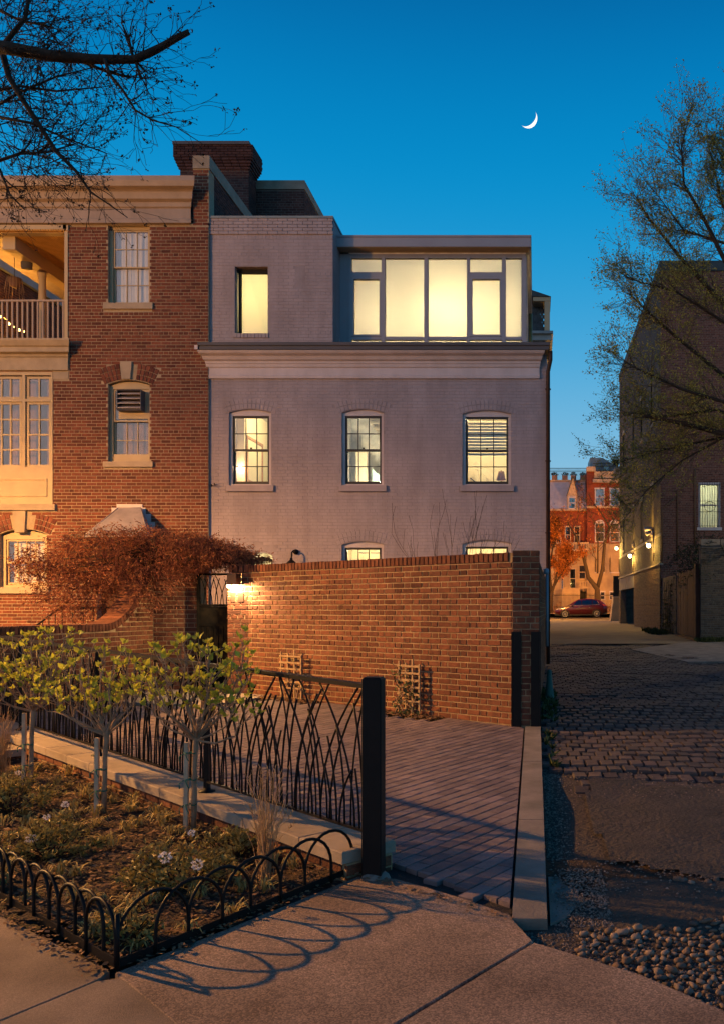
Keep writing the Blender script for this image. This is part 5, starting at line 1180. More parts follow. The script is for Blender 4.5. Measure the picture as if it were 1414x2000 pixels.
# ---- hoop border fence
hp = thing('hoop_fence', (cor.x, cor.y, zg(cor.y)), 'low black hoop edging fence round the front of the bed', 'fence')
def hoops(a, b, sp, n, h=.285):
    d = (b - a); L = d.length; d.normalize(); nn = d.cross(Z)
    def pt(s, z, o=0): p = a + d * s + nn * o; return Vector((p.x, p.y, zg(p.y) + z))
    one('base_rail', hp, M['black_metal'], lambda q: q.sqbar(pt(0, .022), pt(sp * (n + 1), .022), .008, .04))
    for i in range(n):
        c = sp * (i + 1); r = sp; o = .007 * (1 if i % 2 else -1); hh = h - r * .95
        pts = [pt(c - r, .0, o), pt(c - r, hh * .5, o)] + [pt(c - r * math.cos(R(x)), hh + r * .95 * math.sin(R(x)), o) for x in range(0, 181, 15)] + [pt(c + r, hh * .5, o), pt(c + r, 0, o)]
        one('hoop', hp, M['black_metal'], lambda q: q.tube(pts, .0088, 6))
b0, b1_ = G(230, 1893), G(690, 1706); hoops(b0, b1_, (b1_ - b0).length / 8.0, 7)
b2 = G(0, 1757); d_ = (b2 - b0).normalized(); hoops(b0, b0 + d_ * .144 * 14, .144, 13, .275)
one('corner_post', hp, M['black_metal'], lambda q: q.tube([b0, b0 + Z * .24], .011, 6))
# ================================================================== STREET LAMP that lights the front (just left of the frame)
def street_lamp(loc, h, label, power, col, bulb='bulb_orange', down=False):
    t = thing('street_lamp', loc, label, 'lamp', 'street lamps'); x, y, z = loc
    one('pole', t, M['black_metal'], lambda q: q.lathe(loc, [(.16, 0), (.16, .1), (.12, .2), (.1, .7), (.065, .8), (.055, h - .3), (.08, h - .26), (.05, h - .2)], 12))
    one('bulb', t, M[bulb], lambda q: q.lathe((x, y, z + h), [(.01, -.1), (.04, -.07), (.05, 0), (.04, .07), (.01, .1)], 10))
    one('lantern_glass', t, M['glass'], lambda q: q.lathe((x, y, z + h), [(.07, -.19), (.13, -.10), (.15, 0), (.13, .12), (.10, .18)], 14))
    one('lantern_cap', t, M['black_metal'], lambda q: q.lathe((x, y, z + h + .19), [(.14, 0), (.12, .05), (.04, .1), (.015, .2)], 12))
    light('lantern_light', (x, y, z + h), power * (.20 if down else 1), col, .13, t)
    if down: light('lantern_downlight', (x, y, z + h - .02), power, col, .13, t, spot=(180, .5))
    return t
SOD = (1, .46, .11)
lx, ly = -14.0, 9.9
sl_ = street_lamp((lx, ly, zg(ly)), 6.2, 'street lamp standing left of the view by the brick house', 21500, SOD, down=True)

street_lamp((9.6, 25.5, zg(25)), 5.2, 'street lamp standing right of the view behind the alley tree', 750, (1, .74, .38))
# ================================================================== PLANTS
# leaf mesh shared by the hydrangea standards
lm = MB(); lm.add([(0, 0, 0), (.28, .2, .06), (.30, .5, .05), (0, 1, -.12), (-.30, .5, .05), (-.28, .2, .06), (0, .45, -.02)], [(0, 1, 6), (1, 2, 6), (2, 3, 6), (3, 4, 6), (4, 5, 6), (5, 0, 6)])
leaf_me = lm.mesh('leaf', M['leaf_lime'])
def rot_to(d, roll):
    d = Vector(d).normalized(); q = Vector((0, 1, 0)).rotation_difference(d); return (q.to_matrix() @ Matrix.Rotation(roll, 3, 'Y')).to_euler()
def standard_tree(bx, by, fork_y, tops, label, seed, ntie):
    """small tree trained to a bare stem with a stake; tops: list of (px, py) crown tips"""
    rg = random.Random(seed); b = G(bx, by); Y = b.y; b.z = soilz(b.x, b.y); fk = W(bx + 6, fork_y, Y)
    t = thing('standard_tree', b, label, 'tree', 'young standard trees in the bed')
    m = MB(); m.tube([b - Z * .03, b + Vector((.008, 0, .25)), b.lerp(fk, .7) + Vector((-.006, 0, 0)), fk, fk + Z * .03], [.022, .019, .018, .022, .016], 8); m.build('trunk', M['bark_pale'], t)
    sp = b + Vector((-.038, -.025, 0)); stop = fk.z - .03
    one('stake', t, M['stake'], lambda q: q.sqbar(sp - Z * .03, Vector((sp.x + .004, sp.y, stop)), .027))
    for k in range(ntie):
        z = b.z + (stop - b.z) * (.30, .58, .88)[k]
        c = Vector((b.x - .016, b.y - .008, z))
        one('tie', t, M['tie'], lambda q: (q.tube([c + Vector((.042 * math.cos(a), .034 * math.sin(a), .004 * math.sin(3 * a))) for a in [i * .63 for i in range(11)]], .0045, 4), q.tube([c + Vector((-.03, -.035, 0)), c + Vector((-.055, -.05, -.02)), c + Vector((-.05, -.055, -.055))], .004, 4), q.tube([c + Vector((-.02, -.035, 0)), c + Vector((.0, -.055, -.03)), c + Vector((.012, -.055, -.05))], .004, 4)))
    bm_ = MB(); leaves = []
    S = FP / Y
    for (tx, ty) in tops:
        dy = rg.uniform(-.26, .26); tip = W(tx, ty, Y + dy); v = tip - fk; mid = fk + Vector((v.x * .62, v.y * .6, v.z * .34)) + Vector((rg.gauss(0, .045), rg.gauss(0, .045), rg.gauss(0, .03)))
        mid2 = mid.lerp(tip, .55) + Vector((rg.gauss(0, .02) + v.x * .06, rg.gauss(0, .02), rg.gauss(0, .012)))
        q1 = fk.lerp(mid, .5) + Vector((rg.gauss(0, .016), rg.gauss(0, .016), rg.gauss(-.012, .01))); q2 = mid.lerp(mid2, .5) + Vector((rg.gauss(0, .014), rg.gauss(0, .014), rg.gauss(0, .012))); q3 = mid2.lerp(tip, .5) + Vector((rg.gauss(0, .01), rg.gauss(0, .01), rg.gauss(0, .008)))
        bm_.tube([fk + Vector((0, 0, -.02)), q1, mid, q2, mid2, q3, tip], [.0085, .0068, .0056, .0046, .0038, .003, .0024], 5, cap=False)
        ends = [(tip, (tip - mid2))]
        for c in range(rg.randint(5, 7)):
            s = rg.choice((mid, mid2, mid.lerp(mid2, .5), mid2.lerp(tip, .5))); d = (v.normalized() * .5 + Vector((rg.gauss(0, .6), rg.gauss(0, .6), rg.uniform(.0, .9)))).normalized(); e_ = s + d * rg.uniform(.07, .17)
            bm_.tube([s, s.lerp(e_, .5) + Vector((rg.gauss(0, .008), rg.gauss(0, .008), .004)), e_], [.004, .003, .0022], 4, cap=False); ends.append((e_, d))
        for p, d in ends:
            for k in range(rg.randint(4, 6)):
                a = k * 2.4 + rg.uniform(0, .8); ld = (Vector(d).normalized() * rg.uniform(.3, 1) + Vector((math.cos(a), math.sin(a), rg.uniform(.1, .9))) * .8)
                leaves.append((p + Vector((rg.gauss(0, .006), rg.gauss(0, .006), rg.gauss(0, .006))), ld, rg.uniform(.026, .055)))
    bm_.build('branches', M['bark_pale'], t)
    leaves.sort(key=lambda l: -l[2]); rest = MB()
    for k, (p, d, s) in enumerate(leaves):
        if k < 290: inst('leaf', leaf_me, t, p, rot_to(d, rg.uniform(-1.2, 1.2)), (s, s, s))
        else: rest.leaf(p, d, s, .6)
    if rest.v: rest.build('small_leaves', M['leaf_lime'], t, kind='stuff')
standard_tree(378, 1626, 1440, [(290, 1300), (308, 1265), (325, 1285), (345, 1262), (352, 1245), (375, 1290), (392, 1268), (405, 1255), (425, 1272), (440, 1300), (462, 1262), (470, 1248), (490, 1275), (486, 1318), (480, 1382), (470, 1340), (300, 1340), (330, 1330), (415, 1315), (445, 1345), (360, 1320), (282, 1320)], 'young standard tree nearest the black post, lime leaves and stake', 1, 3)
standard_tree(203, 1590, 1432, [(75, 1375), (95, 1340), (118, 1370), (130, 1305), (152, 1290), (165, 1275), (185, 1256), (205, 1270), (225, 1290), (245, 1300), (262, 1295), (280, 1310), (215, 1320), (175, 1330), (145, 1345), (230, 1370), (205, 1390), (195, 1300), (240, 1335), (255, 1275)], 'middle of the three young standard trees in the bed', 2, 2)
standard_tree(60, 1536, 1385, [(-25, 1320), (-20, 1275), (5, 1255), (25, 1242), (42, 1262), (62, 1240), (80, 1250), (100, 1235), (120, 1228), (132, 1245), (118, 1275), (95, 1290), (20, 1300), (40, 1330), (75, 1315), (0, 1340), (55, 1290), (95, 1260), (140, 1262)], 'leftmost young standard tree at the edge of the view', 3, 2)
# ---- low shrubs with white flower heads
def shrub(px, py, rx, h, nleaf, flowers, label, seed, ml='leaf_shrub'):
    rg = random.Random(seed); c = G(px, py); c.z = soilz(c.x, c.y); t = thing('flowering_shrub', c, label, 'shrub', 'low flowering shrubs in the bed'); st_ = MB(); lf = MB()
    tips = []
    for s in range(44):
        a = rg.uniform(0, 6.28); rr = rx * math.sqrt(rg.random()); e_ = c + Vector((rr * math.cos(a), rr * math.sin(a) * .8, h * (1 - .6 * (rr / rx) ** 2) * rg.uniform(.6, 1.08)))
        md = c.lerp(e_, .5) + Vector((rg.gauss(0, .02), rg.gauss(0, .02), -.02)); st_.tube([c + Vector((rg.gauss(0, .02), rg.gauss(0, .02), -.02)), md, e_], [.005, .004, .002], 4, cap=False); tips.append((c, md, e_))
    for k in range(nleaf):
        a, md, e_ = rg.choice(tips); t_ = rg.uniform(.3, 1); p = (md.lerp(e_, t_)) + Vector((rg.gauss(0, .02), rg.gauss(0, .02), rg.gauss(0, .015)))
        lf.leaf(p, (rg.uniform(-1, 1), rg.uniform(-1, 1), rg.uniform(-.1, .9)), rg.uniform(.022, .042), .5)
    st_.build('stems', M['bark'], t); lf.build('foliage', M[ml], t, kind='stuff')
    for fx, fy, fr2 in flowers:
        p = W(fx, fy, c.y - rx * .35 + rg.uniform(-.03, .03)); fm = MB()
        for k in range(70):
            v = Vector((rg.gauss(0, 1), rg.gauss(0, 1), rg.gauss(0, 1))).normalized(); v.z = v.z * .8 + .15; fm.leaf(p + v * fr2 * rg.uniform(.75, 1), v + Vector((rg.gauss(0, .5), rg.gauss(0, .5), rg.gauss(0, .5))), fr2 * .55, .8)
        fm.build('flower_head', M['petal'], t)
shrub(345, 1735, .36, .26, 1300, [(323, 1676, .028), (386, 1690, .026), (303, 1746, .024), (325, 1806, .018), (375, 1628, .016)], 'low shrub with white flower heads beside the hoop fence', 21)
shrub(100, 1668, .34, .26, 1150, [(62, 1639, .026), (92, 1597, .017), (128, 1572, .018)], 'low shrub with white flower heads at the left of the bed', 22)
shrub(20, 1590, .40, .36, 1150, [(36, 1510, .016)], 'taller leafy shrub at the left edge of the bed', 23)
shrub(455, 1672, .24, .17, 560, [], 'small leafy shrub beside the third tree stem', 24)
shrub(255, 1840, .16, .14, 320, [], 'small shrub in the corner of the hoop fence', 25)
# ---- strappy ground cover
gc = MB(); rg = random.Random(4); cl = 0
def tuft(mb, x, y, n, h, spread, wd=.006, curl=1.0):
    z = soilz(x, y)
    for k in range(n):
        a = rg.uniform(0, 6.28); d = Vector((math.cos(a), math.sin(a), 0)); l = h * rg.uniform(.6, 1.1); s = spread * rg.uniform(.5, 1.2); sd = Vector((-d.y, d.x, 0)) * wd; p = Vector((x + rg.gauss(0, .012), y + rg.gauss(0, .012), z))
        q = [p, p + d * s * .35 + Z * l * .7, p + d * s * .75 + Z * l * (.95 - .1 * curl), p + d * s * 1.1 + Z * l * (.9 - .5 * curl)]
        mb.add([q[0] - sd * .6, q[0] + sd * .6, q[1] - sd, q[1] + sd, q[2] - sd * .8, q[2] + sd * .8, q[3]], [(0, 1, 3, 2), (2, 3, 5, 4), (4, 5, 6)])
while cl < 120:
    x, y = rg.uniform(-4.6, -1.1), rg.uniform(4.1, 8.2)
    if inpoly(x, y, inner): cl += 1; tuft(gc, x, y, rg.randint(12, 26), rg.uniform(.05, .11), rg.uniform(.06, .12), .0045)
gc.build('ground_cover', M['leaf_grass'], kind='stuff', label='tufts of strappy ground cover across the bed', cat='ground cover')
def dry_grass(px, py, n, h, label, seed):
    global rg
    rg = random.Random(seed); c = G(px, py); t = thing('dry_grass', (c.x, c.y, soilz(c.x, c.y)), label, 'grass', 'dry grass clumps in the bed'); m = MB()
    for k in range(n):
        a = rg.uniform(0, 6.28); d = Vector((math.cos(a), math.sin(a), 0)); l = h * rg.uniform(.5, 1.1); s = rg.uniform(.03, .16) * (h / .5); p = Vector((c.x + rg.gauss(0, .02), c.y + rg.gauss(0, .02), soilz(c.x, c.y)))
        pts = [p, p + d * s * .2 + Z * l * .45, p + d * s * .55 + Z * l * .8, p + d * s + Z * l]
        m.tube(pts, [.0022, .002, .0016, .0009], 3, cap=False)
        if rg.random() < .35:
            for j in range(5): m.leaf(pts[3] - (pts[3] - pts[2]) * j * .12, (rg.gauss(0, .3), rg.gauss(0, .3), 1), .03, .25)
    m.build('blades', M['straw'], t)
dry_grass(518, 1722, 70, .60, 'tall dry straw coloured grass by the reed fence', 31); dry_grass(5, 1520, 90, .55, 'dry grass clump at the left edge by the wall return', 32); dry_grass(-40, 1560, 60, .6, 'dry grass clump at the far left corner of the bed', 33)
# ================================================================== RED MAPLE
rg = random.Random(77)
MY = 14.1
mt = Vector((W(335, 0, 14.6).x, 14.62, zg(14.6))); mp = thing('red_maple', mt, 'weeping red laceleaf maple arching over the curved wall', 'tree')
MT = [(88, 1100), (105, 1078), (135, 1062), (190, 1046), (250, 1034), (300, 1030), (350, 1038), (400, 1046), (430, 1054), (462, 1066), (484, 1090)]
MBo = [(88, 1108), (105, 1150), (125, 1200), (150, 1212), (190, 1208), (220, 1190), (245, 1158), (262, 1140), (290, 1150), (315, 1180), (335, 1200), (352, 1185), (375, 1140), (400, 1122), (435, 1108), (462, 1104), (484, 1095)]
def lerp_(P, x):
    for (a, b), (c, d) in zip(P, P[1:]):
        if x <= c: return b + (d - b) * max(0, x - a) / (c - a)
    return P[-1][1]
mtr = MB()
trunk = [mt, mt + Vector((-.10, -.05, .6)), mt + Vector((-.02, -.12, 1.15)), mt + Vector((-.22, -.25, 1.75))]
mtr.tube(trunk, [.10, .085, .075, .065], 8)
for k in range(80):
    px = rg.uniform(95, 478); e_ = W(px, lerp_(MT, px) + rg.uniform(4, 50), MY + rg.gauss(0, .35)); s = trunk[rg.choice((2, 3))]
    md = s.lerp(e_, .5); md.z = max(s.z, e_.z) + .08; mtr.tube([s, s.lerp(md, .5) + Z * .08, md, e_, e_ + Vector((rg.gauss(0, .08), rg.gauss(0, .1), -.16))], [.03, .02, .012, .006, .003], 5, cap=False)
mtr.build('trunk', M['bark'], mp)
mlf = MB(); spray = 0
while spray < 4600:
    px = rg.uniform(86, 484); yo = rg.uniform(-1, 1); t_, b_ = lerp_(MT, px), lerp_(MBo, px); ed_ = max(.1, 1 - abs(yo) ** 2.4) ** .5
    py = t_ + (b_ - t_) * rg.random() ** 1.15; py = py if yo < .2 else t_ + (b_ - t_) * (1 - ed_) * .7 + (py - t_) * ed_ * .6
    Y = MY + yo * .95; c = W(px, py, MY); c.y = Y; c.x += rg.gauss(0, .03)
    if mn.noise(Vector((c.x * 2.3, c.y * 2.3, c.z * 3.0))) < -.26 - .2 * (rg.random()): continue
    spray += 1; d = Vector((rg.gauss(0, .5) + (px - 300) * .0022, rg.gauss(-.15, .4), rg.uniform(-.9, .3))).normalized()
    for k in range(9):
        p = c + d * .022 * k * rg.uniform(.6, 1.2) + Vector((rg.gauss(0, .026), rg.gauss(0, .026), rg.gauss(0, .018)))
        mlf.leaf(p, d + Vector((rg.gauss(0, .6), rg.gauss(0, .6), rg.gauss(-.2, .5))), rg.uniform(.03, .065), .3)
mlf.build('foliage', M['leaf_maple'], mp, kind='stuff')
# ================================================================== OVERHANGING TREE (upper left)
rg = random.Random(15)
TY = 7.0
tr = thing('overhanging_tree', (-7.6, 5.6, zg(5.6)), 'bare budding tree whose branches hang in from the upper left', 'tree')
limb = MB(); tw = MB(); buds = MB()
def P_(px, py, Y): return W(px, py, Y)
one('trunk', tr, M['bark'], lambda q: q.tube([(-7.6, 5.6, zg(5.6) - .1), (-7.5, 5.7, 2), (-7.3, 5.9, 4), (-6.6, 6.2, 5.6), (-5.4, 6.6, 6.0), P_(-160, 70, 6.9), P_(-20, 88, TY)], [.22, .18, .16, .13, .09, .055, .04], 10))
LIMBS = [([(-20, 88), (30, 96), (95, 108), (180, 115), (265, 116), (315, 92), (350, 72), (370, 62)], [.046, .044, .040, .034, .029, .025, .022, .019], 0),
         ([(5, 100), (18, 150), (45, 195), (78, 245), (110, 295), (150, 335), (178, 375), (215, 400), (250, 425)], [.024, .021, .019, .017, .015, .012, .008, .005, .003], .15),
         ([(205, 115), (215, 145), (240, 175), (265, 215), (300, 235), (345, 248), (395, 280)], [.012, .011, .009, .008, .006, .004, .002], -.2),
         ([(160, 120), (210, 140), (255, 152)], [.012, .010, .006], .1), ([(262, 116), (252, 75), (242, 53)], [.011, .009, .006], 0), ([(265, 118), (276, 155)], [.011, .006], 0),
         ([(-20, 180), (40, 168), (110, 178), (200, 170)], [.012, .01, .008, .004], .5), ([(-20, 215), (40, 180), (110, 150), (190, 130)], [.012, .01, .007, .004], .6),
         ([(-20, 320), (40, 300), (95, 297), (150, 280)], [.014, .011, .008, .004], .3), ([(10, 85), (50, 35), (60, -20)], [.02, .016, .012], .4), ([(-20, 10), (40, 40), (90, 50), (120, 90)], [.014, .01, .007, .004], .5),
         ([(-20, 225), (60, 240), (130, 270), (210, 300)], [.012, .01, .007, .003], .2), ([(0, 330), (20, 380), (50, 410)], [.01, .007, .004], 0)]
def bud(pts, d):
    if rg.random() < .7:
        for k in range(rg.randint(2, 5)): buds.leaf(pts[-1] + Vector((rg.gauss(0, .008), rg.gauss(0, .008), rg.gauss(0, .008))), (rg.gauss(0, 1), rg.gauss(0, 1), rg.gauss(.3, 1)), rg.uniform(.015, .032), .6)
for pts, rad, dy in LIMBS:
    W3 = [P_(x, y, TY + dy) for x, y in pts]; rad = [r * 1.1 for r in rad]; limb.tube(W3, rad, 7, cap=True)
    tot = sum((b - a).length for a, b in zip(W3, W3[1:]))
    for k in range(int(7 + tot * 17)):
        i = rg.randrange(len(W3) - 1); p = W3[i].lerp(W3[i + 1], rg.random()); t_ = (W3[i + 1] - W3[i]).normalized()
        if p.x > W(330, 0, TY).x and rg.random() < .5: continue
        d = (t_ * .6 + Vector((rg.gauss(0, .55), rg.gauss(0, .5), rg.gauss(.05, .6)))).normalized()
        grow(tw, p, d, rg.uniform(.14, .36), min(rad[i] * .5, .006), 2, rg, bud, .5, 4, 2, .02, .2, 4, rmin=.0017)
dense = MB()
for k in range(95):   # finer, farther twigs thick toward the corner
    p = P_(rg.uniform(-40, 110) - abs(rg.gauss(0, 20)), rg.uniform(-30, 330), 8.6 + rg.uniform(-.5, .8)); grow(tw, p, (rg.gauss(.6, .5), rg.gauss(0, .4), rg.gauss(-.1, .6)), rg.uniform(.3, .6), .006, 2, rg, bud, .5, 4, 3, 0, .18, 4, rmin=.0018)
limb.build('limbs', M['bark'], tr); tw.build('twigs', M['twig'], tr); buds.build('buds', M['leaf_bud'], tr, kind='stuff')
# ================================================================== ALLEY TREE (right edge)
rg = random.Random(9)
at = thing('alley_tree', (6.0, 20.5, zg(20)), 'tree leafing out over the alley at the right edge', 'tree')
tb_ = Vector((6.0, 20.5, zg(20))); A = MB(); T2 = MB(); LF = MB()
A.tube([tb_ - Z * .1, tb_ + Vector((.05, 0, 2.5)), tb_ + Vector((-.1, 0, 5)), tb_ + Vector((-.15, 0, 7.5))], [.28, .23, .2, .15], 10)
def lv(pts, d):
    for p in pts[1:]:
        for k in range(rg.randint(2, 4)): LF.leaf(p + Vector((rg.gauss(0, .05), rg.gauss(0, .05), rg.gauss(0, .05))), (rg.gauss(0, 1), rg.gauss(0, 1), rg.gauss(.4, .8)), rg.uniform(.03, .07), .5)
RL = [([(1560, 900), (1460, 862), (1414, 848), (1340, 828), (1256, 812)], [.14, .11, .10, .08, .06], 0), ([(1545, 760), (1460, 640), (1380, 560), (1325, 500), (1262, 420), (1235, 375)], [.12, .1, .085, .06, .035, .012], .3), ([(1545, 720), (1440, 560), (1370, 420), (1335, 360), (1330, 290), (1350, 205)], [.11, .09, .06, .04, .025, .008], -.3),
      ([(1540, 820), (1420, 740), (1310, 650), (1255, 600), (1230, 575)], [.09, .075, .055, .035, .015], .2), ([(1540, 850), (1430, 790), (1330, 760), (1255, 725), (1220, 708)], [.08, .06, .045, .03, .012], -.4), ([(1540, 880), (1400, 800), (1290, 815), (1235, 805)], [.07, .05, .03, .012], .5),
      ([(1540, 640), (1450, 470), (1410, 400), (1390, 310)], [.09, .07, .045, .015], .6), ([(1545, 700), (1430, 640), (1320, 570), (1230, 545)], [.08, .055, .035, .012], -.6), ([(1550, 880), (1420, 850), (1330, 900), (1260, 960), (1230, 1000)], [.07, .05, .03, .02, .008], .1), ([(1530, 600), (1430, 480), (1335, 450), (1275, 370)], [.08, .055, .035, .012], .1),
      ([(1540, 830), (1380, 860), (1290, 880), (1200, 905)], [.06, .04, .025, .01], .3), ([(1540, 600), (1440, 380), (1410, 310), (1430, 230)], [.08, .05, .03, .01], .2)]
for pts, rad, dy in RL:
    W3 = [W(x, y, 20.5 + dy * (1 + i * .35)) for i, (x, y) in enumerate(pts)]; W3[0] = Vector((5.95, 20.5, min(W3[0].z, 8.4))); rad = [r * .66 for r in rad]; A.tube(W3, rad, 7)
    tot = sum((b - a).length for a, b in zip(W3, W3[1:]))
    for k in range(int(9 + tot * 10)):
        i = rg.randrange(1 if len(W3) > 3 else 0, len(W3) - 1); p = W3[i].lerp(W3[i + 1], rg.random()); t_ = (W3[i + 1] - W3[i]).normalized()
        d = (t_ * .7 + Vector((rg.gauss(-.15, .5), rg.gauss(0, .5), rg.gauss(.1, .5)))).normalized(); grow(T2, p, d, rg.uniform(.32, .72), min(rad[i] * .4, .011), 2, rg, lv, .5, 4, 3, .06, .16, 4, rmin=.0032)
A.build('trunk', M['bark'], at); T2.build('twigs', M['twig_pale'], at); LF.build('foliage', M['leaf_olive'], at, kind='stuff')
# ================================================================== ALLEY BUILDING (right)
bR = thing('alley_building', (5.0, 36, zg(36)), 'tall dark brick building with wall lamps on the right of the alley', 'building')
XR, Y0, Y1, ZT = 5.03, 36.0, 53.7, 15.65
fs_ = Fr((XR, Y1, 0), R(-90)); LR = Y1 - Y0           # u from far end (0) to near corner; n points into the alley
ff = Fr((XR, Y0, 0))
swin = [(Y1 - y, z0, z1, w_) for y, z0, z1, w_ in [(38.6, 4.95, 6.9, .85), (42.4, 4.95, 6.75, .8), (46.0, 5.0, 6.8, .8), (51.0, 5.0, 6.7, .8), (38.6, 9.6, 12.0, .85), (42.4, 9.7, 11.6, .8), (46.0, 9.7, 11.6, .8), (51.0, 9.7, 11.6, .8)]]
so = [(u - w_ / 2, u + w_ / 2, z0, z1) for u, z0, z1, w_ in swin]; gar = (Y1 - 52.7, Y1 - 45.6, .5, 2.75); fo = [(6.55 - XR, 7.42 - XR, 4.95, 6.75)]
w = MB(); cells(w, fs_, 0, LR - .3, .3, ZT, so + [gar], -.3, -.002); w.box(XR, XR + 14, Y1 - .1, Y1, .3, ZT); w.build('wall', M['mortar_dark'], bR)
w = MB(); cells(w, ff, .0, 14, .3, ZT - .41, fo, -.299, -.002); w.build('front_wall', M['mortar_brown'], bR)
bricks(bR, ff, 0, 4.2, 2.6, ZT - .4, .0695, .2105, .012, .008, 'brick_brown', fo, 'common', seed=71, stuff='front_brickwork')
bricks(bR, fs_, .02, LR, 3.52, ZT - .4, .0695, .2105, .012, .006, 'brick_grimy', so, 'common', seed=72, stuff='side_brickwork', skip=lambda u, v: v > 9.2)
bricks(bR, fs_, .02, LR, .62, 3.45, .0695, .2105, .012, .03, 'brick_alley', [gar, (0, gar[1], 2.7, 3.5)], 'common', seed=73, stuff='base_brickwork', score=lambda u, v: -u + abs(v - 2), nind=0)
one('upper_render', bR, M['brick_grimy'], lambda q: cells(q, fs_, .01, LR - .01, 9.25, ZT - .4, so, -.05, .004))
one('ledge', bR, M['stone_trim'], lambda q: (q.fbox(fs_, .0, LR + .02, 3.452, 3.518, -.1, .07), q.fbox(fs_, 0, LR + .01, 4.62, 4.74, -.1, .03)))
one('garage_lintel', bR, M['concrete'], lambda q: q.fbox(fs_, .0, gar[1] + .02, 2.76, 3.44, -.1, .022))
gd = one('garage_door', bR, M['gate_metal'], lambda q: q.fbox(fs_, gar[0], gar[1], .4, 2.75, -.9, -.8))
for i in range(4): one('door_panel', gd, M['gate_metal'], lambda q: q.fbox(fs_, gar[0] + .05, gar[1] - .05, .75 + i * .5, 1.2 + i * .5, -.798, -.77))
one('parapet', bR, M['slate'], lambda q: (q.box(XR - .05, XR + 14, Y0 - .06, Y1, ZT - .4, ZT), q.box(XR + 3.6, XR + 7, Y0 + .5, Y0 + 3, ZT, ZT + 1.7)))
one('far_cornice', bR, M['stone_trim'], lambda q: q.box(XR - .35, XR + .0, Y1 - .5, Y1 + .1, 9.4, 10.0))
for i, (u, z0, z1, w_) in enumerate(swin):
    wb = one('window', bR, M['stone_trim'], lambda q: (q.fbox(fs_, u - w_ / 2 - .1, u + w_ / 2 + .1, z1, z1 + .2, -.2, .035), q.fbox(fs_, u - w_ / 2 - .1, u + w_ / 2 + .1, z0 - .14, z0, -.2, .05), q.fbox(fs_, u - w_ / 2, u - w_ / 2 + .07, z0, z1, -.2, -.05), q.fbox(fs_, u + w_ / 2 - .07, u + w_ / 2, z0, z1, -.2, -.05), q.fbox(fs_, u - w_ / 2, u + w_ / 2, (z0 + z1) / 2 - .03, (z0 + z1) / 2 + .03, -.2, -.08)))
    for c, d in ((z0, (z0 + z1) / 2 - .03), ((z0 + z1) / 2 + .03, z1)): one('pane', wb, M['glass_reflective'], lambda q: q.fbox(fs_, u - w_ / 2 + .07, u + w_ / 2 - .07, c, d, -.13, -.125))
    one('blind', wb, M['curtain'] if i in (0, 4) else M['plain_dark'], lambda q: q.fbox(fs_, u - w_ / 2, u + w_ / 2, z0, z1, -.29, -.25))
for k, (a, b, c, d) in enumerate(fo):
    wb = one('window', bR, M['white_paint'], lambda q: (q.fbox(ff, a, a + .07, c, d, -.2, .01), q.fbox(ff, b - .07, b, c, d, -.2, .01), q.fbox(ff, a, b, d - .09, d, -.2, .02), q.fbox(ff, a - .06, b + .06, c - .12, c, -.2, .05), q.fbox(ff, a, b, (c + d) / 2 - .03, (c + d) / 2 + .03, -.2, -.06)))
    one('pane', wb, M['glass'], lambda q: q.fbox(ff, a + .07, b - .07, c, (c + d) / 2 - .03, -.12, -.115)); one('pane', wb, M['glass'], lambda q: q.fbox(ff, a + .07, b - .07, (c + d) / 2 + .03, d - .09, -.12, -.115))
    if k == 0:
        one('curtain', wb, M['shade_cloth'], lambda q: ribbed(q, ff, a, b, c, d, -.34, .02, .12)); rr = room(bR, ff, a - .5, b + .8, c - .4, d + .5, 1.6, 'room_white', -.42); light('room_light', ff.p((a + b) / 2, d - .2, -1.2), 34, (.92, 1, .62), .15, bR)
        gi = MB()
        for i in range(9): gi.tube([ff.p(a + .04 + (b - a - .08) * i / 8, c, .08), ff.p(a + .04 + (b - a - .08) * i / 8, d, .08)], .009, 5)
        for v in (c + .05, c + .62, c + 1.05, d - .1): gi.tube([ff.p(a, v, .08), ff.p(b, v, .08)], .009, 5)
        gi.tube([ff.p((a + b) / 2 + .22 * math.cos(t * .42), c + .83 + .2 * math.sin(t * .42), .085) for t in range(16)], .009, 5)
        gi.build('iron_grille', M['black_metal'], wb)
    else: one('blind', wb, M['plain_dark'], lambda q: q.fbox(ff, a, b, c, d, -.35, -.3))
one('conduit', bR, M['copper_pipe'], lambda q: (q.tube([ff.p(.66, 3.6, .06), ff.p(.66, 6.4, .06), ff.p(1.35, 6.9, .06)], .03, 6), q.tube([ff.p(1.36, 4.2, .06), ff.p(1.36, 7.3, .06)], .035, 6), q.tube([ff.p(.05, 3.6, .06), ff.p(.05, 5.7, .06), ff.p(.6, 6.15, .06)], .03, 6)))
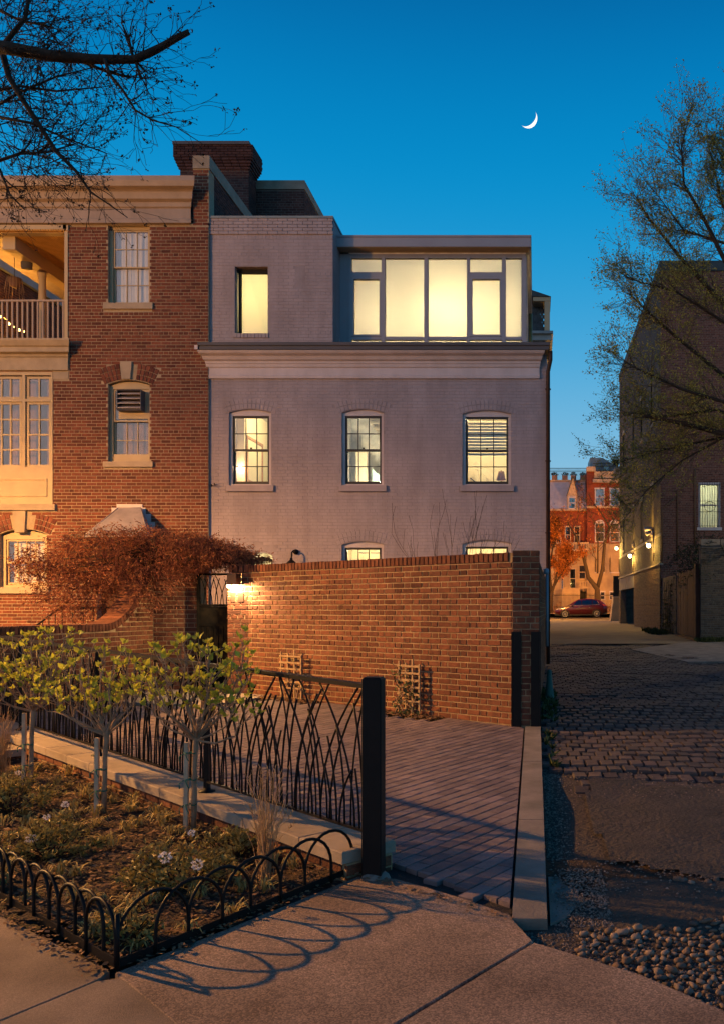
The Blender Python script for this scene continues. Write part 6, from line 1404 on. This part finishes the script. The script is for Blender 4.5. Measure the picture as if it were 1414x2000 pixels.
# pipes along the alley face
one('alley_conduit', bR, M['stone_trim'], lambda q: (q.tube([fs_.p(Y1 - 45.7, 4.36, .06), fs_.p(Y1 - 45.7, 3.5, .06)], .025, 6), q.tube([fs_.p(Y1 - 37.7, 4.9, .06), fs_.p(Y1 - 37.7, 3.7, .06)], .025, 6)))
YEL = (1, .58, .11)
def wall_lamp(Y, z, label, p, floods=False):
    t = thing('alley_lamp', (XR, Y, z), label, 'lamp', 'lit lamps on the alley building')
    c = fs_.p(Y1 - Y, z, .22)
    one('arm', t, M['grey_metal'], lambda q: q.tube([fs_.p(Y1 - Y, z + .14, 0), fs_.p(Y1 - Y, z + .16, .18), c + Z * .09], .02, 6)); one('bulb', t, M['bulb_yellow'], lambda q: q.lathe(c, [(.005, -.09), (.065, -.06), (.09, 0), (.065, .06), (.02, .09)], 12))
    one('cap', t, M['grey_metal'], lambda q: q.lathe(c + Z * .085, [(.11, 0), (.09, .05), (.03, .08)], 12))
    light('alley_lamp_light', c + Vector((-.16, 0, -.10)), p, YEL, .05, t)
    if floods:
        for dx, dz in ((-.15, .55), (.28, .75)): one('flood_head', t, M['white_paint'], lambda q: q.tube([c + Vector((dx * .3 + .1, dx - .2, dz)), c + Vector((-.16, dx - .2, dz - .06))], [.06, .11], 10))
        one('junction_box', t, M['white_paint'], lambda q: q.fbox(fs_, Y1 - Y - .12, Y1 - Y + .12, z + .45, z + .62, .0, .1))
wall_lamp(45.7, 4.36, 'glowing middle lamp on the alley wall above the garage', 190); wall_lamp(38.1, 4.36, 'glowing lamp nearest the building corner, floodlights above it', 190, True); wall_lamp(53.2, 5.25, 'glowing lamp at the far corner of the alley building', 260)
# block wall, timber gate, near wall with vines
bw = thing('block_wall', (5.1, 33.5, zg(33)), 'grey block wall with yellow flowering climber beside the alley building', 'wall')
fb = Fr((5.08, 35.95, 0), R(-90))
one('core', bw, M['mortar_dark'], lambda q: q.fbox(fb, 0, 3.6, .4, 2.9, -.2, 0))
bricks(bw, fb, 0, 3.6, .55, 2.9, .2, .4, .012, .01, 'brick_grimy', (), 'stretcher', seed=81, score=lambda u, v: -u, nind=100)
cl_ = thing('wall_climber', (5.0, 34.5, zg(34)), 'small leaved climber speckling the block wall', 'climber'); lf = MB(); rg = random.Random(3)
for k in range(520):
    u = min(max(rg.gauss(1.9, .9), .1), 3.5); lf.leaf(fb.p(u, .75 + abs(rg.gauss(0, .9)), rg.uniform(.02, .12)), (rg.gauss(0, 1), rg.gauss(0, 1), rg.gauss(0, 1)), rg.uniform(.05, .09), .6)
lf.build('foliage', M['leaf_ivy'], cl_, kind='stuff'); one('stem', cl_, M['twig'], lambda q: [q.tube([fb.p(.6 + i * .6, .6, .03), fb.p(.8 + i * .5, 1.6, .05), fb.p(1 + i * .55, 2.7, .04)], .012, 4) for i in range(4)])
tg = thing('timber_gate', (5.1, 30.3, zg(30)), 'reddish brown board gate between block wall and dark brick wall', 'gate')
for i in range(24): one('board', tg, M['wood_brown'], lambda q: q.fbox(fb, 3.65 + i * .165, 3.805 + i * .165, .78, 2.95 + .02 * math.sin(i), -.06, rnd.uniform(-.02, -.008)))
one('gate_post', tg, M['wood_brown'], lambda q: q.fbox(fb, 7.62, 7.82, .5, 3.1, -.1, .06)); one('sill_timber', tg, M['wood_brown'], lambda q: q.fbox(fb, 3.6, 7.6, .62, .76, -.1, .04))
nw = thing('near_brick_wall', (6.6, 27.9, zg(28)), 'grimy brick wall under hanging vines at the right edge', 'wall')
fn = Fr((5.16, 28.0, 0)); one('core', nw, M['mortar_dark'], lambda q: q.fbox(fn, 0, 5, .4, 3.7, -.3, -.002)); bricks(nw, fn, 0, 2.6, .62, 3.65, .0695, .2105, .014, .009, 'brick_grimy', (), 'common', seed=82, score=lambda u, v: u, nind=300)
one('cap_stone', nw, M['concrete'], lambda q: [q.fbox(fn, .0 + i * .62, .6 + i * .62, 3.66, 3.86, -.35, .05) for i in range(6)])
vn = thing('vine_mass', (5.8, 28.5, 3.4), 'dark tangled vine hanging over the timber gate and wall', 'vine'); vs2 = MB(); lf = MB(); rg = random.Random(44)
for k in range(130):
    s = Vector((rg.uniform(4.9, 8.5), rg.uniform(27.8, 33.5), rg.uniform(3.0, 4.1)))
    if s.y > 30 and s.x > 6.5: s.x -= 1.4
    d = Vector((rg.gauss(0, 1), rg.gauss(-.3, .6), rg.gauss(.1, .7))); pts = [s]
    for j in range(6): d = d + Vector((rg.gauss(0, .4), rg.gauss(0, .4), rg.gauss(-.2, .4))); d.normalize(); pts.append(pts[-1] + d * .17)
    vs2.tube(pts, [.012 - .0016 * j for j in range(7)], 4, cap=False)
    for j in range(22): lf.leaf(rg.choice(pts) + Vector((rg.gauss(0, .1), rg.gauss(0, .1), rg.gauss(0, .09))), (rg.gauss(0, 1), rg.gauss(0, 1), rg.gauss(-.3, 1)), rg.uniform(.06, .12), .55)
vs2.build('stems', M['twig'], vn); lf.build('foliage', M['leaf_dark'], vn, kind='stuff')
wd = MB(); rg = random.Random(6)
for (x0, x1, y0, y1, n_) in [(4.3, 4.9, 33.0, 36.0, 60), (5.0, 5.9, 27.2, 27.9, 70), (.08, .3, 10.8, 14.5, 70), (.1, .25, 8.3, 10.2, 14)]:
    for k in range(n_):
        x, y = rg.uniform(x0, x1), rg.uniform(y0, y1); z = zg(y) - .06
        for j in range(9): wd.leaf((x, y, z), (rg.gauss(0, .6), rg.gauss(0, .6), 1), rg.uniform(.06, .16) * (1.8 if y > 20 else .7), .2)
wd.build('weeds', M['leaf_ivy'], kind='stuff', label='weeds sprouting along the alley edges', cat='weeds')
ra2 = MB(); ra2.prism([(5.0, 27.9, zg(27.9) + .02), (2.6, 24.5, zg(24.5) - .03), (3.4, 20, zg(20) - .03), (9, 20, zg(20) + .06), (9, 27.9, zg(27.9) + .06)], (0, 0, -.15)); ra2.build('alley_pavement', M['concrete'], kind='structure')
# ---- pipe and green boot at the corner of the return wall
pp = thing('pale_pipe', (.17, 13.0, zg(13)), 'pale blue vertical pipe with green cast iron boot beside the garden wall', 'pipe')
pX = (1067.5 - VX) * 13.0 / FP
one('pipe', pp, M['grey_metal'], lambda q: q.tube([(pX, 13, EYE - (1262 - VY) * 13 / FP), (pX, 13, EYE - (1118 - VY) * 13 / FP)], .022, 8))
one('boot', pp, M['boot_green'], lambda q: q.lathe((pX + .035, 13, zg(13) - .05), [(.075, 0), (.07, .04), (.05, .2), (.035, .42), (.03, .44)], 12))
one('elbow', pp, M['grey_metal'], lambda q: q.lathe((pX - .01, 13, EYE - (1118 - VY) * 13 / FP), [(.035, -.03), (.04, 0), (.035, .05), (.01, .06)], 10))
bo2 = thing('bollard', (1.05, 64, zg(64)), 'pale steel bollard at the far end of the alley', 'bollard'); bx_ = (1071 - VX) * 64 / FP
one('shaft', bo2, M['brass'], lambda q: q.lathe((bx_, 64, zg(64) - .02), [(.07, 0), (.07, 1.35), (.05, 1.42), (.005, 1.45)], 10))
# ================================================================== FAR STREET
YF = 90.0; QX = lambda px, Y=YF: (px - VX) * Y / FP
QZ = lambda py, Y=YF: EYE - (py - VY) * Y / FP
f9 = Fr((0, YF, 0)); f9b = Fr((0, YF - .6, 0))
def far_window(h, fr, a, b, c, d, arch=False, ms='white_paint', glass='glass_reflective', cur='curtain'):
    u0, u1, v0, v1 = QX(a), QX(b), QZ(d), QZ(c); t = .09
    wb = one('window', h, M[ms], lambda q: (q.fbox(fr, u0, u0 + t, v0, v1, -.1, .10), q.fbox(fr, u1 - t, u1, v0, v1, -.1, .10), q.fbox(fr, u0, u1, v0 - .1, v0, -.1, .12), (headfill(q, fr, u0, u1, v1, (u1 - u0) * .42, -.1, .05) if arch else q.fbox(fr, u0 - .03, u1 + .03, v1, v1 + .14, -.1, .08)), q.fbox(fr, u0 + t, u1 - t, (v0 + v1) / 2 - .04, (v0 + v1) / 2 + .04, -.1, .06)))
    one('pane', wb, M[glass], lambda q: q.fbox(fr, u0 + t, u1 - t, v0, v1, .035, .04)); one('blind', wb, M[cur], lambda q: q.fbox(fr, u0 + t, u1 - t, v0, v1, .004, .012))
fr1 = thing('far_row_house', (QX(1180), YF - .6, zg(90)), 'red brick row house with arched windows across the far street', 'house')
mat('brick_far', (.23, .05, .025), .9, (.17, .04, .02), 4, .3, 14); mat('far_trim', (.52, .36, .24), .8)
one('wall', fr1, M['brick_far'], lambda q: q.box(QX(1145), QX(1250), YF - .6, YF + 10, QZ(1062), QZ(921)))
one('stone_base', fr1, M['far_stone'], lambda q: q.box(QX(1144.5), QX(1251), YF - .7, YF + 10, zg(90) - .3, QZ(1062.5)))
one('band', fr1, M['far_trim'], lambda q: (q.box(QX(1144), QX(1250), YF - .85, YF - .6, QZ(994), QZ(990)), q.box(QX(1156), QX(1250), YF - 1.0, YF - .6, QZ(945), QZ(938)), q.box(QX(1159), QX(1208), YF - .8, YF - .6, QZ(936), QZ(923)), q.box(QX(1144), QX(1161), YF - .9, YF + .4, QZ(923), QZ(914))))
one('frieze_dots', fr1, M['stone_trim'], lambda q: [q.box(QX(1163 + i * 4), QX(1165 + i * 4), YF - .85, YF - .8, QZ(932), QZ(927)) for i in range(11)])
for a, b in ((1160, 1179), (1188.5, 1208)): far_window(fr1, f9b, a, b, 957, 988); far_window(fr1, f9b, a, b, 1024, 1058, True); far_window(fr1, f9b, a, b, 1090, 1118, glass='glass_reflective', cur='plain_dark')
for a, b in ((1170, 1180), (1188, 1198)): far_window(fr1, Fr((0, YF - .7, 0)), a, b, 1157, 1170, cur='plain_dark')
ph = one('penthouse', fr1, M['blue_metal'], lambda q: q.prism([(QX(1154), YF + 2, QZ(925)), (QX(1154), YF + 2, QZ(887)), (QX(1180), YF + 2, QZ(888)), (QX(1207), YF + 2, QZ(905)), (QX(1230), YF + 2, QZ(915)), (QX(1230), YF + 2, QZ(925))], (0, 4, 0)))
one('penthouse_door', ph, M['teal'], lambda q: q.box(QX(1182), QX(1191), YF + 1.94, YF + 2, QZ(925), QZ(905)))
def far_rail(h, x0, x1, yt, yb, Y):
    r_ = one('roof_railing', h, M['black_metal'], lambda q: (q.box(QX(x0), QX(x1), Y, Y + .05, QZ(yt + .9), QZ(yt)), q.box(QX(x0), QX(x1), Y, Y + .04, QZ(yt + 6.8), QZ(yt + 6))))
    n_ = int((x1 - x0) / 2.2)
    for i in range(n_ + 1): x = QX(x0 + (x1 - x0) * i / n_); one('baluster', r_, M['black_metal'], lambda q: q.box(x - .015, x + .015, Y + .01, Y + .04, QZ(yb), QZ(yt + .9)))
far_rail(fr1, 1157, 1212, 905, 922, YF - .2)
one('chimney', fr1, M['plain_dark'], lambda q: (q.box(QX(1203), QX(1212), YF + 3, YF + 4, QZ(915), QZ(892)), q.box(QX(1200), QX(1213), YF + 2.8, YF + 4.2, QZ(892), QZ(888))))
fr2 = thing('far_gabled_house', (QX(1105), YF, zg(90)), 'house with steep pale roof, pointed dormer and roof deck pots', 'house')
one('wall', fr2, M['brick_far'], lambda q: q.box(QX(1000), QX(1144.5), YF, YF + 10, QZ(1060), QZ(998)))
one('stone_base', fr2, M['far_stone'], lambda q: q.box(QX(1000), QX(1144.4), YF - .1, YF + 10, zg(90) - .3, QZ(1060.5)))
one('roof', fr2, M['far_roof'], lambda q: q.hexa([(QX(1000), YF - .2, QZ(994)), (QX(1144.3), YF - .2, QZ(994)), (QX(1144.3), YF + 8, QZ(994)), (QX(1000), YF + 8, QZ(994)), (QX(1000), YF + 2.2, QZ(934)), (QX(1144.3), YF + 2.2, QZ(934)), (QX(1144.3), YF + 8, QZ(934)), (QX(1000), YF + 8, QZ(934))]))
one('eaves', fr2, M['far_trim'], lambda q: (q.box(QX(1000), QX(1144.4), YF - .35, YF + .1, QZ(998), QZ(994)), q.box(QX(1000), QX(1144.3), YF + 2.0, YF + 2.4, QZ(934), QZ(931.5))))
dm = one('dormer', fr2, M['far_trim'], lambda q: (q.prism([(QX(1107), YF - .22, QZ(994)), (QX(1107), YF - .22, QZ(966)), (QX(1118), YF - .22, QZ(934)), (QX(1126), YF - .22, QZ(966)), (QX(1126), YF - .22, QZ(994))], (0, 2.4, 0))))
one('dormer_roof', dm, M['slate'], lambda q: (q.prism([(QX(1118), YF - .3, QZ(932)), (QX(1126.5), YF - .3, QZ(967)), (QX(1127.5), YF - .3, QZ(967)), (QX(1119.5), YF - .3, QZ(931))], (0, 2.5, 0)), q.prism([(QX(1118), YF - .3, QZ(932)), (QX(1106.5), YF - .3, QZ(967)), (QX(1105.7), YF - .3, QZ(967)), (QX(1117), YF - .3, QZ(931))], (0, 2.5, 0))))
far_window(fr2, Fr((0, YF - .24, 0)), 1109, 1123, 973, 993, cur='plain_dark')
for a, b, c, d, ar in [(1102, 1114, 1030, 1060, False), (1120, 1132, 1030, 1060, False), (1085, 1095, 1035, 1060, False), (1111, 1124, 1112, 1148, False), (1129, 1143, 1105, 1130, False), (1094, 1100, 1108, 1150, False)]: far_window(fr2, Fr((0, YF - .1, 0)), a, b, c, d, cur='plain_dark', ms='far_trim')
one('balcony', fr2, M['far_trim'], lambda q: (q.box(QX(1100), QX(1148), YF - 1.4, YF - .1, QZ(1078), QZ(1074)), q.box(QX(1100), QX(1148), YF - 1.4, YF - 1.2, QZ(1064), QZ(1061)), [q.box(QX(1102 + i * 5), QX(1104 + i * 5), YF - 1.36, YF - 1.24, QZ(1074), QZ(1064)) for i in range(10)]))
one('stoop', fr2, M['far_stone'], lambda q: (q.box(QX(1096), QX(1130), YF - 2, YF - .1, zg(90) - .3, QZ(1150)), [q.box(QX(1128), QX(1148), YF - 1.6, YF - 1.4, QZ(1150), QZ(1147))], [q.box(QX(1130 + i * 5), QX(1132 + i * 5), YF - 1.6, YF - 1.4, QZ(1147), QZ(1138)) for i in range(4)], q.box(QX(1128), QX(1148), YF - 1.62, YF - 1.38, QZ(1138), QZ(1136))))
one('basement_door', fr2, M['plain_dark'], lambda q: q.box(QX(1130), QX(1143), YF - .15, YF - .1, zg(90), QZ(1155)))
far_rail(fr2, 1060, 1147, 906, 932, YF + 2.6)
for i, px_ in enumerate((1083, 1104, 1121, 1140)):
    pt = thing('roof_planter', (QX(px_), YF + 2.2, QZ(932)), ('first roof deck planter from the left, rounded shrub', 'second roof deck planter from the left', 'third roof deck planter from the left', 'roof deck planter beside the parapet pier')[i], 'planter', 'planters on the far roof deck')
    one('pot', pt, M['terracotta'], lambda q: q.box(QX(px_ - 5.5), QX(px_ + 5.5), YF + 2.0, YF + 2.6, QZ(931.4), QZ(922.5)))
    lf = MB(); rg = random.Random(i)
    for k in range(160): v = Vector((rg.gauss(0, .5), rg.gauss(0, .5), abs(rg.gauss(0, .5)))).normalized() * rg.random() ** .4; lf.leaf((QX(px_) + v.x * .34, YF + 2.3 + v.y * .3, QZ(922.5) + v.z * .32), v + Vector((0, 0, .2)), .14, .4)
    lf.build('foliage', M['leaf_dark'], pt, kind='stuff')
# iron front fence
ife = thing('far_iron_fence', (QX(1130), YF - 4, zg(88)), 'black iron front garden fence behind the red car', 'fence')
one('rail', ife, M['black_metal'], lambda q: (q.box(QX(1080, 86), QX(1215, 86), 86, 86.04, QZ(1163, 86), QZ(1162, 86)), q.box(QX(1080, 86), QX(1215, 86), 86, 86.04, QZ(1186, 86), QZ(1185, 86))))
for i in range(52): x = QX(1081 + i * 2.55, 86); one('picket', ife, M['black_metal'], lambda q: q.box(x - .012, x + .012, 86.0, 86.03, zg(86), QZ(1159, 86)))
# hedge plants at the far garden
hg_ = MB(); rg = random.Random(13)
for k in range(1500): px_ = rg.uniform(1075, 1205); hg_.leaf((QX(px_, 86.8), 86.8 + rg.gauss(0, .3), zg(86) + .1 + abs(rg.gauss(0, .45)) * (1.2 if 1080 < px_ < 1095 or px_ > 1180 else .6)), (rg.gauss(0, 1), rg.gauss(0, 1), rg.gauss(.4, .6)), rg.uniform(.12, .25), .5)
hg_.build('front_garden_plants', M['leaf_orange'], kind='stuff', label='low plants in the far front gardens under sodium light', cat='plants')
# far trees
def far_tree(px_, Y, forks, label, seed, ml, nl, h):
    rg = random.Random(seed); b = Vector((QX(px_, Y), Y, zg(Y))); t = thing('street_tree', b, label, 'tree', 'trees on the far street'); m = MB(); tw_ = MB(); lf = MB()
    def lv2(pts, d):
        for k in range(nl): lf.leaf(rg.choice(pts) + Vector((rg.gauss(0, .18), rg.gauss(0, .18), rg.gauss(0, .18))), (rg.gauss(0, 1), rg.gauss(0, 1), rg.gauss(0, 1)), rg.uniform(.12, .24), .55)
    for path, rad in forks:
        W3 = [W(x, y, Y) for x, y in path]; m.tube(W3, rad, 7)
        for k in range(h):
            i = rg.randrange(max(0, len(W3) - 3), len(W3) - 1); p = W3[i].lerp(W3[i + 1], rg.random()); grow(tw_, p, ((W3[i + 1] - W3[i]).normalized() * .6 + Vector((rg.gauss(0, .5), rg.gauss(0, .5), rg.gauss(.2, .4)))), rg.uniform(.9, 1.7), .03, 2, rg, lv2, .5, 4, 3, .08, .15, 4, rmin=.012)
    m.build('trunk', M['bark'], t); tw_.build('twigs', M['bark'], t); lf.build('foliage', M[ml], t, kind='stuff')
far_tree(1166, 82, [([(1166, 1200), (1166, 1165), (1165, 1150), (1148, 1128), (1138, 1085), (1125, 1050), (1110, 1025)], [.34, .3, .26, .2, .15, .1, .05]), ([(1165, 1152), (1176, 1110), (1180, 1060), (1190, 1030), (1172, 1000), (1160, 985)], [.2, .17, .14, .11, .07, .04]), ([(1166, 1120), (1167, 1060), (1163, 1020)], [.1, .07, .03]), ([(1186, 1040), (1195, 1020), (1205, 1005)], [.08, .05, .02])], 'forked bare street tree behind the red car', 5, 'leaf_orange', 3, 7)
far_tree(1076, 83, [([(1074, 1200), (1076, 1160), (1085, 1130), (1092, 1095)], [.2, .17, .1, .05]), ([(1076, 1160), (1072, 1110), (1080, 1060)], [.14, .1, .05]), ([(1078, 1150), (1096, 1120), (1110, 1090)], [.1, .07, .03]), ([(1080, 1070), (1090, 1035)], [.08, .03])], 'orange lit maple beside the grey house at the far street', 6, 'leaf_orange', 48, 6)
# far lamps and street lights
street_lamp((QX(1069.5, 72), 72, zg(72)), QZ(1104, 72) - zg(72), 'sodium street lamp glowing beside the house corner', 8000, (1, .40, .06))
street_lamp((10.5, 77, zg(77)), 5.0, 'sodium street lamp hidden beyond the alley building', 10500, (1, .40, .06))
street_lamp((-6.5, 78, zg(78)), 5.0, 'sodium street lamp hidden beyond the grey house', 8500, (1, .40, .06))
# stone buttress and side gate at the far corner
bt = thing('stone_buttress', (5.6, 62, zg(62)), 'battered stone buttress beyond the garage opening', 'wall')
one('body', bt, M['far_stone'], lambda q: q.hexa([(W(1191, 1206, 62).x, 61.8, zg(62) - .1), (W(1214, 1206, 62).x, 61.8, zg(62) - .1), (W(1214, 1206, 62).x, 63, zg(62) - .1), (W(1191, 1206, 62).x, 63, zg(62) - .1), (W(1197, 1170, 62).x, 61.8, W(0, 1168, 62).z), (W(1214, 1170, 62).x, 61.8, W(0, 1168, 62).z), (W(1214, 1170, 62).x, 63, W(0, 1168, 62).z), (W(1197, 1170, 62).x, 63, W(0, 1168, 62).z)]))
one('cap', bt, M['far_trim'], lambda q: q.box(W(1196, 0, 62).x, W(1215, 0, 62).x, 61.7, 63.1, W(0, 1168, 62).z, W(0, 1165, 62).z))
one('screen_fence', bt, M['plain_dark'], lambda q: q.box(W(1199, 0, 62).x, W(1214, 0, 62).x, 62.9, 62.95, W(0, 1168, 62).z, W(0, 1124, 62).z))
# ================================================================== RED CAR
CY = 76.0; cz0 = QZ(1206.5, CY); cx0, cx1 = QX(1083.5, CY), QX(1183.5, CY); CL = cx1 - cx0
car = thing('red_car', ((cx0 + cx1) / 2, CY, cz0), 'dark red hatchback parked across the end of the alley', 'car')
car.rotation_euler = (0, R(-.8), 0)
cc = Vector(((cx0 + cx1) / 2, CY, cz0)); Ls = CL / 4.4
def cv(x, y, z): return cc + Vector(((x - 2.2) * Ls, y, z))
# side stations: x, lower z, belt z, roof z(or None), half width at belt, half width at roof
ST = [(.0, .42, .62, .64, .62, .60), (.06, .28, .70, .74, .78, .70), (.35, .22, .80, .86, .87, .74), (.8, .2, .90, .95, .90, .74), (1.15, .2, .98, 1.06, .91, .66), (1.6, .2, 1.0, 1.36, .915, .62), (2.05, .2, 1.02, 1.56, .915, .60), (2.6, .2, 1.03, 1.62, .915, .60), (3.2, .2, 1.05, 1.60, .91, .59), (3.75, .22, 1.07, 1.50, .90, .57), (4.05, .26, 1.08, 1.36, .88, .56), (4.28, .34, 1.06, 1.14, .84, .60), (4.4, .45, .95, .99, .74, .62)]
bd_ = MB(); vs3 = []; nper = 14
for x, zl, zb2, zr, hb, hr in ST:
    half = [(0, zl), (hb * .85, zl), (hb * .97, zl + .1), (hb, zl + (zb2 - zl) * .6), (hb * .985, zb2), (hr + (hb - hr) * .45, zb2 + (zr - zb2) * .55), (hr, zr - .03), (0, zr)]
    ring = [cv(x, -y, z) for y, z in half] + [cv(x, y, z) for y, z in half[-2:0:-1]]
    vs3 += ring
n_ = 14; fs3 = []
for i in range(len(ST) - 1):
    for k in range(n_): fs3.append((i * n_ + k, i * n_ + (k + 1) % n_, (i + 1) * n_ + (k + 1) % n_, (i + 1) * n_ + k))
fs3 += [tuple(range(n_)), tuple(range((len(ST) - 1) * n_, len(ST) * n_))[::-1]]
bd_.add(vs3, fs3, True); bd_.build('body', M['car_paint'], car)
def glassp(name, pts, m='car_glass'):
    one(name, car, M[m], lambda q: q.prism([cv(x, y, z) for x, y, z in pts], (0, -.012, 0)))
for s in (-1,):
    glassp('side_window', [(1.42, -.87, 1.06), (2.2, -.875, 1.08), (2.2, -.70, 1.50), (1.95, -.70, 1.46)]); glassp('side_window', [(2.27, -.875, 1.08), (3.1, -.87, 1.10), (3.1, -.70, 1.52), (2.27, -.70, 1.51)]); glassp('quarter_window', [(3.17, -.87, 1.11), (3.7, -.85, 1.14), (3.5, -.72, 1.42), (3.17, -.71, 1.50)])
one('windscreen', car, M['car_glass'], lambda q: q.add([cv(1.13, -.66, 1.08), cv(1.13, .66, 1.08), cv(1.98, .55, 1.545), cv(1.98, -.55, 1.545)], [(0, 1, 2, 3)]))
one('window_trim', car, M['alloy'], lambda q: q.tube([cv(1.2, -.905, 1.02), cv(2.2, -.915, 1.05), cv(3.1, -.915, 1.075), cv(3.75, -.90, 1.11), cv(3.6, -.78, 1.36)], .014, 5))
one('door_line', car, M['car_dark'], lambda q: (q.tube([cv(2.24, -.925, .32), cv(2.24, -.925, 1.03)], .006, 4), q.tube([cv(1.35, -.92, .35), cv(1.30, -.92, .98)], .006, 4), q.tube([cv(3.2, -.92, .55), cv(3.15, -.92, 1.05)], .006, 4)))
for hx in (2.0, 2.95): one('door_handle', car, M['alloy'], lambda q: q.tube([cv(hx - .1, -.935, .88), cv(hx + .1, -.935, .89)], .016, 5))
one('wing_mirror', car, M['car_paint'], lambda q: rock(q, cv(1.42, -1.0, 1.05), .1, random.Random(1)))
one('headlight', car, M['alloy'], lambda q: q.prism([cv(.08, -.80, .70), cv(.62, -.90, .84), cv(.58, -.885, .90), cv(.10, -.74, .77)], (0, -.02, 0)))
one('tail_light', car, M['lamp_red'], lambda q: q.prism([cv(4.05, -.90, .98), cv(4.36, -.80, .98), cv(4.33, -.80, 1.07), cv(4.0, -.90, 1.10)], (0, -.02, 0)))
one('bumper', car, M['car_dark'], lambda q: (q.box(cx0 - .02, cx0 + .5 * Ls, CY - .80, CY + .8, cz0 + .22, cz0 + .36), q.box(cx1 - .45 * Ls, cx1 + .02, CY - .8, CY + .8, cz0 + .26, cz0 + .44)))
one('sill_trim', car, M['car_dark'], lambda q: q.box(cc.x - 1.2, cc.x + 1.0, CY - .925, CY + .925, cz0 + .2, cz0 + .30))
for wx in (.82, 3.52):
    for sy in (-1, 1):
        c = cv(wx, sy * .80, .325)
        wh = one('wheel', car, M['rubber'], lambda q: q.tube([c + Vector((0, -.13, 0)), c + Vector((0, -.10, 0)), c + Vector((0, .10, 0)), c + Vector((0, .13, 0))], [.29, .325, .325, .29], 24), loc=c)
        if sy < 0:
            one('rim', wh, M['alloy'], lambda q: (q.tube([c + Vector((0, -.1305, 0)), c + Vector((0, -.142, 0))], [.06, .05], 12), [q.sqbar(c + Vector((.05 * math.cos(a), -.138, .05 * math.sin(a))), c + Vector((.225 * math.cos(a), -.138, .225 * math.sin(a))), .03, .014) for a in [k * math.pi / 7.5 for k in range(15)]], q.tube([c + Vector((.225 * math.cos(k * .2618), -.136, .225 * math.sin(k * .2618))) for k in range(25)], .018, 5)))
            one('wheel_arch', car, M['car_dark'], lambda q: q.tube([c + Vector((.37 * math.cos(R(a)), -.118, .37 * math.sin(R(a)))) for a in range(-10, 191, 20)], .022, 5))
# ================================================================== MOON
md_ = 1500.0; mcn = W(1034, 228, md_); mr_ = 17.5 * md_ / FP; view = (mcn - Vector((0, 0, EYE))).normalized()
ex_ = Vector((1, 0, 0)); ex_ = (ex_ - view * ex_.dot(view)).normalized(); ez_ = ex_.cross(view); ez_ = -ez_ if ez_.z < 0 else ez_
lit = (ex_ * .64 - ez_ * .77).normalized(); pole = lit.cross(view).normalized()
mm = MB(); NA, NB = 20, 8; c0_ = W(1031, 231, md_)
for i in range(NA + 1):
    th = math.pi * i / NA
    for j in range(NB + 1):
        ph_ = R(6) + R(44) * j / NB       # sunlit lune of the sphere, from the limb inwards
        d = pole * math.cos(th) + (lit * math.cos(ph_) - view * math.sin(ph_)) * math.sin(th); mm.v.append(c0_ + d * mr_)
for i in range(NA):
    for j in range(NB): a = i * (NB + 1) + j; mm.f.append((a, a + 1, a + NB + 2, a + NB + 1)); mm.sm.append(True)
mm.build('moon', M['moon_light'], loc=c0_, label='thin white crescent moon in the blue sky', cat='moon')
